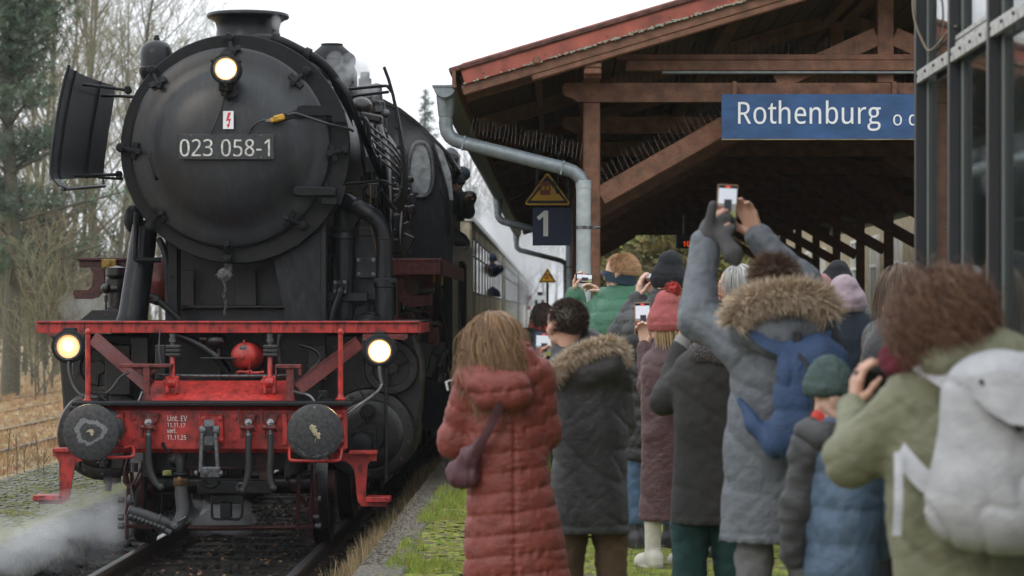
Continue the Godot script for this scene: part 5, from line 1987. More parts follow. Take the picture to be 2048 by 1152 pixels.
			m.tube(curve([at + Vector3(0.02, -0.02, 0.002), at + Vector3(0.014, -0.045, 0.002), at + Vector3(0.006, -0.06, 0.0), at + Vector3(0.003, -0.078, 0.0)], 3), 0.002, 5)
			part(bf, "grease", m, mats.grease).set_meta("kind", "stuff")
			m = MB.new()
			for i in 60:
				var an := rng.randf_range(PI * 1.02, PI * 1.85)
				var r := rng.randf_range(0.135, 0.20)
				var ln := rng.randf_range(0.01, 0.05)
				var p0 := at + Vector3(cos(an) * r, sin(an) * r, -0.011)
				var p1 := at + Vector3(cos(an + ln / r) * r, sin(an + ln / r) * (r + rng.randf_range(-0.006, 0.006)), -0.011)
				m.tube([p0, (p0 + p1) * 0.5 + Vector3(0, 0, 0.002), p1], 0.0018, 4)
			m.ball(at + Vector3(0.0, 0.19, -0.008), Vector3(0.012, 0.014, 0.003), 8)
			part(bf, "scratch", m, mats.bare_steel).set_meta("kind", "stuff")
	# chalked inspection note
	var cz := -21.715
	var note := [["Unt. EV", 836.5, 0.052], ["11.11.17", 850.0, 0.040], ["verl.", 861.5, 0.042], ["11.11.25", 874.5, 0.042]]
	for e in note:
		var p := spot(334, e[1], 21.72)
		lettering(beam, "inspection_note", e[0], Vector3(p.x, p.y, cz), e[2] * 0.86, mats.chalk, 0.80, false, 0.002, HORIZONTAL_ALIGNMENT_LEFT, -0.02)
	# draw hook and screw coupling
	m = MB.new()
	block(m, 400, 830, 447, 889, 21.69, 0.04, 0.012)
	for e in [[407, 837], [440, 837], [407, 881], [442, 881]]:
		bolt(m, e[0], e[1], 21.69, 0.018, 0.016)
	part(L, "hook_plate", m, R)
	m = MB.new()
	m.slab(spot(416, 872, 21.45), Vector3(0.25, 0, 0.97).normalized(), Vector3.UP, PackedVector2Array([Vector2(-0.25, -0.06), Vector2(-0.25, 0.05), Vector2(-0.05, 0.06), Vector2(0.0, 0.12), Vector2(0.05, 0.13), Vector2(0.075, 0.08), Vector2(0.06, 0.0), Vector2(0.07, -0.07), Vector2(0.04, -0.12), Vector2(-0.03, -0.12), Vector2(-0.08, -0.08)]), 0.075, 0.014)
	part(L, "draw_hook", m, mats.dull_steel)
	m = MB.new()
	for o in [[404, 402], [431, 437]]:
		m.disc(spot(o[0] + 2, 862, 21.4), Vector3.RIGHT, 0.042, 0.05, 16)
		m.beam(spot(o[0], 866, 21.38), spot(o[1] - 1, 946, 21.34), 0.03, 0.045, Vector3.BACK, 0.01)
	part(L, "coupling_link", m, mats.dull_steel)
	m = MB.new()
	block(m, 400, 934, 440, 957, 21.30, 0.08, 0.012)
	m.disc(spot(411, 945, 21.29), Vector3.BACK, 0.022, 0.03, 8)
	m.disc(spot(392, 947, 21.33), Vector3.RIGHT, 0.026, 0.03, 10)
	m.disc(spot(442, 947, 21.33), Vector3.RIGHT, 0.026, 0.03, 10)
	part(L, "coupling_screw", m, mats.dull_steel)
	m = MB.new()
	var sh := []
	for i in 15:
		var an := PI * i / 14.0
		sh.append(spot(421, 916, 21.42) + Vector3(cos(an) * 0.055, sin(an) * 0.09, 0))
	sh.push_front(spot(434, 950, 21.42))
	sh.append(spot(408, 950, 21.42))
	m.tube(sh, 0.018, 8)
	var sl := []
	for i in 13:
		var an := PI + PI * i / 12.0
		sl.append(spot(421, 960, 21.38) + Vector3(cos(an) * 0.062, sin(an) * 0.05, 0))
	m.tube(sl, 0.02, 8)
	part(L, "shackle", m, K)
	# brake hoses
	var hoses := [[297, [[297, 872], [297, 900], [298, 925], [304, 950], [314, 968], [322, 974]]], [497, [[497, 872], [497, 910], [496, 945], [491, 968], [484, 981]]], [541, [[541, 868], [541, 910], [539, 945], [541, 965], [546, 976]]]]
	for e in hoses:
		var px: float = e[0]
		m = MB.new()
		plate(m, [[px - 14, 826], [px + 21 if px < 400 else px + 14, 826], [px + 18 if px < 400 else px + 12, 842], [px + 6, 853], [px - 6, 853], [px - 13, 842]], 21.68, 0.025)
		for o in [-9.0, 13.0]:
			bolt(m, px + o, 831, 21.68, 0.012, 0.01)
		m.ball(spot(px + 2, 855, 21.62), Vector3(0.05, 0.036, 0.05), 10)
		m.rod(spot(px - 15, 854, 21.62), spot(px + 14, 858, 21.62), 0.022, 8)
		pipe(m, [[px - 19, 818, 21.68], [px - 19, 845, 21.66], [px - 15, 856, 21.64]], 0.007, 6)
		block(m, px - 16, 850, px - 10, 876, 21.62, 0.03)
		part(L, "hose_cock", m, RD)
		m = MB.new()
		m.lathe(spot(px, 846, 21.6), Vector3(0, 0.4, 1).normalized(), [[0.03, -0.03], [0.03, 0.02], [0.018, 0.024], [0.018, 0.04], [0.0, 0.042]], 8)
		m.lathe(spot(px, 874, 21.6), Vector3.UP, [[0.027, -0.03], [0.029, 0.0], [0.029, 0.02], [0.02, 0.03], [0.02, 0.06]], 12)
		part(L, "hose_fitting", m, mats.steel)
		m = MB.new()
		var hp := []
		for q in e[1]:
			hp.append([q[0], q[1], 21.58])
		pipe(m, hp, 0.026, 12)
		var tip: Array = e[1][e[1].size() - 1]
		m.ball(spot(tip[0], tip[1], 21.58), Vector3.ONE * 0.032, 10)
		part(L, "brake_hose", m, mats.rubber)
	m = MB.new()
	ring(m, spot(481, 974, 21.57), Vector3.RIGHT, Vector3.UP, 0.03, 0.03, 0.008, 14)
	part(L, "hose_hook", m, mats.steel)
	# steam heating hose in the middle
	m = MB.new()
	block(m, 336, 904, 372, 926, 21.75, 0.1, 0.012)
	m.ball(spot(352, 921, 21.62), Vector3(0.07, 0.06, 0.08), 12)
	pipe(m, [[326, 890, 21.7], [333, 898, 21.68], [342, 905, 21.66]], 0.011, 6)
	m.box(spot(326, 889, 21.7), Vector3(0.025, 0.035, 0.02), Basis.IDENTITY, 0.006)
	pipe(m, [[356, 918, 21.6], [361, 925, 21.52], [363, 945, 21.5]], 0.04, 12)
	m.lathe(spot(362, 948, 21.5), Vector3.UP, [[0.058, -0.012], [0.064, 0.0], [0.058, 0.012], [0.04, 0.014]], 16)
	part(L, "heating_valve", m, K)
	m = MB.new()
	m.lathe(spot(362, 965, 21.5), Vector3.UP, [[0.055, -0.03], [0.06, -0.02], [0.06, 0.03], [0.05, 0.04]], 16)
	m.disc(spot(359, 958, 21.44), Vector3.BACK, 0.02, 0.02, 10)
	part(L, "hose_clamp", m, mats.brass)
	m = MB.new()
	pipe(m, [[362, 968, 21.5], [364, 1000, 21.48], [366, 1024, 21.46], [362, 1038, 21.44]], 0.053, 14)
	pipe(m, [[362, 1036, 21.44], [352, 1052, 21.4], [342, 1050, 21.4]], 0.05, 14)
	part(L, "heating_hose", m, mats.rubber)
	m = MB.new()
	pipe(m, [[342, 1050, 21.4], [318, 1042, 21.38], [285, 1030, 21.36], [256, 1021, 21.34]], [0.036, 0.036, 0.05, 0.052, 0.052, 0.052, 0.052, 0.052, 0.05, 0.05, 0.046, 0.046, 0.046], 14)
	for e in [[276, 1027], [318, 1041]]:
		m.disc(spot(e[0], e[1], 21.37), Vector3(0.95, -0.3, 0), 0.056, 0.02, 14)
	part(L, "heating_hose", m, mats.rubber)
	m = MB.new()
	pipe(m, [[258, 1034, 21.3], [290, 1045, 21.3], [318, 1056, 21.3], [342, 1066, 21.3]], 0.026, 10)
	for k in 9:
		m.ball(spot(262 + k * 8, 1033 + k * 2.9, 21.28), Vector3.ONE * 0.022, 8)
	part(L, "sealing_chain", m, mats.rubber)
	m = MB.new()
	m.disc(spot(349, 1053, 21.36), Vector3(0.2, 0, 1).normalized(), 0.022, 0.03, 10)
	m.disc(spot(364, 1039, 21.4), Vector3(-0.6, 0.8, 0), 0.056, 0.014, 16)
	part(L, "hose_clamp", m, mats.steel)
	# foot steps
	m = MB.new()
	plate(m, [[106, 902], [136, 904], [165, 921], [154, 925], [149, 935], [143, 968], [139, 998], [122, 1008], [81, 1008], [66, 1001], [117, 999], [119, 985], [118, 925], [112, 914], [106, 912]], 21.9, 0.025, 0.003)
	block(m, 105, 897, 138, 904, 21.82, 0.20, 0.004)
	block(m, 65, 991, 118, 1001, 21.80, 0.22, 0.005)
	part(L, "foot_step", m, R)
	m = MB.new()
	plate(m, [[660, 906], [698, 906], [753, 908], [753, 922], [741, 922], [735, 931], [730, 1003], [722, 1010], [715, 1003], [709, 942], [701, 929], [690, 922], [660, 922]], 21.9, 0.025, 0.003)
	block(m, 697, 902, 753, 909, 21.80, 0.20, 0.004)
	block(m, 730, 994, 780, 1005, 21.78, 0.22, 0.005)
	plate(m, [[715, 1003], [780, 1005], [772, 1014], [722, 1013]], 21.88, 0.03, 0.003)
	part(L, "foot_step", m, R)
	m = MB.new()
	pipe(m, [[579, 897, 21.66], [579, 914, 21.62], [585, 921, 21.6], [630, 922, 21.6], [672, 922, 21.6], [680, 916, 21.62], [683, 898, 21.66]], 0.014, 8)
	pipe(m, [[250, 896, 21.66], [264, 893, 21.66], [268, 905, 21.62], [262, 914, 21.6], [215, 915, 21.6]], 0.014, 8)
	part(L, "shunters_grip", m, R)
	# frame, guard irons and rigging below the beam
	m = MB.new()
	for e in [[-1.0, 0.0], [1.0, 0.0]]:
		m.box(Vector3(cx + e[0] * 0.58, 0.92, -26.4), Vector3(0.05, 0.55, 8.6), Basis.IDENTITY, 0.006)
	m.box(Vector3(cx, 0.80, -22.6), Vector3(1.15, 0.25, 0.06), Basis.IDENTITY, 0.006)
	m.box(Vector3(cx, 1.25, -24.6), Vector3(1.9, 0.5, 0.6), Basis.IDENTITY, 0.02)
	m.box(Vector3(cx, 1.0, -25.6), Vector3(1.5, 0.9, 0.1), Basis.IDENTITY, 0.02)
	block(m, 395, 963, 545, 987, 22.4, 0.2)
	block(m, 422, 990, 485, 1008, 22.6, 0.2)
	pipe(m, [[424, 995, 22.4], [424, 1030, 22.4], [430, 1038, 22.4], [455, 1038, 22.4], [482, 1035, 22.4], [484, 995, 22.4]], 0.012, 6)
	block(m, 440, 1005, 462, 1036, 22.4, 0.1)
	part(L, "frame", m, O)
	m = MB.new()
	pipe(m, [[376, 1056, 22.6], [450, 1056, 22.6], [520, 1055, 22.6], [598, 1054, 22.6]], 0.022, 8, 2)
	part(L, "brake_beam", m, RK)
	m = MB.new()
	pipe(m, [[385, 935, 21.9], [450, 935, 21.9], [545, 934, 21.9]], 0.009, 6, 2)
	plate(m, [[508, 906], [552, 906], [540, 960], [520, 960]], 21.95, 0.02)
	part(L, "brake_rigging", m, RK)
	for s in 2:
		m = MB.new()
		var rods: Array = [[[246, 905, 257, 975], [257, 975, 253, 1078], [262, 925, 266, 1000], [298, 930, 262, 990], [262, 990, 252, 1030], [286, 920, 282, 1020], [250, 1052, 305, 1056]], [[574, 925, 576, 962], [576, 962, 618, 1014], [618, 1014, 619, 1078], [624, 925, 624, 1035], [597, 950, 595, 1062], [633, 945, 632, 1035], [600, 1054, 640, 1053]]][s]
		for e in rods:
			m.beam(spot(e[0], e[1], 22.2), spot(e[2], e[3], 22.35), 0.03, 0.022, Vector3.BACK, 0.006)
		if s == 0:
			pipe(m, [[257, 910, 22.0], [250, 940, 22.0], [248, 962, 22.0], [256, 970, 22.0], [266, 968, 22.0], [276, 950, 22.0], [282, 935, 22.0]], 0.011, 6)
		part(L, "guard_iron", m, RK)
		m = MB.new()
		for e in ([[242, 1000], [242, 1035], [242, 1052]] if s == 0 else [[636, 998], [632, 1034], [636, 1052]]):
			m.disc(spot(e[0], e[1], 22.3), Vector3.RIGHT, 0.026, 0.05, 8)
		if s == 0:
			m.rod(spot(269, 926, 22.1), spot(269, 944, 22.1), 0.03, 10)
			m.beam(spot(261, 970, 22.0), spot(268, 1005, 22.0), 0.02, 0.02, Vector3.BACK)
			m.ball(spot(261, 1000, 22.05), Vector3(0.03, 0.05, 0.03), 8)
		else:
			m.rod(spot(618, 928, 22.1), spot(618, 942, 22.1), 0.012, 8)
		part(L, "guard_bolt", m, mats.dull_steel)
	# wheels
	for e in [[23.4, 0.5, 0], [26.2, 0.875, 1], [28.2, 0.875, 1], [30.2, 0.875, 1], [33.2, 0.62, 0]]:
		for s: float in [-1.0, 1.0]:
			var r: float = e[1]
			var hub := Vector3(cx + s * 0.70, r, -e[0])
			m = MB.new()
			m.lathe(hub, Vector3(s, 0, 0), [[r - 0.09, 0.0], [r - 0.01, 0.0], [r + 0.028, 0.008], [r + 0.028, 0.02], [r + 0.004, 0.04], [r, 0.12], [r - 0.008, 0.14], [r - 0.06, 0.14], [r - 0.09, 0.12]], 40)
			var wh := part(L, "wheel", m, O)
			m = MB.new()
			m.lathe(hub, Vector3(s, 0, 0), [[0.0, 0.0], [0.13, 0.0], [0.13, 0.17], [0.0, 0.18]], 20)
			for k in 10:
				var an := TAU * k / 10.0
				var dv := Vector3(0, cos(an), sin(an))
				m.beam(hub + dv * 0.1 + Vector3(s * 0.07, 0, 0), hub + dv * (r - 0.05) + Vector3(s * 0.07, 0, 0), 0.05, 0.07, Vector3(1, 0, 0), 0.008)
			part(wh, "spokes", m, RK)
	for e in [23.4, 26.2, 28.2, 30.2, 33.2]:
		m = MB.new()
		m.rod(Vector3(cx - 0.7, 0.5 if e < 24.0 else 0.8, -e), Vector3(cx + 0.7, 0.5 if e < 24.0 else 0.8, -e), 0.08, 12)
		part(L, "axle", m, O)
	# cylinders with valve chests
	for s in 2:
		var cyx: float = [205.0, 738.0][s]
		var vx: float = [197.0, 782.0][s]
		m = MB.new()
		var cc := spot(cyx, 868, 23.3)
		m.lathe(cc, Vector3.BACK, [[0.40, -1.2], [0.40, -0.03], [0.385, 0.0], [0.33, 0.012], [0.30, 0.012], [0.28, 0.03], [0.20, 0.035], [0.0, 0.04]], 40)
		part(L, "cylinder", m, O)
		m = MB.new()
		if s == 1:
			m.slab(Vector3(0, 0, -23.75), Vector3.RIGHT, Vector3.UP, outline([[650, 668], [826, 668], [834, 690], [843, 720], [845, 760], [842, 810], [836, 860], [824, 905], [800, 935], [770, 955], [730, 962], [690, 950], [660, 925], [645, 880], [640, 780]], 23.5), 0.5, 0.02)
			block(m, 769, 735, 775, 958, 23.2, 0.03)
		else:
			m.slab(Vector3(0, 0, -23.75), Vector3.RIGHT, Vector3.UP, outline([[120, 668], [300, 668], [310, 760], [300, 880], [280, 930], [240, 952], [200, 957], [165, 940], [140, 900], [128, 850], [124, 790], [118, 720]], 23.5), 0.5, 0.02)
		part(L, "cylinder_casing", m, O)
		m = MB.new()
		var vc := spot(vx, 735, 23.25)
		m.lathe(vc, Vector3.BACK, [[0.24, -0.3], [0.235, -0.02], [0.225, 0.0], [0.165, 0.0], [0.155, -0.06], [0.0, -0.06]], 32)
		m.disc(vc + Vector3(0, 0, -0.03), Vector3.BACK, 0.06, 0.08, 12)
		for k in 3:
			var an := 0.4 + TAU * k / 3.0
			m.beam(vc + Vector3(0, 0, -0.03), vc + Vector3(cos(an), sin(an), 0) * 0.16 + Vector3(0, 0, -0.03), 0.02, 0.03, Vector3.BACK)
		part(L, "valve_chest", m, O)
		m = MB.new()
		for k in 8:
			var an := TAU * (k + 0.3) / 8.0
			m.lathe(vc + Vector3(cos(an), sin(an), 0) * 0.195, Vector3.BACK, [[0.022, 0.0], [0.022, 0.025], [0.0, 0.027]], 6)
		for k in 14:
			var an := TAU * (k + 0.5) / 14.0
			m.lathe(cc + Vector3(cos(an), sin(an), 0) * 0.35, Vector3.BACK, [[0.018, 0.0], [0.018, 0.02], [0.0, 0.022]], 6)
		part(L, "cover_bolt", m, O).set_meta("kind", "stuff")
		if s == 1:
			m = MB.new()
			m.lathe(spot(738, 872, 23.24), Vector3.BACK, [[0.155, -0.03], [0.155, 0.0], [0.14, 0.01], [0.12, 0.01], [0.12, -0.02]], 32)
			block(m, 709, 857, 752, 903, 23.05, 0.16, 0.01)
			m.lathe(spot(722, 888, 22.8), Vector3.BACK, [[0.088, -0.35], [0.088, -0.005], [0.08, 0.0], [0.0, 0.0]], 28)
			for e in [[714, 866], [746, 866], [746, 896]]:
				bolt(m, e[0], e[1], 23.05, 0.02, 0.02)
			pipe(m, [[735, 850, 23.1], [735, 835, 23.15], [730, 800, 23.2], [712, 772, 23.2], [706, 765, 23.2]], 0.005, 5)
			m.disc(spot(736, 824, 23.22), Vector3.BACK, 0.07, 0.06, 14)
			m.disc(spot(736, 824, 23.18), Vector3.BACK, 0.045, 0.06, 14)
			part(L, "tail_rod_cover", m, K)
		else:
			m = MB.new()
			m.lathe(spot(206, 926, 23.0), Vector3.BACK, [[0.04, -0.2], [0.04, 0.0], [0.025, 0.0], [0.025, 0.03], [0.0, 0.03]], 8)
			for k in 6:
				var an := TAU * k / 6.0
				m.ball(spot(206, 926, 23.0) + Vector3(cos(an), sin(an), 0) * 0.038, Vector3.ONE * 0.014, 6)
			block(m, 222, 908, 246, 938, 23.1, 0.1)
			pipe(m, [[216, 955, 23.1], [217, 970, 23.1], [216, 982, 23.1]], 0.03, 8)
			block(m, 206, 955, 235, 968, 23.1, 0.2)
			part(L, "drain_cock", m, O)
			m = MB.new()
			pipe(m, [[160, 922, 23.0], [158, 930, 23.0], [161, 936, 23.0]], 0.016, 8)
			part(L, "drain_lever", m, K)
	m = MB.new()
	pipe(m, [[330, 665, 22.9], [360, 672, 22.9], [395, 688, 22.9], [430, 712, 22.9], [455, 745, 22.9]], 0.04, 10)
	m.ball(spot(432, 682, 22.9), Vector3(0.09, 0.07, 0.08), 12)
	m.rod(spot(400, 678, 22.9), spot(440, 680, 22.9), 0.03, 8)
	pipe(m, [[436, 690, 22.9], [440, 730, 22.9], [440, 780, 22.9]], 0.02, 8)
	block(m, 310, 690, 330, 760, 22.6, 0.2)
	block(m, 400, 715, 470, 718, 22.6, 0.5)
	for e in [[210, 690, 260, 790], [262, 675, 296, 740], [615, 690, 650, 760]]:
		block(m, e[0], e[1], e[2], e[3], 23.15, 0.2)
	pipe(m, [[320, 660, 22.5], [318, 700, 22.4], [322, 728, 22.2], [312, 730, 22.0]], 0.007, 5)
	pipe(m, [[560, 668, 22.7], [556, 700, 22.7], [560, 730, 22.7]], 0.018, 8)
	pipe(m, [[600, 690, 22.9], [630, 700, 22.9], [640, 720, 22.9], [620, 740, 22.9]], 0.016, 8)
	part(L, "cross_pipe", m, O)
	m = MB.new()
	m.box(Vector3(cx, 1.45, -23.6), Vector3(2.2, 0.9, 0.1), Basis.IDENTITY, 0.01)
	part(L, "front_bulkhead", m, O)
	# running board and gear on the right flank
	m = MB.new()
	var w0 := spot(785, 520, 26.0)
	m.box(Vector3(w0.x + 0.16, w0.y, -29.2), Vector3(0.62, 0.03, 6.4), Basis.IDENTITY, 0.004)
	m.box(Vector3(w0.x + 0.46, w0.y - 0.07, -29.4), Vector3(0.025, 0.14, 6.0), Basis.IDENTITY, 0.004)
	m.box(Vector3(w0.x + 0.16, w0.y - 0.07, -26.02), Vector3(0.60, 0.14, 0.025), Basis.IDENTITY, 0.004)
	part(L, "running_board", m, RD)
	for k in 3:
		m = MB.new()
		plate(m, [[792, 545], [808, 545], [810, 580], [818, 592], [850, 592], [846, 612], [814, 614], [798, 600]], 26.4 + k * 1.3, 0.05)
		part(L, "board_bracket", m, RD)
	m = MB.new()
	m.box(Vector3(-1.60, 2.05, -29.5), Vector3(0.05, 0.9, 4.0), Basis.IDENTITY, 0.01)
	m.rod(spot(788, 548, 26.2), spot(872, 556, 27.4), 0.03, 8)
	m.box(spot(862, 585, 28.0), Vector3(0.2, 0.5, 0.1), Basis.IDENTITY, 0.01)
	m.box(spot(838, 600, 27.2), Vector3(0.25, 0.12, 0.1), Basis.IDENTITY, 0.01)
	m.box(spot(868, 640, 28.0), Vector3(0.12, 0.55, 0.3), Basis.IDENTITY, 0.01)
	m.rod(spot(790, 640, 26.5), spot(880, 650, 28.5), 0.04, 8)
	part(L, "valve_gear", m, RD)
	m = MB.new()
	for e in [[868, 556], [884, 560]]:
		m.box(spot(e[0], e[1], 27.2), Vector3(0.02, 0.09, 0.05), Basis.IDENTITY, 0.004)
	part(L, "yellow_handle", m, mats.yellow)
	m = MB.new()
	ring(m, spot(874, 587, 27.8), Vector3.RIGHT, Vector3.UP, 0.06, 0.07, 0.006, 16)
	pipe(m, [[820, 610, 26.4], [835, 618, 26.6], [855, 625, 26.8], [862, 645, 26.9], [866, 670, 27.0]], 0.006, 5)
	part(L, "hose_loop", m, mats.brass)
	m = MB.new()
	for k in 22:
		m.box(spot(rng.randf_range(790, 890), rng.randf_range(560, 760), rng.randf_range(26.8, 30.0)), Vector3(rng.randf_range(0.05, 0.2), rng.randf_range(0.05, 0.3), 0.3), Basis(Vector3.BACK, rng.randf_range(-0.4, 0.4)), 0.015)
	for k in 8:
		var px := rng.randf_range(795, 885)
		pipe(m, [[px, 540, 27.5], [px + rng.randf_range(-8, 8), 600, 27.6], [px + rng.randf_range(-14, 14), 680, 28.0], [px + rng.randf_range(-14, 14), 760, 28.4]], 0.016, 6)
	part(L, "suspension", m, O)
	# firebox and cab
	m = MB.new()
	m.box(Vector3(cx, 2.2, -31.2), Vector3(2.1, 1.8, 2.4), Basis.IDENTITY, 0.05)
	m.lathe(Vector3(cx, 3.40, -32.6), Vector3.BACK, [[1.06, 0.0], [1.06, 2.2], [0.93, 2.35]], 48)
	part(L, "firebox", m, B)
	m = MB.new()
	var cab := [[905, 1112], [905, 334], [893, 314], [876, 295], [852, 270], [826, 246], [796, 224], [766, 207], [740, 195], [640, 172], [560, 178], [480, 210], [430, 260], [405, 334], [405, 700], [500, 860], [905, 860]]
	cab.remove_at(0)
	plate(m, cab, 32.5, 0.05)
	for s: float in [-1.0, 1.0]:
		m.box(Vector3(cx + s * 1.50, 2.1, -34.0), Vector3(0.05, 2.2, 2.9), Basis.IDENTITY, 0.01)
		m.box(Vector3(cx + s * 1.50, 3.60, -34.9), Vector3(0.05, 0.9, 0.9), Basis.IDENTITY, 0.01)
	m.box(Vector3(cx, 1.2, -34.0), Vector3(2.9, 0.1, 2.9), Basis.IDENTITY, 0.01)
	m.box(Vector3(cx, 2.6, -35.3), Vector3(2.9, 2.8, 0.05), Basis.IDENTITY, 0.01)
	part(L, "cab", m, B)
	m = MB.new()
	var ra := []
	for k in 2:
		var row := []
		for q in [[912, 338], [897, 312], [878, 291], [853, 266], [828, 243], [798, 220], [766, 203], [740, 191], [640, 168], [560, 174], [480, 206], [428, 258], [398, 338]]:
			row.append(spot(q[0], q[1], 32.4) + Vector3(0, 0, -3.1 * k))
		ra.append(row)
	m.sheet(ra, 0.03)
	part(L, "cab_roof", m, K)
	m = MB.new()
	var ov := []
	for i in 28:
		var an := TAU * i / 28.0
		ov.append(spot(841 + signf(cos(an)) * pow(absf(cos(an)), 0.7) * (25 - 3 * sin(an)), 339 - sin(an) * 55, 32.42))
	m.tube(ov, 0.028, 8, false, true)
	var cw := part(L, "cab_window", m, mats.dull_steel)
	m = MB.new()
	var op := PackedVector2Array()
	for p in ov:
		op.append(Vector2(p.x, p.y))
	m.slab(Vector3(0, 0, -32.45), Vector3.RIGHT, Vector3.UP, op, 0.012)
	part(cw, "pane", m, mats.pane_dirty)
	m = MB.new()
	plate(m, [[870, 286], [886, 302], [901, 345], [907, 400], [897, 400], [885, 345], [874, 312]], 32.4, 0.02)
	part(L, "wing_window", m, mats.pane_dirty)
	m = MB.new()
	pipe(m, [[866, 288, 32.3], [876, 318, 32.3], [888, 360, 32.3], [896, 400, 32.3], [896, 470, 32.3]], 0.02, 6)
	pipe(m, [[880, 380, 32.3], [890, 405, 32.3], [893, 440, 32.3], [893, 465, 32.3]], 0.016, 6)
	m.rod(spot(822, 386, 32.2), spot(822, 415, 32.2), 0.06, 10)
	m.disc(spot(822, 417, 32.2), Vector3.UP, 0.09, 0.03, 12)
	m.disc(spot(822, 388, 32.2), Vector3.UP, 0.09, 0.03, 12)
	part(L, "cab_handrail", m, K)
	m = MB.new()
	m.lathe(spot(915, 600, 35.0), Vector3.UP, [[0.12, -0.4], [0.12, 0.0], [0.12, 0.45], [0.08, 0.5], [0.0, 0.5]], 14)
	part(L, "cab_step_tank", m, B)


func build_train() -> void:
	var t := thing("tender", "black coal tender between the cab and the first carriage", "tender", Vector3(TRACK_X, 0, -36.0))
	var m := MB.new()
	m.box(Vector3(TRACK_X, 2.0, -39.4), Vector3(2.85, 2.1, 7.2), Basis.IDENTITY, 0.04)
	part(t, "tank", m, mats.black)
	m = MB.new()
	m.box(Vector3(TRACK_X, 0.85, -39.4), Vector3(2.2, 0.3, 7.4), Basis.IDENTITY, 0.02)
	for k in 4:
		for s: float in [-1.0, 1.0]:
			m.lathe(Vector3(TRACK_X + s * 0.7, 0.5, -36.8 - k * 1.7), Vector3(s, 0, 0), [[0.0, 0.0], [0.5, 0.0], [0.52, 0.03], [0.5, 0.14], [0.0, 0.14]], 24)
	part(t, "bogie", m, mats.black_oily)
	m = MB.new()
	pipe(m, [[926, 497, 38.0], [932, 498, 38.0], [936, 488, 38.0]], 0.02, 6)
	part(t, "grab_handle", m, mats.dull_steel)
	var looks := [["cream railway carriage directly behind the steam locomotive's tender", "coach_cream"], ["silver grey railway carriage, second behind the locomotive", "coach_silver"], ["grey railway carriage, third of the train, far down the track", "coach_silver"], ["last grey railway carriage of the train before the bend", "coach_silver"]]
	for k in 4:
		var z0 := -43.6 - k * 27.0
		var c := thing("railway_carriage", looks[k][0], "railway carriage", Vector3(TRACK_X, 0, z0), "carriages behind the locomotive")
		var body: Material = mats[looks[k][1]]
		var mid := z0 - 13.2
		m = MB.new()
		m.box(Vector3(TRACK_X, 2.22, mid), Vector3(2.80, 2.5, 26.4), Basis.IDENTITY, 0.03)
		part(c, "body", m, body)
		m = MB.new()
		var rows := []
		for e in 2:
			var row := []
			for i in 13:
				var an := PI * i / 12.0
				row.append(Vector3(TRACK_X - cos(an) * 1.43, 3.46 + sin(an) * 0.56, z0 - e * 26.4))
			rows.append(row)
		m.sheet(rows, 0.02)
		for zz in [z0 + 0.002, z0 - 26.402]:
			var po := PackedVector2Array()
			for i in 13:
				var an := PI * i / 12.0
				po.append(Vector2(-cos(an) * 1.42, sin(an) * 0.55))
			m.slab(Vector3(TRACK_X, 3.46, zz), Vector3.RIGHT, Vector3.UP, po, 0.03)
		part(c, "roof", m, mats.coach_roof)
		m = MB.new()
		m.box(Vector3(TRACK_X + 1.405, 3.44, mid), Vector3(0.05, 0.05, 26.3), Basis.IDENTITY, 0.01)
		part(c, "rain_strip", m, mats.frame_grey)
		m = MB.new()
		m.box(Vector3(TRACK_X, 0.7, mid), Vector3(2.3, 0.5, 24.0), Basis.IDENTITY, 0.03)
		part(c, "underframe", m, mats.black_oily)
		m = MB.new()
		m.box(Vector3(TRACK_X, 2.0, z0 + 0.2), Vector3(1.3, 2.1, 0.5), Basis.IDENTITY, 0.05)
		part(c, "gangway", m, mats.rubber)
		for i in 13:
			var zz := z0 - 1.2 - i * 2.0
			var is_door := i == 0 or i == 12
			var f := MB.new()
			var wz := 0.75 if is_door else 1.25
			var wy := 2.75
			var hy := 0.9
			for e in [[wz * 0.5, 0.0, 0.05, hy], [-wz * 0.5, 0.0, 0.05, hy]]:
				f.box(Vector3(TRACK_X + 1.392, wy, zz + e[0]), Vector3(0.026, e[3], e[2]), Basis.IDENTITY, 0.008)
			for e in [hy * 0.5, -hy * 0.5, hy * 0.18]:
				f.box(Vector3(TRACK_X + 1.392, wy + e, zz), Vector3(0.024, 0.045, wz), Basis.IDENTITY, 0.008)
			var w := part(c, "window", f, mats.frame_grey)
			var g := MB.new()
			g.box(Vector3(TRACK_X + 1.396, wy, zz), Vector3(0.012, hy - 0.04, wz - 0.04), Basis.IDENTITY, 0.001)
			part(w, "pane", g, mats.coach_window)
			if is_door:
				var dr := MB.new()
				for e in [-0.46, 0.46]:
					dr.box(Vector3(TRACK_X + 1.395, 2.2, zz + e), Vector3(0.03, 2.4, 0.05), Basis.IDENTITY, 0.01)
				part(c, "door_pillar", dr, mats.black_matt)
			elif i % 2 == 0:
				var pl := MB.new()
				pl.box(Vector3(TRACK_X + 1.39, 2.2, zz + 1.0), Vector3(0.03, 2.45, 0.06), Basis.IDENTITY, 0.008)
				part(c, "body_seam", pl, mats.frame_grey)


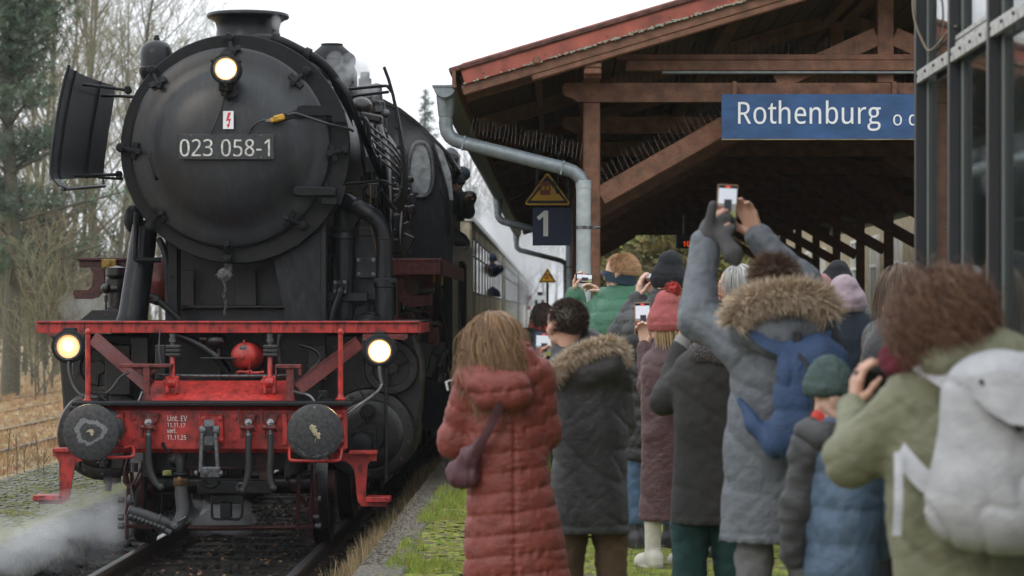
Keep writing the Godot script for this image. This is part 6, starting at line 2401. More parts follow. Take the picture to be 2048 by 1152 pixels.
# ---------------------------------------------------------------- trees
func grow_branch(wood: MB, twigs: MB, r: RandomNumberGenerator, p: Vector3, dir: Vector3, length: float, rad: float, level: int, plan: Dictionary) -> void:
	var n: int = [14, 7, 4, 2][level]
	var pts := [p]
	var rads := [rad]
	var q := p
	var d := dir
	for i in n:
		var wob: float = [0.05, 0.16, 0.22, 0.2][level]
		d = (d + Vector3(r.randf_range(-wob, wob), r.randf_range(-wob, wob) * 0.5 + (0.05 if level > 0 else 0.02) * plan.lift, r.randf_range(-wob, wob))).normalized()
		q += d * length / n
		pts.append(q)
		rads.append(maxf(rad * (1.0 - float(i + 1) / n * 0.82), plan.thin))
	var tgt := wood if level < 2 else twigs
	tgt.tube(pts, rads, 8 if level == 0 else (5 if level == 1 else 3), false)
	if level == 3:
		return
	var kids: int = plan.kids[level]
	for k in kids:
		var t: float
		if level == 0:
			t = lerpf(plan.bare, 1.0, (k + r.randf()) / kids)
		else:
			t = lerpf(0.2, 1.0, (k + r.randf()) / kids)
		var fi := t * n
		var i0 := mini(int(fi), n - 1)
		var at: Vector3 = (pts[i0] as Vector3).lerp(pts[i0 + 1], fi - i0)
		var ax: Vector3 = ((pts[i0 + 1] as Vector3) - (pts[i0] as Vector3)).normalized()
		var side := ax.cross(Vector3(r.randf_range(-1, 1), r.randf_range(-1, 1), r.randf_range(-1, 1))).normalized()
		var an: float = r.randf_range(plan.ang[0], plan.ang[1])
		var nd := (ax * cos(an) + side * sin(an)).normalized()
		var ln: float = length * (plan.ratio[level] as float) * r.randf_range(0.7, 1.15) * (1.0 - 0.55 * t if level == 0 else 1.0 - 0.35 * t)
		grow_branch(wood, twigs, r, at, nd, ln, maxf(lerpf(rads[i0], rads[i0 + 1], fi - i0) * 0.52, plan.thin), level + 1, plan)


func bare_tree(seed_at: int, height: float, plan: Dictionary) -> Array:
	var r := RandomNumberGenerator.new()
	r.seed = seed_at
	var wood := MB.new()
	var twigs := MB.new()
	grow_branch(wood, twigs, r, Vector3.ZERO, Vector3(r.randf_range(-0.06, 0.06), 1, r.randf_range(-0.06, 0.06)).normalized(), height, height * plan.girth, 0, plan)
	return [wood.mesh(), twigs.mesh()]


func stand(meshes: Array, label: String, at: Vector3, turn: float, size: float, group: String, bark: Material, twig: Material) -> void:
	var t := thing("bare_tree", label, "tree", at, group)
	t.rotation.y = turn
	t.scale = Vector3.ONE * size
	for e in [["trunk", 0, bark], ["crown", 1, twig]]:
		var o := MeshInstance3D.new()
		o.name = e[0]
		o.mesh = meshes[e[1]]
		o.material_override = e[2]
		t.add_child(o)


func tuft_mesh(n: int, wide: float, droop: float, seed_at: int) -> ArrayMesh:
	var r := RandomNumberGenerator.new()
	r.seed = seed_at
	var m := MB.new()
	for i in n:
		var an := TAU * i / n + r.randf_range(-0.4, 0.4)
		var up := r.randf_range(0.1, 0.9)
		var d := Vector3(cos(an), up, sin(an)).normalized()
		var s := d.cross(Vector3.UP).normalized() * wide
		var mid := d * 0.55
		var tip := d * r.randf_range(0.8, 1.0) + Vector3(0, -droop, 0)
		m.flat(-s, s, mid + s * 0.7, d.cross(s))
		m.flat(-s, mid + s * 0.7, mid - s * 0.7, d.cross(s))
		m.flat(mid - s * 0.7, mid + s * 0.7, tip, d.cross(s))
	return m.mesh()


func blade_mesh(n: int, seed_at: int, spread: float) -> ArrayMesh:
	var r := RandomNumberGenerator.new()
	r.seed = seed_at
	var m := MB.new()
	for i in n:
		var base := Vector3(r.randf_range(-0.4, 0.4), 0, r.randf_range(-0.4, 0.4)) * spread
		var lean := Vector3(r.randf_range(-1, 1), 0, r.randf_range(-1, 1)) * spread
		var h := r.randf_range(0.55, 1.0)
		var s := Vector3(r.randf_range(-1, 1), 0, r.randf_range(-1, 1)).normalized() * 0.03
		var a := base + lean * 0.35 + Vector3(0, h * 0.55, 0)
		var b := base + lean + Vector3(0, h, 0)
		m.flat(base - s, base + s, a + s * 0.8, lean + Vector3(0, 0.3, 0))
		m.flat(base - s, a + s * 0.8, a - s * 0.8, lean + Vector3(0, 0.3, 0))
		m.flat(a - s * 0.8, a + s * 0.8, b, lean + Vector3(0, 0.3, 0))
	return m.mesh()


func build_trees() -> void:
	var r := RandomNumberGenerator.new()
	r.seed = 77
	var slim := {"kids": [22, 8, 6], "ratio": [0.36, 0.42, 0.5], "ang": [0.45, 0.95], "bare": 0.18, "lift": 2.2, "thin": 0.0062, "girth": 0.0060}
	var wide := {"kids": [18, 8, 7], "ratio": [0.46, 0.42, 0.5], "ang": [0.5, 1.1], "bare": 0.12, "lift": 1.2, "thin": 0.0065, "girth": 0.0068}
	var forest := []
	for k in 4:
		forest.append(bare_tree(100 + k, 17.0, slim))
	for k in 2:
		forest.append(bare_tree(200 + k, 15.0, wide))
	var shrub_plan := {"kids": [16, 7, 5], "ratio": [0.7, 0.5, 0.5], "ang": [0.3, 0.9], "bare": 0.02, "lift": 2.0, "thin": 0.010, "girth": 0.008}
	var thicket := [bare_tree(301, 4.0, shrub_plan), bare_tree(302, 4.0, shrub_plan)]
	var green_bark := mat("bark_green", Color(0.20, 0.19, 0.115), 0.9, 0.0, {"tone": texs.speck, "ts": 0.5, "relief": texs.cast, "rs": 1.0})
	var twig: Material = mats.twig
	var twig2 := mat("twig_green", Color(0.21, 0.195, 0.11), 0.9)
	# the wood along the yard: [column of the trunk, distance, size]
	var rows := [[48, 92, 1.1], [92, 104, 1.15], [112, 88, 1.05], [128, 112, 1.2], [150, 95, 1.1], [186, 118, 1.2], [204, 98, 1.05], [222, 90, 1.0], [240, 108, 1.05], [276, 116, 1.0], [300, 104, 0.9], [322, 96, 0.8], [345, 122, 0.95], [372, 108, 0.8], [402, 126, 0.85], [440, 134, 0.8], [82, 120, 1.3], [36, 126, 1.3], [212, 134, 1.25], [480, 150, 0.75], [-40, 90, 1.1], [-90, 100, 1.2], [-140, 84, 1.0]]
	for i in rows.size():
		var e: Array = rows[i]
		var d: float = e[1]
		var at := Vector3((e[0] - 1112.0) * d / FOCAL, -0.25, -d)
		var big: bool = i % 6 == 4
		stand(forest[i % 6], "bare winter tree in the wood left of the locomotive", at, r.randf() * TAU, e[2], "bare trees of the wood on the left", green_bark if i % 2 == 0 else mats.bark, twig2 if i % 3 != 0 else twig)
	for i in 34:
		var d := r.randf_range(84, 120) if i > 5 else r.randf_range(62, 78)
		var px := r.randf_range(-60, 330) if i > 5 else r.randf_range(-30, 110)
		var t := thing("bare_shrub", "leafless shrub in the undergrowth of the wood on the left", "shrub", Vector3((px - 1112.0) * d / FOCAL, -0.25, -d), "undergrowth of the wood on the left")
		t.rotation.y = r.randf() * TAU
		t.scale = Vector3.ONE * r.randf_range(0.7, 1.3)
		for e in [["stem", 0, mats.bark], ["twigs", 1, twig if i % 2 == 0 else twig2]]:
			var o := MeshInstance3D.new()
			o.name = e[0]
			o.mesh = thicket[i % 2][e[1]]
			o.material_override = e[2]
			t.add_child(o)
	# trees behind the train, past the end of the platform
	var far := [[905, 150, 0.7], [940, 170, 0.85], [962, 150, 0.8], [984, 190, 1.0], [1004, 165, 0.9], [1024, 150, 0.85], [1046, 180, 1.0], [1066, 160, 0.9], [1086, 195, 1.05], [1108, 170, 0.95], [1130, 150, 0.9], [1150, 180, 1.0], [760, 190, 0.75], [820, 180, 0.6], [880, 210, 0.8], [1180, 160, 0.9], [1210, 175, 0.9], [1010, 130, 0.6], [1052, 128, 0.62], [1095, 132, 0.62]]
	for i in far.size():
		var e: Array = far[i]
		var d: float = e[1]
		stand(forest[(i * 2 + i / 3) % 6], "pale bare tree standing beyond the end of the train and platform", Vector3((e[0] - 1112.0) * d / FOCAL, 0.3, -d), r.randf() * TAU, e[2], "bare trees beyond the platform end", mats.bark, twig)
	# conifers
	var tuft := tuft_mesh(7, 0.05, 0.12, 9)
	spruce(Vector3((850 - 1112) * 118.0 / FOCAL, 0.0, -118.0), 11.6, 2.1, tuft, "tall dark spruce rising behind the locomotive's cab", 3)
	spruce(Vector3((948 - 1112) * 140.0 / FOCAL, 0.0, -140.0), 8.5, 1.7, tuft, "smaller green spruce between the carriage roof and the canopy", 4)
	# a Scots pine at the left edge
	var pr := RandomNumberGenerator.new()
	pr.seed = 12
	var pt := thing("pine_tree", "green pine with ragged needle clumps at the far left edge", "tree", Vector3((20 - 1112.0) * 66.0 / FOCAL, -0.25, -66.0))
	var tr := MB.new()
	var base := Vector3(pt.position)
	tr.tube([base, base + Vector3(0.1, 4, 0), base + Vector3(-0.1, 8, 0.1), base + Vector3(0.1, 13, 0)], [0.24, 0.19, 0.13, 0.05], 10)
	var spots := []
	for k in 66:
		var y := pr.randf_range(3.0, 13.4)
		var reach := lerpf(2.9, 0.7, clampf((y - 5.5) / 8.0, 0.0, 1.0)) * pr.randf_range(0.4, 1.05)
		var an := pr.randf() * TAU
		var tip := base + Vector3(cos(an) * reach, y + 0.3, sin(an) * reach)
		tr.tube([base + Vector3(0, y - 0.5, 0), base + Vector3(cos(an) * reach * 0.6, y, sin(an) * reach * 0.6), tip], [0.05, 0.035, 0.015], 4)
		for q in 130:
			var c := tip.lerp(base + Vector3(0, y, 0), pr.randf() * 0.95)
			spots.append(c + Vector3(pr.randf_range(-1, 1), pr.randf_range(-0.5, 0.6), pr.randf_range(-1, 1)) * 0.55)
	part(pt, "trunk", tr, mats.bark)
	scatter("crown", tuft, mats.needles, spots.size(), func(rr: RandomNumberGenerator) -> Array:
		var p: Vector3 = spots.pop_back()
		var g := rr.randf_range(0.7, 1.5)
		return [Transform3D(Basis.from_euler(Vector3(rr.randf() * TAU, rr.randf() * TAU, 0)).scaled(Vector3.ONE * rr.randf_range(0.14, 0.26)), p - base), Color(g * rr.randf_range(0.9, 1.4), g, g)], pt)


func spruce(at: Vector3, hgt: float, wide: float, tuft: ArrayMesh, label: String, seed_at: int) -> void:
	var r := RandomNumberGenerator.new()
	r.seed = seed_at
	var t := thing("spruce_tree", label, "tree", at)
	var tr := MB.new()
	tr.tube([at, at + Vector3(0, hgt, 0)], [0.16, 0.02], 8)
	var spots := []
	var n := int(hgt * 11)
	for k in n:
		var f := (k + r.randf()) / n
		var y := lerpf(0.8, hgt, f)
		var reach := wide * pow(1.0 - f, 0.85) * r.randf_range(0.6, 1.15) + 0.08
		var an := r.randf() * TAU
		var tip := at + Vector3(cos(an) * reach, y - reach * 0.35 + 0.12, sin(an) * reach)
		tr.tube([at + Vector3(0, y, 0), tip], [0.03, 0.008], 3, false)
		for q in int(reach * 22) + 3:
			var c := (at + Vector3(0, y, 0)).lerp(tip, sqrt(r.randf()))
			spots.append(c + Vector3(r.randf_range(-1, 1), r.randf_range(-1.2, 0.4), r.randf_range(-1, 1)) * 0.16)
	part(t, "trunk", tr, mats.bark)
	scatter("crown", tuft, mats.needles, spots.size(), func(rr: RandomNumberGenerator) -> Array:
		var p: Vector3 = spots.pop_back()
		var g := rr.randf_range(0.7, 1.5)
		return [Transform3D(Basis.from_euler(Vector3(rr.randf() * 0.8, rr.randf() * TAU, rr.randf() * 0.8)).scaled(Vector3.ONE * rr.randf_range(0.15, 0.28)), p - at), Color(g * 1.1, g, g * 0.95)], t)


# ---------------------------------------------------------------- ground cover
func build_growth() -> void:
	var blades := blade_mesh(6, 4, 0.55)
	var patch := FastNoiseLite.new()
	patch.seed = 21
	patch.frequency = 0.8
	scatter("platform_grass", blades, mats.green_grass, 11000, func(r: RandomNumberGenerator) -> Array:
		var p := Vector3.ZERO
		for k in 12:
			var z := -12.6 - pow(r.randf(), 1.3) * 20.0
			var x := -0.98 + pow(r.randf(), 1.25) * 3.6
			p = Vector3(x, PLAT, z)
			if patch.get_noise_2d(x, z * 0.7) > 0.2 - 0.35 * float(absf(x + 0.85) < 0.16) or r.randf() < 0.04:
				break
		var g := r.randf_range(0.55, 1.5)
		var s := r.randf_range(0.025, 0.072) * (1.25 if absf(p.x + 0.85) < 0.2 else 1.0)
		return [Transform3D(Basis(Vector3.UP, r.randf() * TAU).scaled(Vector3(s * 0.8, s, s * 0.8)), p), Color(g * r.randf_range(0.85, 1.6), g * r.randf_range(0.9, 1.15), g * 0.8)])
	scatter("moss_cushions", stone_shape(), mats.moss, 7000, func(r: RandomNumberGenerator) -> Array:
		var z := -12.6 - r.randf() * 12.0
		var x := -0.95 + r.randf() * 3.2
		var left := r.randf() < 0.55
		if left:
			z = -15.0 - r.randf() * 18.0
			x = -4.34 + r.randf_range(-0.07, 0.115) - (r.randf() * r.randf() * 1.2 if r.randf() < 0.35 else 0.0)
		var s := r.randf_range(0.008, 0.035)
		var g := r.randf_range(0.5, 1.5)
		return [Transform3D(Basis(Vector3.UP, r.randf() * TAU).scaled(Vector3(s * 1.6, s * 0.55, s * 1.6)), Vector3(x, (0.235 if x > -4.38 else 0.222) - (0.16 * r.randf() * r.randf() if x > -4.27 else 0.0) if left else PLAT + 0.006, z)), Color(g * 1.1, g, g)])
	scatter("edge_dry_grass", blades, mats.dry_grass, 4600, func(r: RandomNumberGenerator) -> Array:
		var z := -13.2 - pow(r.randf(), 1.2) * 20.0
		var x := -1.17 - pow(r.randf(), 1.3) * 0.45
		var s := r.randf_range(0.12, 0.34) * (0.6 + 0.8 * absf(patch.get_noise_2d(4.0, z * 0.8)))
		var g := r.randf_range(0.35, 1.25)
		return [Transform3D(Basis(Vector3.UP, r.randf() * TAU).scaled(Vector3(s * 0.55, s, s * 0.55)), Vector3(x, lerpf(0.22, -0.08, (-1.17 - x) / 0.45), z)), Color(g, g * r.randf_range(0.85, 1.1), g * 0.9)])
	scatter("yard_dry_grass", blades, mats.dry_grass, 22000, func(r: RandomNumberGenerator) -> Array:
		var z := -23.0 - pow(r.randf(), 1.4) * 62.0
		var x := -6.9 - r.randf() * (4.0 - z * 0.17)
		if absf(absf(x + 8.75) - 0.75) < 0.06 or absf(absf(x + 12.0) - 0.75) < 0.06:
			x += 0.25
		var s := r.randf_range(0.08, 0.22) * (0.6 if z > -26.0 else 1.0)
		var g := r.randf_range(0.7, 1.5)
		return [Transform3D(Basis(Vector3.UP, r.randf() * TAU).scaled(Vector3(s * 0.9, s * 0.8, s * 0.9)), Vector3(x, -0.06, z)), Color(g * r.randf_range(1.0, 1.2), g * r.randf_range(0.8, 1.05), g * 0.85)])
	scatter("edge_crumbs", stone_shape(), mats.stone, 3000, func(r: RandomNumberGenerator) -> Array:
		var s := r.randf_range(0.003, 0.011)
		var g := r.randf_range(0.25, 1.2)
		return [Transform3D(Basis.from_euler(Vector3(r.randf() * TAU, r.randf() * TAU, 0)).scaled(Vector3(s, s * 0.5, s)), Vector3(-1.13 + r.randf() * r.randf() * 0.3, PLAT + 0.027 + s * 0.2, -13.0 - r.randf() * 14.0)), Color(g, g * 0.85, g * 0.65)])
	var leaf := MB.new()
	leaf.flat(Vector3(-0.5, 0, 0), Vector3(0, 0.12, 0.32), Vector3(0.5, 0, 0), Vector3.UP)
	leaf.flat(Vector3(-0.5, 0, 0), Vector3(0.5, 0, 0), Vector3(0, 0.10, -0.32), Vector3.UP)
	scatter("fallen_leaves", leaf.mesh(), mats.dead_leaf, 5200, func(r: RandomNumberGenerator) -> Array:
		var pick := r.randf()
		var p: Vector3
		if pick < 0.25:
			p = Vector3(r.randf_range(-3.9, -1.6), -0.13, -13.5 - r.randf() * 16.0)
		elif pick < 0.33:
			p = Vector3(r.randf_range(-1.1, 3.0), PLAT + 0.01, -12.5 - r.randf() * 14.0)
		else:
			p = Vector3(-9.0 - r.randf() * 22.0, -0.04, -45.0 - r.randf() * 70.0)
		var s := r.randf_range(0.03, 0.06) * (2.2 if p.z < -44.0 else 1.0)
		var g := r.randf_range(0.6, 1.8)
		return [Transform3D(Basis.from_euler(Vector3(r.randf_range(-0.5, 0.5), r.randf() * TAU, r.randf_range(-0.5, 0.5))).scaled(Vector3.ONE * s), p), Color(g * 1.1, g * r.randf_range(0.8, 1.2), g)])
	# bushes on the bank seen through the canopy
	scatter("bank_bushes", tuft_mesh(8, 0.09, 0.2, 31), mats.bush, 5200, func(r: RandomNumberGenerator) -> Array:
		var t := r.randf()
		var x := 0.6 + r.randf() * 19.0
		var z := -91.0 - t * 22.0
		var y := 0.2 + smoothstep(0.0, 1.0, t) * (clampf((x - 0.2) * 2.4, 0.0, 6.4) + clampf((x - 3.0) * 0.4, 0.0, 4.0))
		var g := r.randf_range(0.5, 1.7)
		var s := r.randf_range(0.3, 0.95)
		return [Transform3D(Basis.from_euler(Vector3(r.randf_range(-0.6, 0.6), r.randf() * TAU, r.randf_range(-0.6, 0.6))).scaled(Vector3.ONE * s), Vector3(x, y + 0.05, z)), Color(g * r.randf_range(0.9, 1.5), g, g * 0.8)])
	# dead weed stalks on the paved platform's far edge
	for k in 5:
		var m := MB.new()
		var b := spot(20 + k * 18 + rng.randf_range(-5, 5), 950 - k * 4, 31.5 - k * 0.6)
		b.y = 0.0
		var top := b + Vector3(rng.randf_range(-0.06, 0.06), rng.randf_range(0.35, 0.65), 0)
		m.tube(curve([b, b.lerp(top, 0.5) + Vector3(rng.randf_range(-0.03, 0.03), 0, 0), top], 3), 0.006, 4)
		for q in 6:
			var p := b.lerp(top, 0.3 + q * 0.11)
			m.tube([p, p + Vector3(rng.randf_range(-0.1, 0.1), 0.09, rng.randf_range(-0.05, 0.05))], 0.004, 3)
		tag(solid("dead_weed", m, mats.twig, b), "dead weed stalk standing beside the low paved platform", "weed", "dead weeds beside the paved platform")


# ---------------------------------------------------------------- steam
func puff(at: Vector3, size: Vector3, density: float, called := "steam") -> void:
	var f := FogVolume.new()
	f.name = numbered(called)
	f.shape = RenderingServer.FOG_VOLUME_SHAPE_ELLIPSOID
	f.size = size
	var key := "steam_%d" % int(density * 100)
	if not mats.has(key):
		var fm := FogMaterial.new()
		fm.density = density
		fm.albedo = Color(0.97, 0.97, 0.98)
		mats[key] = fm
	f.material = mats[key]
	f.position = at
	f.rotation = Vector3(rng.randf_range(-0.4, 0.4), rng.randf() * TAU, rng.randf_range(-0.5, 0.5))
	f.set_meta("kind", "stuff")
	add_child(f)


func build_steam() -> void:
	var r := RandomNumberGenerator.new()
	r.seed = 8
	# leaking low down on the left, drifting along the platform wall
	for k in 44:
		var t := r.randf()
		var px := lerpf(252.0, -40.0, t) + r.randf_range(-34, 20)
		var py := lerpf(1035.0, 1125.0, t) + r.randf_range(-45, 40)
		var d := lerpf(22.2, 19.0, t) + r.randf_range(-0.3, 0.5)
		var s := lerpf(0.16, 0.55, r.randf() * r.randf())
		puff(spot(px, py, d), Vector3(s * 1.5, s * 0.8, s * 1.2), 0.42 if r.randf() < 0.5 else 0.24)
	for k in 8:
		puff(spot(r.randf_range(215, 250), r.randf_range(985, 1050), r.randf_range(22.3, 23.0)), Vector3(0.22, 0.35, 0.3), 0.6)
	for k in 7:
		puff(spot(r.randf_range(390, 470), r.randf_range(1020, 1062), r.randf_range(25.5, 26.5)), Vector3(0.5, 0.22, 0.4), 1.2)
	# chimney, dome, pump
	for k in 6:
		puff(spot(r.randf_range(538, 562), r.randf_range(32, 74), r.randf_range(24.15, 24.35)), Vector3(0.08, 0.16, 0.1), 2.4)
	for k in 14:
		var t := r.randf()
		puff(spot(lerpf(632, 745, t) + r.randf_range(-8, 8), lerpf(128, 165, t) + r.randf_range(-30, 22), r.randf_range(26.2, 26.7)), Vector3(r.randf_range(0.12, 0.3), r.randf_range(0.12, 0.24), 0.2), 1.3)
	for k in 7:
		puff(spot(r.randf_range(150, 220), r.randf_range(585, 630), r.randf_range(25.6, 26.4)), Vector3(0.35, 0.3, 0.3), 0.3)
	for k in 9:
		var t := k / 8.0
		puff(spot(lerpf(985, 1066, t) + r.randf_range(-8, 8), lerpf(455, 565, t) + r.randf_range(-22, 8), lerpf(62, 140, t)), Vector3(2.5, 2.0, 5.0) * lerpf(1.0, 1.8, t), 0.07)
	for k in 5:
		puff(spot(r.randf_range(790, 860), r.randf_range(255, 300), r.randf_range(31.2, 31.9)), Vector3(0.4, 0.35, 0.3), 0.08)


# ---------------------------------------------------------------- signs
func build_signs() -> void:
	# station name board on the gable
	var s := thing("station_name_board", "blue station name board reading Rothenburg o d Tauber", "sign", spot(1443, 233, 22.72))
	var m := MB.new()
	var a := spot(1443, 188, 22.72)
	var hgt := 90.0 * 22.72 / FOCAL
	m.box(Vector3(a.x + 1.45, a.y - hgt * 0.5, -22.74), Vector3(2.9, hgt, 0.035), Basis.IDENTITY, 0.003)
	part(s, "board", m, mats.sign_blue)
	m = MB.new()
	m.box(Vector3(a.x + 1.45, a.y - hgt - 0.004, -22.725), Vector3(2.9, 0.008, 0.03), Basis.IDENTITY, 0.001)
	part(s, "rim", m, mats.render_beige)
	m = MB.new()
	for e in [1470, 1790, 2040]:
		m.box(Vector3(spot(e, 190, 22.72).x, a.y + 0.03, -22.80), Vector3(0.04, 0.16, 0.1), Basis.IDENTITY, 0.004)
	part(s, "bracket", m, mats.timber)
	lettering(s, "name", "Rothenburg", spot(1471, 226.5, 22.715), 0.183, mats.sign_white, 0.90, false, 0.004)
	lettering(s, "name_suffix", "o d Tauber", spot(1784, 237, 22.715), 0.118, mats.sign_white, 0.95, false, 0.004)
	# hazard triangle and track number under the eaves
	hazard("triangular yellow train hazard sign hanging above the number board", 1095.0, 343.0, 410.0, 48.0, 26.0, true)
	hazard("small yellow train hazard triangle on a post beyond the canopy", 1095.0, 535.0, 565.5, 18.5, 66.0, false)
	var nb := thing("track_number_board", "dark blue hanging board with a white number 1", "sign", spot(1104, 452, 26.0))
	m = MB.new()
	block(m, 1065, 415, 1143, 491, 26.0, 0.04, 0.004)
	part(nb, "board", m, mats.sign_navy)
	lettering(nb, "number", "1", spot(1088, 448, 25.995), 0.245, mats.sign_white, 0.9, true, 0.004, HORIZONTAL_ALIGNMENT_CENTER)
	m = MB.new()
	m.rod(spot(1072, 415, 26.02), spot(1072, 300, 26.02), 0.012, 8)
	m.rod(spot(1136, 415, 26.02), spot(1136, 320, 26.02), 0.012, 8)
	part(nb, "hanger", m, mats.frame_grey)
	# lit departure display under the roof
	var dd := thing("departure_display", "dark departure display with orange figures hanging under the canopy", "display", spot(1385, 485, 40.0))
	m = MB.new()
	block(m, 1352, 470, 1440, 497, 40.0, 0.12, 0.01)
	m.rod(spot(1368, 470, 40.1), spot(1368, 430, 40.1), 0.02, 8)
	m.rod(spot(1420, 470, 40.1), spot(1420, 430, 40.1), 0.02, 8)
	part(dd, "case", m, mats.phone_black)
	lettering(dd, "lit_figures", "10", spot(1365, 488, 39.99), 0.075, mat("orange_glow", Color(0.9, 0.3, 0.05), 0.5, 0.0, {"glow": Color(1.0, 0.30, 0.04), "glow_energy": 0.7}), 1.0, false, 0.004)
	# shunting board by the line, far off
	var wb := thing("white_line_board", "white board with two dark bars on a post beside the far track", "sign", spot(1080, 612, 70.0))
	m = MB.new()
	block(m, 1066, 591, 1094, 634, 70.0, 0.03, 0.004)
	part(wb, "board", m, mats.sign_white)
	m = MB.new()
	block(m, 1070, 600, 1075, 630, 69.97, 0.02, 0.002)
	block(m, 1083, 600, 1088, 630, 69.97, 0.02, 0.002)
	part(wb, "bars", m, mats.frame_grey)
	m = MB.new()
	m.rod(spot(1080, 634, 70.05), Vector3(spot(1080, 634, 70.05).x, 0, -70.05), 0.035, 8)
	block(m, 1075, 584, 1085, 591, 70.0, 0.1)
	part(wb, "post", m, mats.frame_grey)


func hazard(label: String, cx: float, top: float, bottom: float, half: float, d: float, hung: bool) -> void:
	var t := thing("hazard_sign", label, "sign", spot(cx, (top + bottom) * 0.5, d))
	var tri_at := func(grow: float) -> Array:
		var out := []
		for e in [[cx - half, bottom, -1, 1], [cx + half, bottom, 1, 1], [cx, top, 0, -1]]:
			var dx: float = e[2]
			var corner := Vector2(e[0] + dx * grow * 1.6, e[1] + e[3] * (grow if e[3] > 0 else grow * 2.0))
			out.append([corner.x, corner.y])
		return out
	var rounded := func(p: Array, r: float) -> Array:
		var out := []
		for i in 3:
			var c := Vector2(p[i][0], p[i][1])
			var a := Vector2(p[(i + 2) % 3][0], p[(i + 2) % 3][1])
			var b := Vector2(p[(i + 1) % 3][0], p[(i + 1) % 3][1])
			var p0 := c + (a - c).normalized() * r
			var p1 := c + (b - c).normalized() * r
			for k in 5:
				var q := p0.lerp(c, k / 4.0).lerp(c.lerp(p1, k / 4.0), k / 4.0)
				out.append([q.x, q.y])
		return out
	var k := half / 48.0
	var m := MB.new()
	plate(m, rounded.call(tri_at.call(0.0), 9.0 * k), d, 0.02, 0.0)
	part(t, "panel", m, mats.sign_yellow)
	m = MB.new()
	plate(m, rounded.call(tri_at.call(-3.2 * k), 6.0 * k), d - 0.003, 0.004, 0.0)
	part(t, "black_band", m, mats.sign_black)
	m = MB.new()
	plate(m, rounded.call(tri_at.call(-9.0 * k), 3.0 * k), d - 0.007, 0.004, 0.0)
	part(t, "yellow_field", m, mats.sign_yellow)
	# pictogram: a train front on its rails and a figure thrown back
	m = MB.new()
	var B := func(x0: float, y0: float, x1: float, y1: float) -> void:
		block(m, cx + x0 * k, bottom - y0 * k, cx + x1 * k, bottom - y1 * k, d - 0.010, 0.003, 0.0)
	B.call(-15, 44, 6, 38)
	B.call(-15, 38, -12, 30)
	B.call(-6, 38, -3, 30)
	B.call(3, 38, 6, 30)
	B.call(-15, 30, 6, 20)
	B.call(-13, 47, 4, 44)
	part(t, "train_picture", m, mat("sign_rust", Color(0.22, 0.05, 0.02), 0.5))
	m = MB.new()
	B.call(-13, 18, 4, 16)
	B.call(-10, 14, 1, 12)
	B.call(-12, 12, 3, 10)
	m.disc(spot(cx + 11 * k, bottom - 45 * k, d - 0.010), Vector3.BACK, 3.0 * k * d / FOCAL, 0.003, 12, 0.0)
	for e in [[10, 42, 16, 32], [16, 32, 24, 30], [16, 32, 20, 22], [9, 38, 18, 42], [18, 42, 22, 38]]:
		m.beam(spot(cx + e[0] * k, bottom - e[1] * k, d - 0.010), spot(cx + e[2] * k, bottom - e[3] * k, d - 0.010), 3.2 * k * d / FOCAL, 0.003, Vector3.BACK, 0.0)
	B.call(8, 21, 26, 19)
	part(t, "figure_picture", m, mats.sign_black)
	m = MB.new()
	if hung:
		m.rod(spot(cx - 20, top + 45, d + 0.03), spot(cx - 20, top - 45, d + 0.03), 0.012, 8)
		m.rod(spot(cx + 20, top + 45, d + 0.03), spot(cx + 20, top - 40, d + 0.03), 0.012, 8)
	else:
		var p := spot(cx, bottom, d + 0.04)
		m.rod(Vector3(p.x, 0.2, p.z), p + Vector3(0, 0.3, 0), 0.03, 8)
	part(t, "post", m, mats.frame_grey)


# ---------------------------------------------------------------- people
var fold_noise: FastNoiseLite


func facing(yaw: float) -> Vector3:
	return Vector3(-sin(yaw), 0, -cos(yaw))


# fingers that bend: limbs for a hand. dir runs wrist to fingers, palm is the way the palm faces, thumb the way the thumb lies
func hand_limbs(w: Vector3, dir: Vector3, palm: Vector3, thumb: Vector3, curl: Array, k := 1.0) -> Array:
	dir = dir.normalized()
	palm = (palm - dir * palm.dot(dir)).normalized()
	thumb = (thumb - dir * thumb.dot(dir) - palm * thumb.dot(palm)).normalized()
	var out := []
	var base := [0.029, 0.010, -0.010, -0.028]
	var long := [[0.040, 0.024, 0.019], [0.044, 0.027, 0.020], [0.041, 0.025, 0.019], [0.032, 0.019, 0.017]]
	for i in 4:
		var kn: Vector3 = w + (dir * [0.086, 0.090, 0.086, 0.078][i] + thumb * base[i]) * k
		out.append([w + (dir * 0.012 + thumb * base[i] * 0.6) * k, kn, 0.0145 * k, 0.0115 * k])
		var a: float = curl[i + 1] * 0.55
		var p := kn
		var fan: Vector3 = thumb * (base[i] * 2.2)
		for j in 3:
			var d := (dir * cos(a) + palm * sin(a) + fan * 0.9).normalized()
			var q: Vector3 = p + d * long[i][j] * k
			out.append([p, q, [0.0095, 0.0087, 0.0078][j] * k, [0.0087, 0.0078, 0.0066][j] * k])
			p = q
			a += curl[i + 1]
	var t0: Vector3 = w + (dir * 0.018 + thumb * 0.026 + palm * 0.008) * k
	var t1: Vector3 = t0 + (dir * 0.030 + thumb * 0.026 + palm * 0.010).normalized() * 0.044 * k
	var td: Vector3 = (dir * 0.85 + thumb * (0.45 - curl[0] * 0.8) + palm * (0.25 + curl[0] * 0.6)).normalized()
	var t2: Vector3 = t1 + td * 0.034 * k
	var t3: Vector3 = t2 + (td + palm * curl[0] * 0.4 - thumb * curl[0] * 0.3).normalized() * 0.026 * k
	out.append([t0, t1, 0.016 * k, 0.0125 * k])
	out.append([t1, t2, 0.0115 * k, 0.0100 * k])
	out.append([t2, t3, 0.0100 * k, 0.0080 * k])
	return out


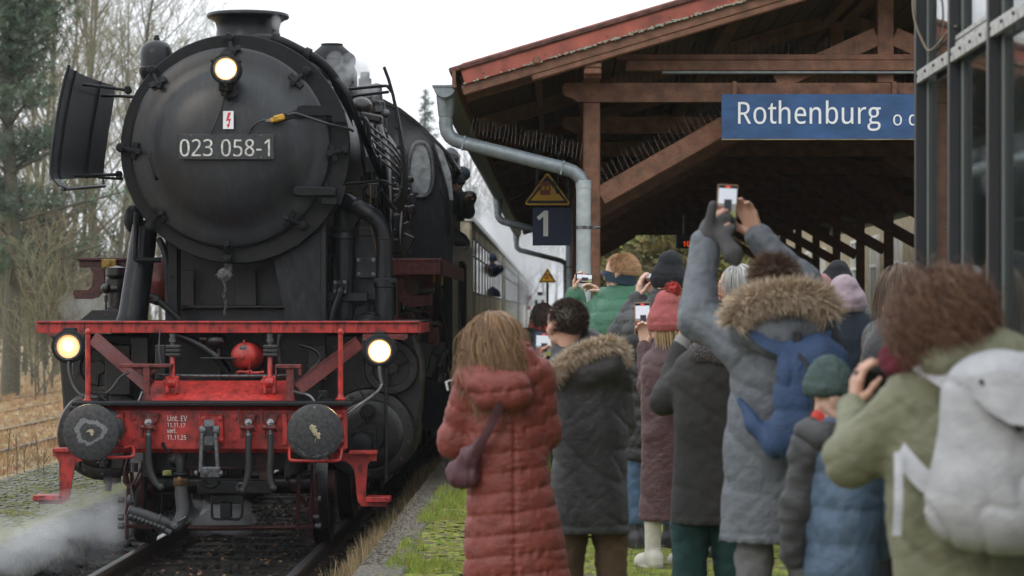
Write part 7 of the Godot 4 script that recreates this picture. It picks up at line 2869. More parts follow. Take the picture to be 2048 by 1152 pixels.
func skeleton(px: float, d: float, h: float, yaw: float) -> Dictionary:
	var b := Vector3((px - 1112.0) * d / FOCAL, PLAT, -d)
	var f := facing(yaw)
	var r := f.cross(Vector3.UP)
	var U := Vector3.UP
	var J := {"b": b, "f": f, "r": r, "h": h, "k": h / 1.72, "yaw": yaw}
	J.pelvis = b + U * 0.525 * h
	J.waist = b + U * 0.60 * h
	J.chest = b + U * 0.725 * h
	J.neck = b + U * 0.845 * h - f * 0.01
	J.head = b + U * 0.925 * h + f * 0.015
	for s in [["L", -1.0], ["R", 1.0]]:
		var n: String = s[0]
		var q: float = s[1]
		J["sh" + n] = b + U * 0.812 * h + r * q * 0.112 * h
		J["el" + n] = b + U * 0.63 * h + r * q * 0.145 * h - f * 0.01
		J["wr" + n] = b + U * 0.49 * h + r * q * 0.15 * h + f * 0.05
		J["hip" + n] = b + U * 0.50 * h + r * q * 0.055 * h
		J["kn" + n] = b + U * 0.275 * h + r * q * 0.062 * h + f * 0.01
		J["an" + n] = b + U * 0.045 * h + r * q * 0.07 * h - f * 0.01
	J.hf = f
	J.hu = U
	J.hr = r
	return J


func turn_head(J: Dictionary, yaw: float, pitch := 0.0, roll := 0.0) -> void:
	var f := facing(J.yaw + yaw)
	var r := f.cross(Vector3.UP)
	var u := Vector3.UP.rotated(r, pitch)
	f = f.rotated(r, pitch)
	u = u.rotated(f, roll)
	J.hf = f
	J.hu = u
	J.hr = f.cross(u)


# bare figure: body, head with a face and both hands, one continuous surface
func figure(root: Node3D, J: Dictionary, skin: Color, hands := {}, lips := true) -> void:
	var k: float = J.k
	var f: Vector3 = J.f
	var hf: Vector3 = J.hf
	var hu: Vector3 = J.hu
	var hr: Vector3 = J.hr
	var C: Vector3 = J.head
	var limbs := [
		[J.chest, J.waist, 0.150 * k, 0.130 * k, f, 0.68],
		[J.waist, J.pelvis, 0.130 * k, 0.150 * k, f, 0.72],
		[J.shL, J.shR, 0.062 * k, 0.062 * k],
		[J.neck - Vector3.UP * 0.03, C - hu * 0.04 * k - hf * 0.015 * k, 0.060 * k, 0.052 * k],
	]
	for s in ["L", "R"]:
		limbs.append([J["sh" + s], J["el" + s], 0.052 * k, 0.041 * k])
		limbs.append([J["el" + s], J["wr" + s], 0.041 * k, 0.027 * k])
		limbs.append([J["hip" + s], J["kn" + s], 0.086 * k, 0.056 * k])
		limbs.append([J["kn" + s], J["an" + s], 0.055 * k, 0.036 * k])
		limbs.append([J["an" + s] - f * 0.03 * k, J["an" + s] + f * 0.15 * k - Vector3.UP * 0.035 * k, 0.036 * k, 0.026 * k])
	var bk := k
	k = J.get("hk", k)
	var P := func(r: float, u: float, ff: float) -> Vector3:
		return C + (hr * r + hu * u + hf * ff) * k
	var head := [
		[P.call(0, 0.036, -0.022), P.call(0, 0.040, 0.020), 0.078 * k, 0.075 * k],
		[P.call(0, 0.012, 0.030), P.call(0, -0.078, 0.060), 0.062 * k, 0.030 * k],
		[P.call(0, 0.05, 0.045), P.call(0, 0.03, 0.05), 0.050 * k, 0.048 * k],
		[P.call(0, -0.02, -0.015), P.call(0, -0.11, -0.022), 0.056 * k, 0.054 * k],
		[P.call(0, 0.012, 0.092), P.call(0, -0.024, 0.108), 0.0085 * k, 0.0120 * k],
		[P.call(-0.010, -0.026, 0.098), P.call(0.010, -0.026, 0.098), 0.0085 * k, 0.0085 * k],
		[P.call(-0.018, -0.056, 0.079), P.call(0.018, -0.056, 0.079), 0.0075 * k, 0.0075 * k],
		[P.call(-0.012, -0.064, 0.079), P.call(0.012, -0.064, 0.079), 0.0070 * k, 0.0070 * k],
		[P.call(0, -0.088, 0.068), P.call(0, -0.090, 0.060), 0.018 * k, 0.020 * k],
	]
	for s: float in [-1.0, 1.0]:
		head.append([P.call(s * 0.012, 0.028, 0.090), P.call(s * 0.045, 0.030, 0.072), 0.010 * k, 0.010 * k])
		head.append([P.call(s * 0.042, -0.012, 0.058), P.call(s * 0.036, -0.03, 0.058), 0.026 * k, 0.024 * k])
		head.append([P.call(s * 0.050, -0.045, 0.005), P.call(s * 0.022, -0.085, 0.055), 0.026 * k, 0.022 * k])
		head.append([P.call(s * 0.079, 0.024, -0.006), P.call(s * 0.084, 0.006, -0.016), 0.010 * k, 0.013 * k])
		head.append([P.call(s * 0.084, 0.006, -0.016), P.call(s * 0.078, -0.022, -0.004), 0.012 * k, 0.008 * k])
	var grids := [{"limbs": limbs, "cell": 0.019, "soft": 0.012}, {"limbs": head, "cell": 0.0062 * k, "soft": 0.0045}]
	for s in ["L", "R"]:
		if hands.has(s):
			grids.append({"limbs": hands[s], "cell": 0.0055, "soft": 0.003})
	var mouth: Vector3 = P.call(0, -0.060, 0.085)
	var nose: Vector3 = P.call(0, -0.024, 0.108)
	var lipc := Color(skin.r * 0.85, skin.g * 0.55, skin.b * 0.55)
	var blush := Color(skin.r * 0.98, skin.g * 0.80, skin.b * 0.78)
	grown(root, "body", grids, mats.skin, {"paint": func(p: Vector3) -> Color:
		if p.distance_to(mouth) < 0.020 * k and lips:
			return lipc
		var t := clampf(1.0 - p.distance_to(nose) / (0.055 * k), 0.0, 1.0)
		return skin.lerp(blush, t * 0.8)})
	for s: float in [-1.0, 1.0]:
		var e := MB.new()
		var c: Vector3 = P.call(s * 0.031, 0.010, 0.080)
		e.ball(c, Vector3.ONE * 0.0125 * k, 10)
		var eye := part(root, "eye", e, mats.eye_white)
		var ir := MB.new()
		ir.ball(c + hf * 0.0088 * k, Vector3.ONE * 0.0058 * k, 8)
		part(eye, "iris", ir, mats.iris)


# a garment over the skeleton. q: quilting step, amp: depth of folds
func coat(root: Node3D, J: Dictionary, m: Material, o: Dictionary, extra := []) -> void:
	var k: float = J.k
	var f: Vector3 = J.f
	var w: float = o.get("w", 0.205) * k
	var flat: float = o.get("flat", 0.70)
	var hem: float = o.hem
	var hw: float = o.get("hw", 0.23) * k
	var sl: float = o.get("sleeve", 0.072) * k
	var low: Vector3 = Vector3(J.b.x, hem, J.b.z) + (o.get("hem_shift", Vector3.ZERO) as Vector3)
	var limbs := [
		[J.chest, J.waist, w, w * 0.95, f, flat],
		[J.waist, low, w * 0.95, hw, f, flat],
		[J.shL, J.shR, sl * 1.02, sl * 1.02],
		[J.neck - Vector3.UP * 0.05 * k, J.neck + Vector3.UP * 0.015 * k + f * 0.01, 0.098 * k, o.get("collar", 0.082) * k],
	]
	var segs := []
	for s in ["L", "R"]:
		if o.get("no" + s, false):
			continue
		var a: Vector3 = J["sh" + s]
		var e: Vector3 = J["el" + s]
		var wr: Vector3 = J["wr" + s]
		limbs.append([a, e, sl * 1.12, sl])
		limbs.append([e, wr - (wr - e).normalized() * 0.015, sl, sl * o.get("cuff", 0.72)])
		segs.append([a, e, sl * 1.1, 0.0])
		segs.append([e, wr, sl * 0.9, a.distance_to(e)])
	limbs.append_array(extra)
	var q: float = o.get("q", 0.0)
	var amp: float = o.get("amp", 0.010)
	var qa: float = o.get("qa", 0.010)
	var axis_a: Vector3 = J.chest
	var axis_b: Vector3 = low
	var nz := fold_noise
	var seed_off := float(hash(root.name) % 97)
	var centre: Vector3 = J.b
	var rr: Vector3 = J.r
	var bend := func(p: Vector3, n: Vector3) -> float:
		var best := 1e9
		var along := p.y
		var ab := axis_b - axis_a
		var t := clampf((p - axis_a).dot(ab) / ab.length_squared(), 0.0, 1.0)
		best = ((p - axis_a - ab * t) * Vector3(1, 0.6, 1)).length() - w * 0.92
		for sg in segs:
			var sa: Vector3 = sg[0]
			var sb: Vector3 = sg[1]
			var d := sb - sa
			var u := clampf((p - sa).dot(d) / d.length_squared(), 0.0, 1.0)
			var dist: float = (p - sa - d * u).length() - sg[2]
			if dist < best:
				best = dist
				along = sg[3] + u * d.length() + 0.03
		var c1 := 1.0 - absf(nz.get_noise_3d(p.x * 1.6 + seed_off, p.y * 4.5 + p.x * 2.5, p.z * 1.6))
		var c2 := 1.0 - absf(nz.get_noise_3d(p.x * 4.0 - p.y * 5.0, p.y * 3.0 + seed_off, p.z * 4.0))
		var big := nz.get_noise_3d(p.x * 2.4, p.y * 2.6 + seed_off, p.z * 2.4)
		var out := amp * (0.6 * big - 0.75 * pow(c1, 5.0) - 0.25 * pow(c2, 6.0) + 0.16 * nz.get_noise_3d(p.x * 18.0, p.y * 22.0, p.z * 18.0))
		var hm := (p.y - hem - 0.04) / 0.008
		out -= 0.004 * exp(-hm * hm)
		if q > 0.0:
			var sl2 := (p - centre).dot(rr)
			var ph: float = (along + 0.012 * big + sl2 * o.get("slant", 0.0)) / q
			var fr := absf(sin(PI * ph))
			out += qa * (pow(fr, 0.34) - 0.8)
			var ns := 1.0 - fr
			if o.has("seam") and p.y < axis_a.y - 0.08:
				var ds: float = (sl2 - o.seam) / 0.008
				out -= 0.008 * exp(-ds * ds)
				out += 0.006 * exp(-ds * ds / 40.0) * nz.get_noise_3d(p.x * 9.0, p.y * 55.0, 1.0)
			out += qa * 0.55 * ns * nz.get_noise_3d(p.x * 30.0, p.y * 5.0, p.z * 30.0)
		return out
	var gcell: float = o.get("cell", 0.013)
	var job := {"bend": bend}
	grown(root, o.get("called", "coat"), [{"limbs": limbs, "cell": gcell, "soft": o.get("soft", 0.018), "floor": hem}], m, job)


func trousers(root: Node3D, J: Dictionary, m: Material, wide := 1.0, low := 0.05, called := "trousers", cell := 0.016) -> void:
	var k: float = J.k
	var limbs := [[J.pelvis + Vector3.UP * 0.05, J.pelvis - Vector3.UP * 0.02, 0.135 * k, 0.14 * k, J.f, 0.75]]
	for s in ["L", "R"]:
		limbs.append([J["hip" + s], J["kn" + s], 0.088 * k, 0.076 * k * wide])
		limbs.append([J["kn" + s], J["an" + s] + Vector3.UP * 0.0, 0.078 * k * wide, 0.066 * k * wide])
	var nz := fold_noise
	grown(root, called, [{"limbs": limbs, "cell": cell, "soft": 0.012, "floor": PLAT + low}], m, {"bend": func(p: Vector3, n: Vector3) -> float:
		var a := nz.get_noise_3d(p.x * 9.0, p.y * 12.0, p.z * 9.0)
		return 0.006 * a - 0.008 * pow(1.0 - absf(nz.get_noise_3d(p.x * 6.0, p.y * 14.0 + p.x * 6.0, p.z * 6.0)), 6.0)})


func boots(root: Node3D, J: Dictionary, m: Material, tall := 0.12, called := "boot") -> void:
	var k: float = J.k
	for s in ["L", "R"]:
		var a: Vector3 = J["an" + s]
		a.y = PLAT + 0.075
		var f: Vector3 = J.f
		var limbs := [[a + Vector3.UP * tall, a, 0.055 * k, 0.050 * k], [a - f * 0.035, a + f * 0.16 * k - Vector3.UP * 0.03, 0.050 * k, 0.042 * k], [a - f * 0.045 - Vector3.UP * 0.045, a + f * 0.17 * k - Vector3.UP * 0.045, 0.045 * k, 0.046 * k]]
		var bt := grown(root, called, [{"limbs": limbs, "cell": 0.009, "soft": 0.008, "floor": PLAT + 0.006}], m, {})
		var so := MB.new()
		var out := PackedVector2Array()
		for i in 20:
			var an := TAU * i / 20.0
			out.append(Vector2(cos(an) * 0.15 * k + 0.06 * k, sin(an) * (0.052 - 0.006 * cos(an)) * k))
		so.slab(a + Vector3(0, -0.062, 0), f, f.cross(Vector3.UP), out, 0.026, 0.004)
		part(bt, "sole", so, mats.boot_black if called != "cream_boot" else mats.boot_cream)


# locks of hair on the scalp; o: n, len, curl, turns, rad, a, b (colours), from (lowest up-value), fall
func hair(root: Node3D, J: Dictionary, o: Dictionary, under: Node3D = null) -> void:
	var k: float = J.get("hk", J.k)
	var C: Vector3 = J.head
	var u: Vector3 = J.hu
	var f: Vector3 = J.hf
	var r: Vector3 = J.hr
	var R := RandomNumberGenerator.new()
	R.seed = hash(root.name) + 5
	var m := MB.new()
	m.coloured = true
	var ca: Color = o.a
	var cb: Color = o.b
	m.tint = ca.lerp(cb, 0.25)
	var cap: float = o.get("cap", 1.0)
	var basis := Basis(r, u, -f)
	var centre := C + (u * 0.040 - f * 0.016) * k
	m.ball(centre, Vector3(0.083, 0.088, 0.098) * k * cap, 18, basis)
	if o.len > 0.07:
		m.ball(C + (-u * 0.018 - f * 0.045) * k, Vector3(0.068, 0.07, 0.048) * k * cap, 14, basis)
	var n: int = o.n
	var ln: float = o.len
	var lo: float = o.get("from", -0.45)
	var hi: float = o.get("upto", 1.0)
	var rad: float = o.get("rad", 0.0045)
	var curl: float = o.get("curl", 0.0)
	var turns: float = o.get("turns", 2.0)
	var fall: float = o.get("fall", 1.0)
	var lift: float = o.get("lift", 0.4)
	var comb: Vector3 = o.get("comb", Vector3.ZERO)
	var steps: int = o.get("steps", 7)
	for i in n:
		var y := R.randf_range(lo, hi)
		var an := R.randf() * TAU
		var s := sqrt(maxf(0.0, 1.0 - y * y))
		var dl := Vector3(cos(an) * s, y, sin(an) * s)
		if dl.z < -0.55 + maxf(0.0, -y) * 0.5 + (0.25 if y < 0.25 else 0.0) and y < 0.62:
			continue
		var d := (basis * dl).normalized()
		var p := centre + basis * (dl * Vector3(0.080, 0.085, 0.095) * k * cap)
		var tang := (Vector3.DOWN + f * -0.25) - d * (Vector3.DOWN + f * -0.25).dot(d)
		if fall < 0.3:
			tang = tang * 0.3
		var v: Vector3 = (d * lift + tang.normalized() * (0.3 + fall) + comb + Vector3(R.randf_range(-1, 1), R.randf_range(-1, 1), R.randf_range(-1, 1)) * o.get("mess", 0.25)).normalized()
		var L := ln * R.randf_range(0.65, 1.1)
		var pts := [p]
		var rads := [rad]
		var side: Vector3 = v.cross(d + Vector3(0.01, 0.02, 0.0)).normalized()
		var ph := floorf(an * 4.0) * 2.1 + floorf(y * 4.0) * 1.3 + R.randf() * 0.9
		for j in steps:
			v = (v + Vector3.DOWN * fall * 0.42 + comb * 0.05).normalized()
			p += v * L / steps
			var q := p - centre
			var ql := basis.inverse() * q
			var e := (ql / (Vector3(0.088, 0.093, 0.102) * k * cap)).length()
			if e < 1.0 and e > 0.01:
				p = centre + q / e
			var t := float(j + 1) / steps
			var off := Vector3.ZERO
			if curl > 0.0:
				off = (side * cos(ph + t * turns * TAU) + side.cross(v) * sin(ph + t * turns * TAU)) * curl * minf(1.0, t * 2.0)
			pts.append(p + off)
			rads.append(rad * (1.0 - 0.75 * t))
		m.tint = ca.lerp(cb, R.randf())
		m.tube(pts, rads, 3, false)
	part(root if under == null else under, "hair", m, mats.hair)


# fur along a rim
func fur_trim(root: Node3D, path: Array, thick: float, ln: float, a: Color, b: Color, n: int) -> void:
	var R := RandomNumberGenerator.new()
	R.seed = hash(root.name) + 9
	var m := MB.new()
	m.coloured = true
	var pts := curve(path, 6)
	m.tint = a.lerp(b, 0.3)
	m.tube(pts, thick * 0.8, 8)
	for i in n:
		var fi := R.randf() * (pts.size() - 1.001)
		var i0 := int(fi)
		var p: Vector3 = (pts[i0] as Vector3).lerp(pts[i0 + 1], fi - i0)
		var ax: Vector3 = ((pts[i0 + 1] as Vector3) - (pts[i0] as Vector3)).normalized()
		var d := ax.cross(Vector3(R.randf_range(-1, 1), R.randf_range(-1, 1), R.randf_range(-1, 1))).normalized()
		var tip := p + d * (thick + ln * R.randf_range(0.4, 1.0)) + ax * R.randf_range(-1, 1) * ln * 0.6 + Vector3(0, -ln * 0.25, 0)
		m.tint = a.lerp(b, R.randf() * R.randf()) * (0.65 + 0.5 * R.randf())
		m.tube([p + d * thick * 0.6, (p + tip) * 0.5 + d * ln * 0.12, tip], [0.0030, 0.0022, 0.0005], 3, false)
	part(root, "fur_trim", m, mats.fur)


func beanie(root: Node3D, J: Dictionary, m: Material, o := {}) -> MeshInstance3D:
	var k: float = J.k
	var C: Vector3 = J.head
	var u: Vector3 = J.hu
	var f: Vector3 = J.hf
	var tall: float = o.get("tall", 0.065)
	var g: float = o.get("grow", 1.0) * k
	var limbs := [[C + u * 0.045 * k - f * 0.014 * k, C + u * (0.045 + tall) * k - f * 0.022 * k, 0.099 * g, 0.074 * g]]
	var low: float = o.get("low", 0.0)
	limbs.append([C + u * (0.018 + low) * k - f * 0.034 * k, C + u * (0.026 + low) * k + f * 0.016 * k, 0.089 * g, 0.087 * g])
	var nz := fold_noise
	var rib: float = o.get("rib", 0.0)
	var rr: Vector3 = J.hr
	var hat := grown(root, "hat", [{"limbs": limbs, "cell": 0.008, "soft": 0.008, "floor": (C + u * (-0.032 + low) * k).y}], m, {"bend": func(p: Vector3, n: Vector3) -> float:
		var q := p - C
		var an := atan2(q.dot(rr), q.dot(f))
		var cuff := 0.006 if q.dot(u) < o.get("cuff", 0.02) * k else 0.0
		return cuff + rib * sin(an * 34.0) + 0.003 * nz.get_noise_3d(p.x * 20.0, p.y * 20.0, p.z * 20.0)})
	return hat


func pompom(root: Node3D, at: Vector3, r: float, m: Material) -> void:
	var R := RandomNumberGenerator.new()
	R.seed = 3
	var b := MB.new()
	b.ball(at, Vector3.ONE * r * 0.8, 10)
	for i in 420:
		var d := Vector3(R.randf_range(-1, 1), R.randf_range(-1, 1), R.randf_range(-1, 1)).normalized()
		b.tube([at + d * r * 0.6, at + d * r * R.randf_range(0.92, 1.08)], [0.003, 0.0022], 3, false)
	part(root, "pompom", b, m)


# a telephone held up: face is the way its screen looks
func phone(label: String, at: Vector3, up: Vector3, face: Vector3, w: float, h: float, case_m: Material, lit := true, kind := "phone") -> void:
	var t := thing("phone" if kind == "phone" else "compact_camera", label, kind, at)
	face = face.normalized()
	up = (up - face * up.dot(face)).normalized()
	var right := up.cross(face).normalized()
	var B := Basis(right, up, face)
	var m := MB.new()
	m.box(at, Vector3(w, h, 0.0095), B, 0.004)
	part(t, "case", m, case_m)
	var quad := func(x0: float, y0: float, x1: float, y1: float, z: float) -> MB:
		var q := MB.new()
		var P := func(x: float, y: float) -> Vector3: return at + right * x * w * 0.5 + up * y * h * 0.5 + face * (0.0052 + z)
		q.quad(P.call(x0, y0), P.call(x1, y0), P.call(x1, y1), P.call(x0, y1), face)
		return q
	if not lit:
		part(t, "screen", quad.call(-0.9, -0.95, 0.9, 0.95, 0.0004), mats.phone_black)
		m = MB.new()
		m.disc(at - face * 0.006 + up * h * 0.3 - right * w * 0.2, face, 0.011, 0.005, 14)
		part(t, "camera_lens", m, mats.phone_black)
		return
	var G := func(key: String, c: Color, e: float) -> Material:
		return mat("screen_" + key, c, 0.25, 0.0, {"glow": c, "glow_energy": e})
	var scr := part(t, "screen", quad.call(-0.9, -0.95, 0.9, 0.95, 0.0004), mats.phone_black)
	part(scr, "screen_picture", quad.call(-0.88, 0.0, 0.88, 0.80, 0.0008), G.call("sky", Color(0.62, 0.65, 0.70), 0.55))
	part(scr, "screen_picture", quad.call(-0.88, -0.72, 0.88, 0.0, 0.0008), G.call("ground", Color(0.30, 0.29, 0.27), 0.4))
	part(scr, "screen_picture", quad.call(-0.30, -0.45, 0.45, 0.22, 0.0012), G.call("train", Color(0.05, 0.055, 0.07), 0.3))
	part(scr, "screen_picture", quad.call(-0.88, -0.72, -0.35, -0.15, 0.0012), G.call("crowd", Color(0.25, 0.10, 0.09), 0.3))
	part(scr, "screen_picture", quad.call(0.2, -0.72, 0.88, -0.42, 0.0016), G.call("grass", Color(0.30, 0.33, 0.12), 0.4))
	part(scr, "record_mark", quad.call(-0.22, 0.83, 0.22, 0.92, 0.0008), G.call("red", Color(0.8, 0.12, 0.08), 0.7))


func person(label: String, J: Dictionary) -> Node3D:
	return thing("person", label, "person", J.b, "onlookers on the platform")


func build_crowd() -> void:
	fold_noise = FastNoiseLite.new()
	fold_noise.seed = 4
	fold_noise.frequency = 1.0
	fold_noise.fractal_type = FastNoiseLite.FRACTAL_NONE
	var FAIR := Color(0.50, 0.29, 0.21)
	var PALE := Color(0.58, 0.37, 0.29)
	var TAN := Color(0.36, 0.19, 0.12)
	var BROWN := Color(0.12, 0.06, 0.04)
	var Z := Vector3.BACK
	woman_in_rust(FAIR)
	man_in_charcoal(FAIR)
	man_in_green(PALE)
	tall_in_black(PALE)
	girl_with_pompom(PALE)
	woman_in_wool(FAIR)
	man_in_grey(FAIR)
	boy_in_blue(PALE)
	woman_in_olive(FAIR)
	grey_haired(FAIR)
	others(FAIR, BROWN)
	crew(TAN)


func woman_in_rust(skin: Color) -> void:
	var D := 12.13
	var J := skeleton(1014, D, 1.52, 0.12)
	J.head = spot(988, 676, D)
	J.shL = spot(944, 762, D - 0.02)
	J.shR = spot(1072, 752, D)
	J.elL = spot(908, 885, D + 0.04)
	J.wrL = spot(918, 800, D + 0.27)
	J.elR = spot(1092, 868, D + 0.06)
	J.wrR = spot(1030, 805, D + 0.30)
	J.neck = spot(992, 735, D)
	turn_head(J, 0.15, 0.0, -0.08)
	var p := person("person with long wavy fair hair in an ankle-length rust puffer coat", J)
	figure(p, J, skin, {"L": hand_limbs(J.wrL, Vector3(-0.1, 0.8, -0.5), Vector3(1, 0.2, -0.3), Vector3(0.2, 0.2, 1), [0.5, 0.5, 0.5, 0.6, 0.6], 0.92), "R": hand_limbs(J.wrR, Vector3(-0.8, 0.5, -0.3), Vector3(-0.3, 0.2, -1), Vector3(0, 1, 0), [0.4, 0.5, 0.5, 0.6, 0.6], 0.92)})
	# hood lying on the back
	var hood := [
		[spot(945, 748, D - 0.10), spot(985, 718, D - 0.07), 0.045, 0.050], [spot(985, 718, D - 0.07), spot(1040, 706, D - 0.06), 0.050, 0.052], [spot(1040, 706, D - 0.06), spot(1062, 742, D - 0.06), 0.048, 0.05],
		[spot(970, 765, D - 0.14), spot(1020, 775, D - 0.15), 0.085, 0.09], [spot(985, 785, D - 0.17), spot(1030, 792, D - 0.16), 0.07, 0.065], [spot(945, 755, D - 0.08), spot(975, 790, D - 0.15), 0.05, 0.05],
	]
	coat(p, J, mats.coat_rust, {"w": 0.205, "hem": PLAT + 0.22, "hw": 0.285, "flat": 0.72, "sleeve": 0.080, "q": 0.092, "qa": 0.014, "amp": 0.008, "cell": 0.0085, "seam": 0.02, "slant": -0.10, "soft": 0.016, "hem_shift": Vector3(0.05, 0, 0)}, hood)
	trousers(p, J, mats.trousers_dark, 0.9)
	boots(p, J, mats.boot_black)
	hair(p, J, {"n": 3200, "len": 0.37, "curl": 0.014, "turns": 1.7, "rad": 0.0024, "a": Color(0.15, 0.075, 0.038), "b": Color(0.43, 0.27, 0.145), "lift": 0.42, "mess": 0.13, "fall": 0.85, "cap": 1.10, "steps": 10, "from": -0.7, "comb": Vector3(0, 0, 0.15)})
	var m := MB.new()
	var st := [spot(1003, 800, D - 0.235), spot(990, 832, D - 0.215), spot(972, 868, D - 0.205), spot(955, 902, D - 0.19), spot(945, 925, D - 0.17)]
	var rows := []
	for e in curve(st, 4):
		rows.append([e + Vector3(-0.027, -0.012, -0.006), e, e + Vector3(0.027, 0.012, -0.004)])
	m.sheet(rows, 0.004)
	var bag := thing("shoulder_bag", "small maroon shoulder bag on the strap across the rust coat", "bag", spot(930, 935, D - 0.12))
	part(bag, "strap", m, mats.bag_maroon)
	var nz := fold_noise
	grown(bag, "pouch", [{"limbs": [[spot(938, 915, D - 0.14), spot(925, 950, D - 0.10), 0.05, 0.062, Z_AX, 0.7], [spot(915, 945, D - 0.08), spot(940, 955, D - 0.14), 0.055, 0.045, Z_AX, 0.7], [spot(958, 880, D - 0.18), spot(945, 915, D - 0.15), 0.018, 0.032]], "cell": 0.009, "soft": 0.010}], mats.bag_maroon, {"bend": func(q: Vector3, n: Vector3) -> float: return 0.006 * nz.get_noise_3d(q.x * 40.0, q.y * 8.0, q.z * 20.0)})
	phone("white-cased phone held at the left side of the rust coat", spot(903, 769, D + 0.22), Vector3(-0.35, 1, 0), Vector3(0.75, 0.1, 0.55), 0.075, 0.042, mats.case_white, false)


const Z_AX := Vector3(0, 0, 1)


func man_in_charcoal(skin: Color) -> void:
	var D := 12.75
	var J := skeleton(1180, D, 1.58, 0.10)
	J.head = spot(1133, 657, D)
	J.hk = 1.06
	J.neck = spot(1146, 722, D)
	J.shL = spot(1124, 756, D)
	J.shR = spot(1232, 748, D - 0.03)
	J.elL = spot(1118, 840, D + 0.14)
	J.wrL = spot(1092, 755, D + 0.40)
	J.elR = spot(1240, 850, D + 0.10)
	J.wrR = spot(1150, 770, D + 0.38)
	turn_head(J, 0.38, 0.02, 0.0)
	var p := person("person with short brown hair in a charcoal parka with fur-edged hood", J)
	figure(p, J, skin, {"L": hand_limbs(J.wrL, Vector3(-0.1, 1, -0.1), Vector3(0.6, 0, 0.6), Vector3(0.4, 0.2, 0.7), [0.6, 0.6, 0.6, 0.6, 0.6]), "R": hand_limbs(J.wrR, Vector3(-0.7, 0.7, 0), Vector3(-0.5, 0, 0.6), Vector3(0.2, 0.6, 0.5), [0.5, 0.5, 0.5, 0.6, 0.6])})
	var hood := [
		[spot(1118, 742, D - 0.08), spot(1165, 712, D - 0.10), 0.055, 0.06], [spot(1165, 712, D - 0.10), spot(1222, 700, D - 0.10), 0.06, 0.055],
		[spot(1175, 745, D - 0.13), spot(1222, 735, D - 0.13), 0.075, 0.07], [spot(1120, 700, D - 0.02), spot(1180, 676, D + 0.02), 0.035, 0.04], [spot(1180, 676, D + 0.02), spot(1205, 690, D), 0.04, 0.04],
	]
	coat(p, J, mats.coat_charcoal, {"w": 0.200, "hem": spot(0, 1066, D).y, "hw": 0.218, "flat": 0.80, "sleeve": 0.076, "amp": 0.012, "cell": 0.0105, "soft": 0.018, "hem_shift": Vector3(-0.005, 0, 0)}, hood)
	trousers(p, J, mats.cord_brown, 1.15)
	boots(p, J, mats.boot_brown)
	hair(p, J, {"n": 2600, "len": 0.020, "rad": 0.0022, "a": Color(0.035, 0.025, 0.02), "b": Color(0.115, 0.082, 0.064), "lift": 0.8, "fall": 0.0, "mess": 0.4, "steps": 3, "cap": 0.97, "from": -0.62, "comb": Vector3(0, 0.5, 0)})
	fur_trim(p, [spot(1104, 752, D - 0.12), spot(1122, 734, D - 0.15), spot(1146, 712, D - 0.17), spot(1172, 700, D - 0.17), spot(1200, 690, D - 0.165), spot(1228, 688, D - 0.15), spot(1242, 704, D - 0.12), spot(1244, 722, D - 0.09)], 0.030, 0.040, Color(0.50, 0.36, 0.23), Color(0.95, 0.88, 0.76), 3000)
	phone("blue-cased phone filming, held in front of the charcoal parka", spot(1087, 692, D + 0.38), Vector3(0.03, 1, 0), Vector3(0.05, 0, 1), 0.082, 0.128, mats.case_blue)


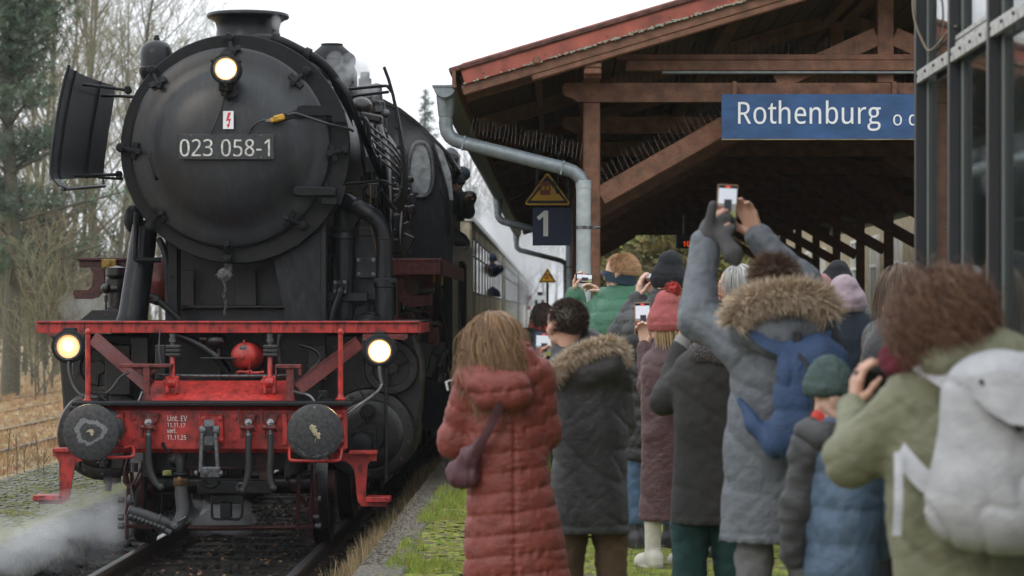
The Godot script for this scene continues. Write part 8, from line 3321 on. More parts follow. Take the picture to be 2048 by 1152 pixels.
func man_in_green(skin: Color) -> void:
	var D := 18.95
	var J := skeleton(1243, D, 1.87, 0.75)
	J.head = spot(1241, 551, D)
	J.neck = spot(1250, 590, D)
	J.shL = spot(1215, 622, D + 0.12)
	J.shR = spot(1272, 622, D - 0.10)
	J.elL = spot(1150, 655, D + 0.30)
	J.wrL = spot(1150, 588, D + 0.32)
	J.elR = spot(1196, 676, D - 0.08)
	J.wrR = spot(1208, 592, D + 0.18)
	turn_head(J, 0.35, 0.02, 0.0)
	var p := person("person with ginger hair and navy headband in a green puffer jacket", J)
	figure(p, J, skin, {"L": hand_limbs(J.wrL, Vector3(0.05, 1, 0), Vector3(0.8, 0, 0.3), Vector3(0.1, 0, 1), [0.4, 0.55, 0.55, 0.6, 0.65], 1.05), "R": hand_limbs(J.wrR, Vector3(-0.75, 0.6, 0), Vector3(-0.5, -0.6, 0.3), Vector3(-0.3, 0.6, 0.6), [0.5, 0.5, 0.55, 0.6, 0.6], 1.05)})
	coat(p, J, mats.coat_green, {"w": 0.250, "hem": spot(0, 880, D).y, "hw": 0.205, "flat": 0.85, "sleeve": 0.098, "q": 0.10, "qa": 0.012, "amp": 0.008, "cell": 0.014, "collar": 0.10}, [[spot(1215, 596, D), spot(1275, 592, D), 0.07, 0.08]])
	trousers(p, J, mats.jeans, 1.1)
	boots(p, J, mats.boot_brown, 0.13)
	hair(p, J, {"n": 2200, "len": 0.042, "rad": 0.0026, "a": Color(0.34, 0.18, 0.085), "b": Color(0.60, 0.38, 0.22), "lift": 0.5, "fall": 0.25, "mess": 0.25, "steps": 4, "from": -0.1, "cap": 1.04})
	var m := MB.new()
	var k: float = J.k
	var rows := []
	for i in 25:
		var an := TAU * i / 24.0
		var row := []
		for q in [-0.036, -0.01, 0.028]:
			row.append(J.head + (J.hr * sin(an) * 0.089 + J.hf * (cos(an) * 0.108) + J.hu * (q + 0.018 * cos(an) - 0.012)) * k)
		rows.append(row)
	m.sheet(rows, 0.005)
	part(p, "headband", m, mats.wool_navy)
	m = MB.new()
	for s: float in [-1.0, 1.0]:
		var pts := []
		for i in 14:
			var an := TAU * i / 14.0
			pts.append(J.head + (J.hr * (s * 0.034 + cos(an) * 0.024) + J.hu * (0.008 + sin(an) * 0.019) + J.hf * 0.112) * k)
		m.tube(pts, 0.0032, 5, false, true)
		m.rod(J.head + (J.hr * s * 0.058 + J.hu * 0.012 + J.hf * 0.11) * k, J.head + (J.hr * s * 0.085 + J.hu * 0.015) * k, 0.003, 5)
	m.rod(J.head + (J.hr * -0.01 + J.hu * 0.012 + J.hf * 0.115) * k, J.head + (J.hr * 0.01 + J.hu * 0.012 + J.hf * 0.115) * k, 0.003, 5)
	part(p, "glasses", m, mats.glasses_blue)
	grown(p, "scarf", [{"limbs": [[spot(1212, 586, D + 0.10), spot(1236, 578, D - 0.02), 0.035, 0.04], [spot(1212, 588, D + 0.1), spot(1220, 600, D + 0.05), 0.03, 0.025]], "cell": 0.01, "soft": 0.01}], mats.scarf_blue, {})
	phone("phone held level with both hands by the person in green", spot(1168, 557, D + 0.28), Vector3(0.05, 1, 0), Vector3(0.5, 0.0, 1), 0.135, 0.070, mats.phone_black)
	# a small child on the arm, all but hidden
	var Jc := skeleton(1204, D + 0.75, 0.95, 0.4)
	var off: Vector3 = spot(1204, 606, D + 0.75) - (Jc.head as Vector3)
	for key in Jc.keys():
		if Jc[key] is Vector3 and not key in ["f", "r", "hf", "hu", "hr"]:
			Jc[key] += off
	var c := person("small child in a striped knit cap on the green jacket's arm", Jc)
	figure(c, Jc, skin)
	var hat := beanie(c, Jc, mats.wool_black, {"tall": 0.05, "low": 0.02})
	m = MB.new()
	for e in [[0.028, mats.sign_white], [0.062, mats.sign_yellow]]:
		var b := MB.new()
		var pts := []
		for i in 20:
			var an := TAU * i / 20.0
			pts.append(Jc.head + (Jc.hr * sin(an) * 0.101 + Jc.hf * (cos(an) * 0.115 - 0.012) + Jc.hu * e[0]) * Jc.k)
		b.tube(pts, 0.006, 6, false, true)
		part(c, "cap_stripe", b, e[1])
	coat(c, Jc, mats.coat_navy, {"w": 0.2, "hem": (Jc.pelvis as Vector3).y - 0.15, "hw": 0.2, "amp": 0.006, "cell": 0.016})


func tall_in_black(skin: Color) -> void:
	var D := 17.0
	var J := skeleton(1306, D, 1.82, 0.45)
	J.head = spot(1336, 560, D)
	J.neck = spot(1330, 606, D)
	J.shL = spot(1290, 640, D + 0.05)
	J.shR = spot(1345, 642, D - 0.05)
	J.elL = spot(1246, 672, D + 0.12)
	J.wrL = spot(1276, 598, D + 0.16)
	J.elR = spot(1352, 690, D + 0.1)
	J.wrR = spot(1325, 590, D + 0.22)
	J.pelvis.x -= 0.03
	turn_head(J, 0.3)
	var p := person("tall person in a plain black beanie and long black quilted coat", J)
	figure(p, J, skin, {"L": hand_limbs(J.wrL, Vector3(0.08, 1, 0), Vector3(0.9, 0, -0.2), Vector3(0, 0, 1), [0.3, 0.45, 0.45, 0.5, 0.5], 1.05), "R": hand_limbs(J.wrR, Vector3(-0.8, 0.5, 0), Vector3(-0.5, 0.3, 0.4), Vector3(0, 1, 0.2), [0.4, 0.5, 0.5, 0.5, 0.5], 1.0)})
	coat(p, J, mats.coat_black, {"w": 0.195, "hem": spot(0, 922, D).y, "hw": 0.20, "flat": 0.8, "sleeve": 0.088, "q": 0.088, "qa": 0.013, "amp": 0.006, "cell": 0.0135, "collar": 0.095})
	trousers(p, J, mats.jeans_light, 1.05, 0.16)
	boots(p, J, mats.boot_black, 0.20)
	beanie(p, J, mats.wool_black, {"tall": 0.055, "low": -0.01, "grow": 1.03})
	hair(p, J, {"n": 120, "len": 0.03, "rad": 0.003, "a": Color(0.05, 0.035, 0.025), "b": Color(0.1, 0.07, 0.05), "from": -0.7, "upto": -0.1, "steps": 3, "cap": 0.96})
	phone("slim phone held level beside the black beanie", spot(1307, 556, D + 0.2), Vector3(0.05, 1, 0), Vector3(0.4, 0, 1), 0.12, 0.066, mats.phone_black)


func girl_with_pompom(skin: Color) -> void:
	var D := 15.74
	var J := skeleton(1338, D, 1.57, 0.42)
	J.head = spot(1329, 646, D)
	J.neck = spot(1335, 694, D)
	J.shL = spot(1312, 728, D + 0.05)
	J.shR = spot(1372, 728, D - 0.05)
	J.elL = spot(1300, 775, D + 0.2)
	J.wrL = spot(1290, 690, D + 0.25)
	J.elR = spot(1312, 868, D - 0.06)
	J.wrR = spot(1350, 850, D + 0.1)
	turn_head(J, 0.35)
	var p := person("person in a pink knitted hat with red pompom and maroon coat", J)
	figure(p, J, skin, {"L": hand_limbs(J.wrL, Vector3(-0.1, 1, 0), Vector3(-0.4, 0, 1), Vector3(1, 0.2, 0), [0.5, 0.7, 0.7, 0.7, 0.7], 0.95)})
	coat(p, J, mats.coat_maroon, {"w": 0.185, "hem": spot(0, 1040, D).y, "hw": 0.205, "flat": 0.8, "sleeve": 0.074, "amp": 0.012, "cell": 0.013, "collar": 0.09})
	trousers(p, J, mats.trousers_dark, 0.85, 0.3)
	boots(p, J, mats.boot_cream, 0.30, "cream_boot")
	var m := MB.new()
	for s in ["L", "R"]:
		var a: Vector3 = J["an" + s]
		for q in 6:
			var y := PLAT + 0.12 + q * 0.045
			var c: Vector3 = Vector3(a.x, y, a.z) + J.f * 0.052
			m.tube([c - J.r * 0.025, c + J.f * 0.008, c + J.r * 0.025 + Vector3(0, 0.02, 0)], 0.004, 5)
		var kn: Vector3 = Vector3(a.x, PLAT + 0.38, a.z) + J.f * 0.06
		m.tube(curve([kn, kn + Vector3(-0.03, -0.03, 0), kn + Vector3(-0.02, -0.13, 0.01)], 3), 0.004, 5)
		m.tube(curve([kn, kn + Vector3(0.01, -0.05, 0), kn + Vector3(-0.005, -0.16, 0.01)], 3), 0.004, 5)
	part(p, "bootlaces", m, mats.boot_cream).set_meta("kind", "stuff")
	beanie(p, J, mats.wool_pink, {"tall": 0.085, "low": -0.015, "grow": 1.12, "rib": 0.0015, "cuff": 0.0})
	pompom(p, spot(1345, 580, D - 0.02), 0.052, mats.wool_red)
	hair(p, J, {"n": 420, "len": 0.20, "rad": 0.0045, "a": Color(0.42, 0.28, 0.13), "b": Color(0.66, 0.50, 0.30), "from": -0.75, "upto": 0.0, "steps": 7, "cap": 0.98, "lift": 0.3})
	phone("brown-cased phone filming beside the pink pompom hat", spot(1285, 637, D + 0.26), Vector3(-0.02, 1, 0), Vector3(0.1, 0, 1), 0.096, 0.190, mats.case_brown)


func woman_in_wool(skin: Color) -> void:
	var D := 13.5
	var J := skeleton(1420, D, 1.58, 0.15)
	J.head = spot(1425, 662, D)
	J.neck = spot(1420, 712, D)
	J.shL = spot(1386, 742, D)
	J.shR = spot(1470, 745, D)
	J.elL = spot(1328, 802, D + 0.12)
	J.wrL = spot(1360, 693, D + 0.20)
	J.elR = spot(1480, 840, D + 0.08)
	J.wrR = spot(1440, 740, D + 0.3)
	turn_head(J, 0.1)
	var p := person("person in a dark wool coat and teal trousers with grey knitted cuff", J)
	figure(p, J, skin, {"L": hand_limbs(J.wrL + Vector3(0.01, 0.05, 0), Vector3(0.35, 0.9, 0), Vector3(0.6, -0.2, 0.5), Vector3(0.7, 0.3, 0.4), [0.4, 0.45, 0.5, 0.6, 0.6], 0.95)})
	coat(p, J, mats.coat_wool, {"w": 0.195, "hem": spot(0, 1046, D).y, "hw": 0.225, "flat": 0.75, "sleeve": 0.077, "amp": 0.010, "cell": 0.013})
	grown(p, "cuff", [{"limbs": [[J.wrL + Vector3(-0.01, -0.04, 0), J.wrL + Vector3(0.02, 0.03, 0), 0.050, 0.046]], "cell": 0.007, "soft": 0.005}], mats.wool_lightgrey, {})
	trousers(p, J, mats.teal, 1.35, 0.03)
	boots(p, J, mats.boot_black)
	hair(p, J, {"n": 700, "len": 0.16, "rad": 0.005, "a": Color(0.06, 0.04, 0.03), "b": Color(0.15, 0.10, 0.07), "steps": 6})
	grown(p, "scarf", [{"limbs": [[spot(1400, 706, D - 0.08), spot(1440, 712, D - 0.08), 0.055, 0.055], [spot(1400, 706, D - 0.08), spot(1404, 712, D + 0.1), 0.05, 0.05], [spot(1440, 712, D - 0.08), spot(1444, 712, D + 0.1), 0.05, 0.05]], "cell": 0.01, "soft": 0.012}], mats.scarf_floral, {})
	phone("dark phone held up above the grey knitted cuff", spot(1383, 654, D + 0.2), Vector3(0.05, 1, 0), Vector3(0.3, 0, 1), 0.075, 0.06, mats.phone_black)


func man_in_grey(skin: Color) -> void:
	var D := 11.25
	var J := skeleton(1560, D, 1.72, 0.05)
	J.head = spot(1548, 578, D + 0.02)
	J.neck = spot(1556, 640, D)
	J.shL = spot(1490, 700, D)
	J.shR = spot(1640, 690, D)
	J.elL = spot(1398, 640, D + 0.12)
	J.wrL = spot(1408, 482, D + 0.26)
	J.elR = spot(1600, 570, D + 0.30)
	J.wrR = spot(1513, 468, D + 0.34)
	J.chest = spot(1562, 770, D)
	J.waist = spot(1552, 880, D)
	turn_head(J, 0.05)
	var p := person("person in a grey fur-hooded parka holding a phone high overhead", J)
	figure(p, J, skin, {"R": hand_limbs(J.wrR, Vector3(-0.42, 1, 0), Vector3(-0.5, -0.1, 0.75), Vector3(-0.7, 0.1, 0.6), [0.75, 0.35, 0.4, 0.5, 0.55], 1.12), "L": hand_limbs(J.wrL, Vector3(0.35, 1, 0), Vector3(0.7, 0, -0.4), Vector3(-0.2, 0.2, 1), [0.1, 0.4, 0.5, 0.5, 0.5])})
	var hood := [
		[spot(1500, 655, D - 0.12), spot(1560, 672, D - 0.16), 0.075, 0.08], [spot(1560, 672, D - 0.16), spot(1625, 655, D - 0.12), 0.08, 0.075],
		[spot(1490, 640, D - 0.08), spot(1530, 610, D - 0.02), 0.06, 0.07], [spot(1530, 610, D - 0.02), spot(1600, 605, D - 0.02), 0.07, 0.07], [spot(1600, 605, D - 0.02), spot(1640, 640, D - 0.08), 0.07, 0.06],
		[spot(1636, 650, D - 0.12), spot(1648, 690, D - 0.14), 0.035, 0.03],
	]
	coat(p, J, mats.coat_grey, {"w": 0.215, "hem": spot(0, 1082, D).y, "hw": 0.225, "flat": 0.72, "sleeve": 0.082, "amp": 0.013, "cell": 0.0102, "soft": 0.02, "cuff": 0.80, "q": 0.26, "qa": 0.006, "hem_shift": Vector3(-0.04, 0, 0)}, hood)
	trousers(p, J, mats.slacks_grey, 1.0)
	boots(p, J, mats.boot_brown)
	hair(p, J, {"n": 1500, "len": 0.05, "rad": 0.0035, "a": Color(0.075, 0.045, 0.03), "b": Color(0.19, 0.125, 0.085), "lift": 1.2, "fall": 0.1, "mess": 0.6, "steps": 4, "from": -0.5, "cap": 1.03})
	fur_trim(p, [spot(1468, 646, D - 0.17), spot(1478, 622, D - 0.18), spot(1500, 602, D - 0.19), spot(1530, 592, D - 0.20), spot(1562, 588, D - 0.205), spot(1596, 586, D - 0.20), spot(1626, 588, D - 0.19), spot(1646, 604, D - 0.18), spot(1655, 628, D - 0.165)], 0.048, 0.055, Color(0.48, 0.36, 0.26), Color(1.0, 0.86, 0.68), 4200)
	# knitted glove with a mitten flap folded back
	var gl := []
	var dirs := Vector3(0.38, 1, 0)
	for e in hand_limbs(J.wrL - Vector3(0, 0.02, 0), dirs, Vector3(0.7, 0, -0.5), Vector3(-0.5, 0.25, 0.9), [0.0, 0.75, 0.8, 0.8, 0.8], 1.08):
		gl.append([e[0], e[1], e[2] + 0.010, e[3] + 0.010])
	gl.append([J.wrL + Vector3(0, -0.06, 0), J.wrL + Vector3(0.02, 0.03, 0), 0.048, 0.046])
	gl.append([spot(1414, 470, D + 0.22), spot(1426, 410, D + 0.20), 0.026, 0.019])
	gl.append([spot(1424, 470, D + 0.24), spot(1452, 466, D + 0.24), 0.050, 0.034])
	gl.append([spot(1446, 476, D + 0.2), spot(1466, 508, D + 0.16), 0.030, 0.040])
	gl.append([spot(1466, 508, D + 0.16), spot(1472, 522, D + 0.15), 0.038, 0.022])
	grown(p, "glove", [{"limbs": gl, "cell": 0.0075, "soft": 0.007}], mats.wool_grey, {})
	phone("brown-cased phone held highest above the crowd", spot(1454, 407, D + 0.28), Vector3(0.05, 1, 0), Vector3(0.05, -0.05, 1), 0.088, 0.162, mats.case_brown)
	# blue rucksack
	var bp := thing("backpack", "blue rucksack slung on the grey parka", "backpack", spot(1585, 800, D - 0.28))
	var nz := fold_noise
	grown(bp, "sack", [{"limbs": [[spot(1606, 745, D - 0.27), spot(1584, 860, D - 0.28), 0.105, 0.095, Z_AX, 0.8], [spot(1645, 730, D - 0.27), spot(1640, 860, D - 0.28), 0.105, 0.10, Z_AX, 0.75], [spot(1556, 885, D - 0.26), spot(1600, 898, D - 0.26), 0.055, 0.06], [spot(1480, 800, D - 0.165), spot(1512, 850, D - 0.22), 0.016, 0.03], [spot(1512, 850, D - 0.22), spot(1556, 890, D - 0.26), 0.03, 0.055], [spot(1640, 715, D - 0.24), spot(1668, 720, D - 0.22), 0.06, 0.045], [spot(1580, 705, D - 0.22), spot(1640, 698, D - 0.22), 0.055, 0.055]], "cell": 0.012, "soft": 0.018}], mats.bag_blue, {"bend": func(q: Vector3, n: Vector3) -> float:
		var a := nz.get_noise_3d(q.x * 8.0, q.y * 5.0, q.z * 8.0)
		return 0.007 * a - 0.014 * pow(1.0 - absf(nz.get_noise_3d(q.x * 7.0 + q.y * 3.0, q.y * 2.5, 3.0)), 10.0)})
	for e in [[[1500, 655, -0.19], [1530, 682, -0.23], [1560, 700, -0.26], [1590, 712, -0.28]], [[1650, 668, -0.20], [1648, 695, -0.24]]]:
		var m := MB.new()
		var pts := []
		for q in e:
			pts.append(spot(q[0], q[1], D + q[2]))
		var rows := []
		for q in curve(pts, 4):
			rows.append([q + Vector3(-0.028, -0.014, 0), q + Vector3(0, 0, 0.004), q + Vector3(0.028, 0.014, 0)])
		m.sheet(rows, 0.006)
		part(bp, "shoulder_strap", m, mats.bag_blue)
	var m := MB.new()
	var pts := []
	for q in [[1598, 708, -0.33], [1618, 740, -0.385], [1626, 790, -0.40], [1622, 850, -0.39], [1612, 888, -0.36]]:
		pts.append(spot(q[0], q[1], D + q[2]))
	m.tube(curve(pts, 4), 0.008, 5)
	m.box(spot(1625, 780, D - 0.405), Vector3(0.03, 0.022, 0.012), Basis.IDENTITY, 0.003)
	m.box(spot(1622, 835, D - 0.40), Vector3(0.03, 0.022, 0.012), Basis.IDENTITY, 0.003)
	m.box(spot(1594, 676, D - 0.26), Vector3(0.035, 0.05, 0.015), Basis.IDENTITY, 0.004)
	m.beam(spot(1632, 690, D - 0.30), spot(1638, 735, D - 0.335), 0.022, 0.006, Vector3.BACK, 0.001)
	part(bp, "webbing", m, mats.strap_black)


func boy_in_blue(skin: Color) -> void:
	var D := 9.64
	var J := skeleton(1678, D, 1.31, -1.2)
	J.head = spot(1661, 790, D)
	J.neck = spot(1662, 858, D)
	J.shL = spot(1622, 900, D - 0.02)
	J.shR = spot(1735, 905, D + 0.02)
	J.elL = spot(1598, 1010, D)
	J.wrL = spot(1586, 1110, D + 0.02)
	J.elR = spot(1762, 1010, D + 0.05)
	J.wrR = spot(1760, 1110, D + 0.1)
	turn_head(J, -1.15, -0.1)
	var p := person("child in a teal knitted hat and blue puffer jacket with red collar", J)
	figure(p, J, skin)
	coat(p, J, mats.coat_blue, {"w": 0.235, "hem": PLAT + 0.52, "hw": 0.235, "flat": 0.72, "sleeve": 0.078, "q": 0.13, "qa": 0.012, "amp": 0.009, "cell": 0.011, "noL": true, "collar": 0.07})
	grown(p, "sleeve", [{"limbs": [[J.shL + Vector3(0.06, 0.02, 0), J.shL, 0.075, 0.075], [J.shL, J.elL, 0.070, 0.062], [J.elL, J.wrL, 0.062, 0.052], [spot(1640, 885, D - 0.03), spot(1690, 880, D - 0.06), 0.06, 0.055]], "cell": 0.010, "soft": 0.014}], mats.jacket_dark, {"bend": func(q: Vector3, n: Vector3) -> float: return 0.008 * fold_noise.get_noise_3d(q.x * 9.0, q.y * 16.0, q.z * 9.0)})
	grown(p, "hood", [{"limbs": [[spot(1606, 862, D - 0.05), spot(1650, 872, D - 0.10), 0.035, 0.045], [spot(1650, 872, D - 0.10), spot(1700, 868, D - 0.06), 0.045, 0.04], [spot(1622, 850, D - 0.02), spot(1640, 880, D - 0.08), 0.03, 0.035]], "cell": 0.010, "soft": 0.012}], mats.jacket_dark, {})
	grown(p, "collar", [{"limbs": [[spot(1640, 836, D + 0.0), spot(1652, 866, D + 0.0), 0.034, 0.036], [spot(1652, 866, D), spot(1690, 868, D + 0.06), 0.036, 0.034]], "cell": 0.009, "soft": 0.01}], mats.collar_red, {})
	trousers(p, J, mats.trousers_dark)
	boots(p, J, mats.boot_black)
	beanie(p, J, mats.wool_teal, {"tall": 0.06, "low": 0.035, "grow": 1.10, "rib": 0.003, "cuff": 0.05})


func woman_in_olive(skin: Color) -> void:
	var D := 7.7
	var J := skeleton(1935, D, 1.62, -0.12)
	J.head = spot(1886, 640, D)
	J.neck = spot(1900, 720, D)
	J.shL = spot(1822, 800, D)
	J.shR = spot(2030, 790, D)
	J.chest = spot(1930, 870, D)
	J.waist = spot(1920, 1000, D)
	J.elL = spot(1706, 915, D + 0.10)
	J.wrL = spot(1708, 815, D + 0.36)
	J.elR = spot(2085, 950, D + 0.10)
	J.wrR = spot(1900, 800, D + 0.42)
	turn_head(J, 0.1, 0.0, -0.06)
	var p := person("curly brown-haired person in an olive parka and maroon scarf", J)
	figure(p, J, skin, {"L": hand_limbs(J.wrL, Vector3(0.10, 1, 0.1), Vector3(0.8, 0, -0.2), Vector3(0.3, 0.3, 0.9), [0.35, 0.55, 0.6, 0.6, 0.65], 0.98)})
	coat(p, J, mats.coat_olive, {"w": 0.225, "hem": PLAT + 0.45, "hw": 0.245, "flat": 0.78, "sleeve": 0.082, "amp": 0.014, "cell": 0.0098, "soft": 0.02, "collar": 0.10, "hem_shift": Vector3(0.03, 0, 0)}, [[spot(1895, 730, D - 0.10), spot(2010, 735, D - 0.08), 0.085, 0.10], [spot(1925, 690, D - 0.03), spot(1985, 700, D - 0.02), 0.07, 0.07]])
	trousers(p, J, mats.trousers_dark)
	boots(p, J, mats.boot_brown)
	hair(p, J, {"n": 4200, "len": 0.18, "curl": 0.017, "turns": 2.2, "rad": 0.0028, "a": Color(0.060, 0.030, 0.019), "b": Color(0.235, 0.120, 0.068), "lift": 0.75, "fall": 0.55, "mess": 0.4, "cap": 1.16, "steps": 11, "from": -0.85})
	grown(p, "scarf", [{"limbs": [[spot(1790, 722, D + 0.02), spot(1850, 705, D - 0.06), 0.045, 0.05], [spot(1850, 705, D - 0.06), spot(1900, 695, D - 0.08), 0.05, 0.045], [spot(1786, 715, D + 0.04), spot(1800, 745, D + 0.08), 0.04, 0.04], [spot(1800, 735, D), spot(1850, 725, D - 0.04), 0.035, 0.03]], "cell": 0.010, "soft": 0.010}], mats.scarf_maroon, {"bend": func(q: Vector3, n: Vector3) -> float: return 0.006 * fold_noise.get_noise_3d(q.x * 22.0, q.y * 30.0, q.z * 22.0)})
	phone("dark phone in the raised hand of the olive parka", spot(1746, 764, D + 0.36), Vector3(0.02, 1, 0), Vector3(0.35, 0, 1), 0.12, 0.068, mats.phone_black, false)
	# white rucksack
	var bp := thing("backpack", "large white rucksack with roll top on the olive parka's back", "backpack", spot(1990, 920, D - 0.32))
	var nz := fold_noise
	grown(bp, "sack", [{"limbs": [[spot(1952, 800, D - 0.30), spot(1935, 1005, D - 0.31), 0.08, 0.115, Z_AX, 0.8], [spot(2000, 800, D - 0.30), spot(1995, 1005, D - 0.32), 0.12, 0.125, Z_AX, 0.85], [spot(2060, 800, D - 0.30), spot(2060, 1005, D - 0.32), 0.12, 0.125, Z_AX, 0.85], [spot(1945, 760, D - 0.24), spot(2060, 770, D - 0.24), 0.03, 0.05]], "cell": 0.011, "soft": 0.034}], mats.bag_white, {"bend": func(q: Vector3, n: Vector3) -> float:
		var a := nz.get_noise_3d(q.x * 6.0, q.y * 4.0, q.z * 6.0)
		return 0.006 * a - 0.012 * pow(1.0 - absf(nz.get_noise_3d(q.x * 4.0 + q.y * 3.0, q.y * 2.0, 7.0)), 14.0)})
	for e in [[[1838, 722, -0.09], [1870, 742, -0.14], [1910, 770, -0.20], [1945, 800, -0.27]], [[1800, 905, -0.13], [1825, 935, -0.20], [1855, 965, -0.24], [1890, 985, -0.26]], [[1796, 905, -0.18], [1797, 980, -0.25], [1795, 1040, -0.27], [1793, 1072, -0.28]]]:
		var m := MB.new()
		var pts := []
		for q in e:
			pts.append(spot(q[0], q[1], D + q[2]))
		var wd := 0.011 if e[0][0] < 1800 else 0.026
		var rows := []
		for q in curve(pts, 4):
			var lean := Vector3(-wd, 0, 0) if e[0][0] < 1800 else Vector3(-wd * 0.55, -wd, 0)
			rows.append([q + lean, q + Vector3(0, 0, 0.003), q - lean])
		m.sheet(rows, 0.004)
		part(bp, "shoulder_strap", m, mats.bag_white)
	var m := MB.new()
	m.beam(spot(1960, 760, D - 0.44), spot(2060, 860, D - 0.46), 0.012, 0.012, Vector3.BACK, 0.002)
	m.beam(spot(1975, 790, D - 0.43), spot(1990, 812, D - 0.45), 0.03, 0.02, Vector3.BACK, 0.004)
	m.disc(spot(2038, 856, D - 0.475), Vector3.BACK, 0.014, 0.008, 6)
	part(bp, "closure", m, mats.strap_black)
	m = MB.new()
	var fa := [[1938, 756, 1975, 748, 2070, 745], [1950, 790, 1985, 788, 2080, 785], [1975, 815, 2000, 822, 2090, 830], [1990, 832, 2020, 850, 2100, 862]]
	var fr := []
	for e in fa:
		var i: int = fr.size()
		fr.append([spot(e[0], e[1], D - 0.40 - 0.018 * i), spot(e[2], e[3], D - 0.44 - 0.014 * i), spot(e[4], e[5], D - 0.44 - 0.014 * i)])
	m.sheet(fr, 0.012)
	part(bp, "flap", m, mats.bag_white)


func grey_haired(skin: Color) -> void:
	var D := 16.4
	var J := skeleton(1487, D, 1.75, 0.8)
	J.head = spot(1474, 574, D)
	J.elL = spot(1430, 660, D + 0.15)
	J.wrL = spot(1437, 606, D + 0.2)
	J.elR = spot(1480, 660, D - 0.1)
	J.wrR = spot(1462, 600, D + 0.05)
	turn_head(J, 0.45)
	var p := person("person with smooth grey hair taking a picture behind the grey sleeve", J)
	figure(p, J, skin, {"L": hand_limbs(J.wrL, Vector3(0, 1, 0), Vector3(0.7, 0, 0), Vector3(0, 0.3, 1), [0.4, 0.5, 0.5, 0.6, 0.6]), "R": hand_limbs(J.wrR, Vector3(-0.7, 0.75, 0), Vector3(-0.5, -0.5, 0), Vector3(-0.3, 0.6, 0.6), [0.4, 0.4, 0.4, 0.5, 0.5])})
	coat(p, J, mats.coat_black, {"w": 0.2, "hem": PLAT + 0.7, "hw": 0.22, "amp": 0.009, "cell": 0.016})
	trousers(p, J, mats.trousers_dark)
	boots(p, J, mats.boot_black)
	hair(p, J, {"n": 900, "len": 0.15, "rad": 0.0042, "a": Color(0.26, 0.26, 0.25), "b": Color(0.50, 0.49, 0.47), "steps": 7, "lift": 0.35, "mess": 0.12, "cap": 1.05})
	phone("compact camera held up by the grey-haired person", spot(1436, 578, D + 0.2), Vector3(0.05, 1, 0), Vector3(0.6, 0, 1), 0.095, 0.055, mats.phone_black, false, "camera")


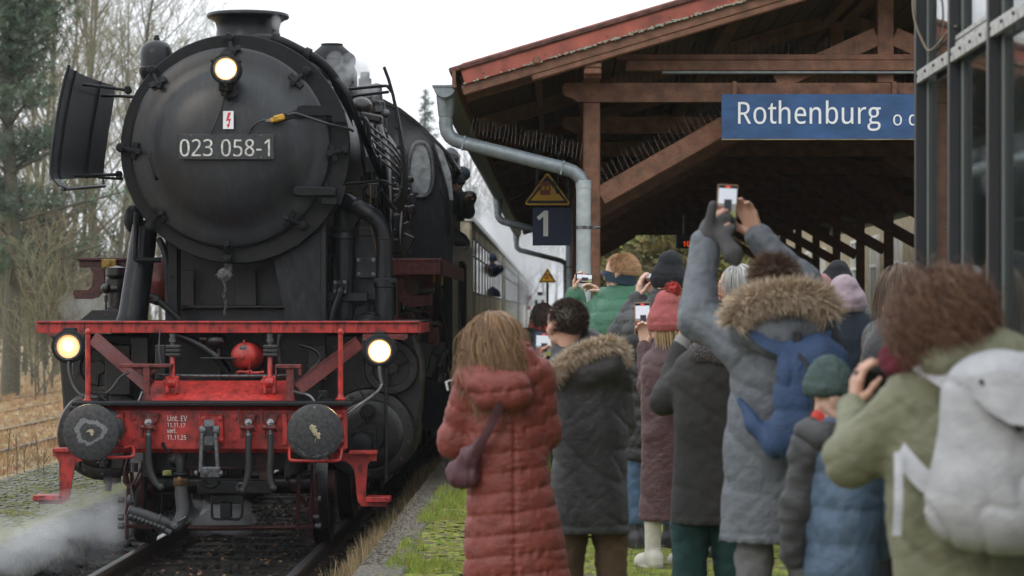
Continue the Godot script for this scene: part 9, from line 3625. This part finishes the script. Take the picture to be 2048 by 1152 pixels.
func others(skin: Color, dark: Color) -> void:
	# dark-skinned person in a black beanie, deeper under the canopy
	var J := skeleton(1676, 18.0, 1.77, 0.5)
	J.head = spot(1671, 572, 18.0)
	turn_head(J, 0.4)
	var p := person("dark-skinned person in a snug black beanie under the canopy", J)
	figure(p, J, dark)
	coat(p, J, mats.coat_black, {"w": 0.2, "hem": PLAT + 0.8, "hw": 0.2, "cell": 0.018})
	trousers(p, J, mats.trousers_dark)
	boots(p, J, mats.boot_black)
	beanie(p, J, mats.wool_black, {"tall": 0.05, "low": 0.01})
	# adult in olive with a dusty pink cap, carrying a child
	var D := 14.45
	J = skeleton(1650, D, 1.66, -0.2)
	J.head = spot(1640, 610, D)
	J.elR = spot(1712, 770, D - 0.02)
	J.wrR = spot(1690, 735, D + 0.15)
	p = person("adult in a dusty pink cap and olive coat carrying the small child", J)
	figure(p, J, skin)
	coat(p, J, mats.coat_olive, {"w": 0.2, "hem": PLAT + 0.7, "hw": 0.22, "amp": 0.009, "cell": 0.015}, [[spot(1672, 690, D - 0.05), spot(1690, 700, D - 0.1), 0.06, 0.045]])
	trousers(p, J, mats.trousers_dark)
	boots(p, J, mats.boot_black)
	beanie(p, J, mats.wool_dustypink, {"tall": 0.06})
	D = 13.85
	var Jc := skeleton(1705, D, 1.05, -0.7)
	var off: Vector3 = spot(1694, 608, D) - (Jc.head as Vector3)
	for key in Jc.keys():
		if Jc[key] is Vector3 and not key in ["f", "r", "hf", "hu", "hr"]:
			Jc[key] += off
	Jc.shL = spot(1678, 658, D - 0.03)
	Jc.shR = spot(1732, 660, D)
	Jc.elR = spot(1742, 700, D - 0.06)
	Jc.wrR = spot(1716, 716, D - 0.10)
	Jc.elL = spot(1668, 690, D + 0.08)
	Jc.wrL = spot(1680, 715, D + 0.16)
	Jc.k = 0.78
	turn_head(Jc, -0.15, 0.05)
	var c := person("small child in a lilac beanie and navy fleece carried on an arm", Jc)
	figure(c, Jc, skin, {"R": hand_limbs(Jc.wrR, Vector3(-0.9, -0.25, 0), Vector3(0, -0.6, -0.6), Vector3(0, 0.8, 0.5), [0.3, 0.4, 0.4, 0.4, 0.4], 0.75)})
	coat(c, Jc, mats.coat_navy, {"w": 0.20, "hem": spot(0, 790, D).y, "hw": 0.2, "flat": 0.8, "sleeve": 0.082, "amp": 0.008, "cell": 0.011, "collar": 0.105})
	trousers_short(c, Jc, mats.trousers_dark)
	beanie(c, Jc, mats.wool_lilac, {"tall": 0.055, "low": -0.02, "grow": 1.32, "cuff": -0.005})
	# brown-haired person in a black jacket with a round badge
	D = 12.33
	J = skeleton(1800, D, 1.74, 0.55)
	J.head = spot(1800, 585, D)
	J.shL = spot(1768, 680, D + 0.08)
	J.elL = spot(1752, 780, D + 0.1)
	J.wrL = spot(1768, 860, D + 0.2)
	turn_head(J, 0.2)
	p = person("brown-haired person in a black jacket with a round red badge", J)
	figure(p, J, skin)
	coat(p, J, mats.coat_black, {"w": 0.2, "hem": PLAT + 0.75, "hw": 0.21, "sleeve": 0.085, "amp": 0.009, "cell": 0.014})
	trousers(p, J, mats.trousers_dark)
	boots(p, J, mats.boot_black)
	hair(p, J, {"n": 900, "len": 0.30, "rad": 0.0045, "a": Color(0.10, 0.065, 0.045), "b": Color(0.23, 0.16, 0.115), "steps": 9, "lift": 0.3, "mess": 0.12, "cap": 1.04})
	var at := spot(1749, 690, D - 0.02)
	var face := Vector3(-0.35, 0.05, 1).normalized()
	for e in [[0.036, 0.0, mats.warn_red], [0.030, 0.004, mats.sign_white], [0.021, 0.008, mats.sign_navy], [0.011, 0.012, mats.sign_white]]:
		var b := MB.new()
		b.disc(at + face * (0.012 + e[1]), face, e[0], 0.005, 20, 0.001)
		part(p, "badge", b, e[2])
	# dark-haired onlooker with a phone far along the platform
	D = 24.0
	J = skeleton(1092, D, 1.58, 0.2)
	J.head = spot(1084, 634, D)
	J.elL = spot(1062, 690, D + 0.2)
	J.wrL = spot(1064, 664, D + 0.25)
	turn_head(J, 0.3)
	p = person("dark-haired person with a red scarf filming farthest along the platform", J)
	figure(p, J, Color(0.3, 0.16, 0.11), {"L": hand_limbs(J.wrL, Vector3(0.05, 1, 0), Vector3(0.5, 0, 0.5), Vector3(0.4, 0.2, 1), [0.5, 0.6, 0.6, 0.6, 0.6], 1.1)})
	coat(p, J, mats.coat_black, {"w": 0.2, "hem": PLAT + 0.7, "hw": 0.2, "cell": 0.018})
	trousers(p, J, mats.trousers_dark)
	boots(p, J, mats.boot_black)
	hair(p, J, {"n": 500, "len": 0.14, "curl": 0.01, "rad": 0.006, "a": Color(0.02, 0.013, 0.01), "b": Color(0.07, 0.045, 0.035), "steps": 6, "cap": 1.05})
	grown(p, "scarf", [{"limbs": [[spot(1072, 655, D), spot(1094, 656, D - 0.06), 0.05, 0.05]], "cell": 0.012, "soft": 0.01}], mats.wool_red, {})
	phone("phone lifted by the person farthest along the platform", spot(1065, 642, D + 0.22), Vector3(0, 1, 0), Vector3(0, 0, 1), 0.055, 0.085, mats.phone_black)


func trousers_short(root: Node3D, J: Dictionary, m: Material) -> void:
	var limbs := [[J.pelvis, J.pelvis - Vector3.UP * 0.03, 0.11, 0.11]]
	for s in ["L", "R"]:
		limbs.append([J["hip" + s], J["kn" + s], 0.07, 0.055])
		limbs.append([J["kn" + s], J["an" + s], 0.055, 0.05])
	grown(root, "trousers", [{"limbs": limbs, "cell": 0.016, "soft": 0.012}], m, {})


# footplate crew and passengers leaning out of the train
func crew(skin: Color) -> void:
	var rows := [
		["train driver in black leaning an elbow out of the cab window", 912, 366, 33.6, 936, 424, 931, 404, "coat_black", "wool_black"],
		["engine crew member in a grey cap looking out above the driver", 900, 318, 34.2, 912, 370, 908, 350, "coat_navy", "jacket_dark"],
		["passenger in a blue jacket leaning from the first carriage window", 984, 520, 58.0, 988, 546, 991, 538, "bag_blue", "bag_blue"],
		["passenger with bare head leaning from a window far down the train", 1054, 586, 129.0, 1056, 597, 1057, 594, "coat_rust", ""]]
	for e in rows:
		var d: float = e[3]
		var J := skeleton(e[1], d, 1.72, PI * 0.8)
		var off: Vector3 = spot(e[1], e[2], d) - (J.head as Vector3)
		for key in J.keys():
			if J[key] is Vector3 and not key in ["f", "r", "hf", "hu", "hr"]:
				J[key] += off
		# leaning: the body goes back into the window behind the head
		var lean := Vector3(-0.35, 0, 0)
		for key in ["pelvis", "waist", "hipL", "hipR", "knL", "knR", "anL", "anR"]:
			J[key] += lean
		J.chest += lean * 0.5
		J.elR = spot(e[4], e[5], d)
		J.wrR = spot(e[6], e[7], d - 0.15)
		J.elL = spot(e[4], e[5], d) + Vector3(-0.1, 0.0, -0.3)
		J.wrL = J.elL + Vector3(0.1, 0.15, 0.1)
		turn_head(J, 0.1)
		var p := thing("person", e[0], "person", J.pelvis, "people leaning out of the train")
		figure(p, J, skin, {"R": hand_limbs(J.wrR, Vector3(0.2, 0.5, 0.6), Vector3(0.3, -0.8, 0.3), Vector3(1, 0, 0), [0.3, 0.4, 0.4, 0.4, 0.4])})
		coat(p, J, mats[e[8]], {"w": 0.2, "hem": (J.pelvis as Vector3).y - 0.1, "hw": 0.2, "sleeve": 0.08, "cell": 0.018})
		trousers_short(p, J, mats.trousers_dark)
		if e[9] != "":
			beanie(p, J, mats[e[9]], {"tall": 0.03, "low": 0.01})
			var m := MB.new()
			m.slab(J.head + J.hf * 0.11 + J.hu * 0.045, J.hr, J.hf, PackedVector2Array([Vector2(-0.07, -0.02), Vector2(0.07, -0.02), Vector2(0.055, 0.035), Vector2(0, 0.05), Vector2(-0.055, 0.035)]), 0.008)
			part(p, "peak", m, mats.wool_black)
		else:
			hair(p, J, {"n": 300, "len": 0.05, "rad": 0.006, "a": Color(0.1, 0.06, 0.04), "b": Color(0.2, 0.13, 0.09), "steps": 3})
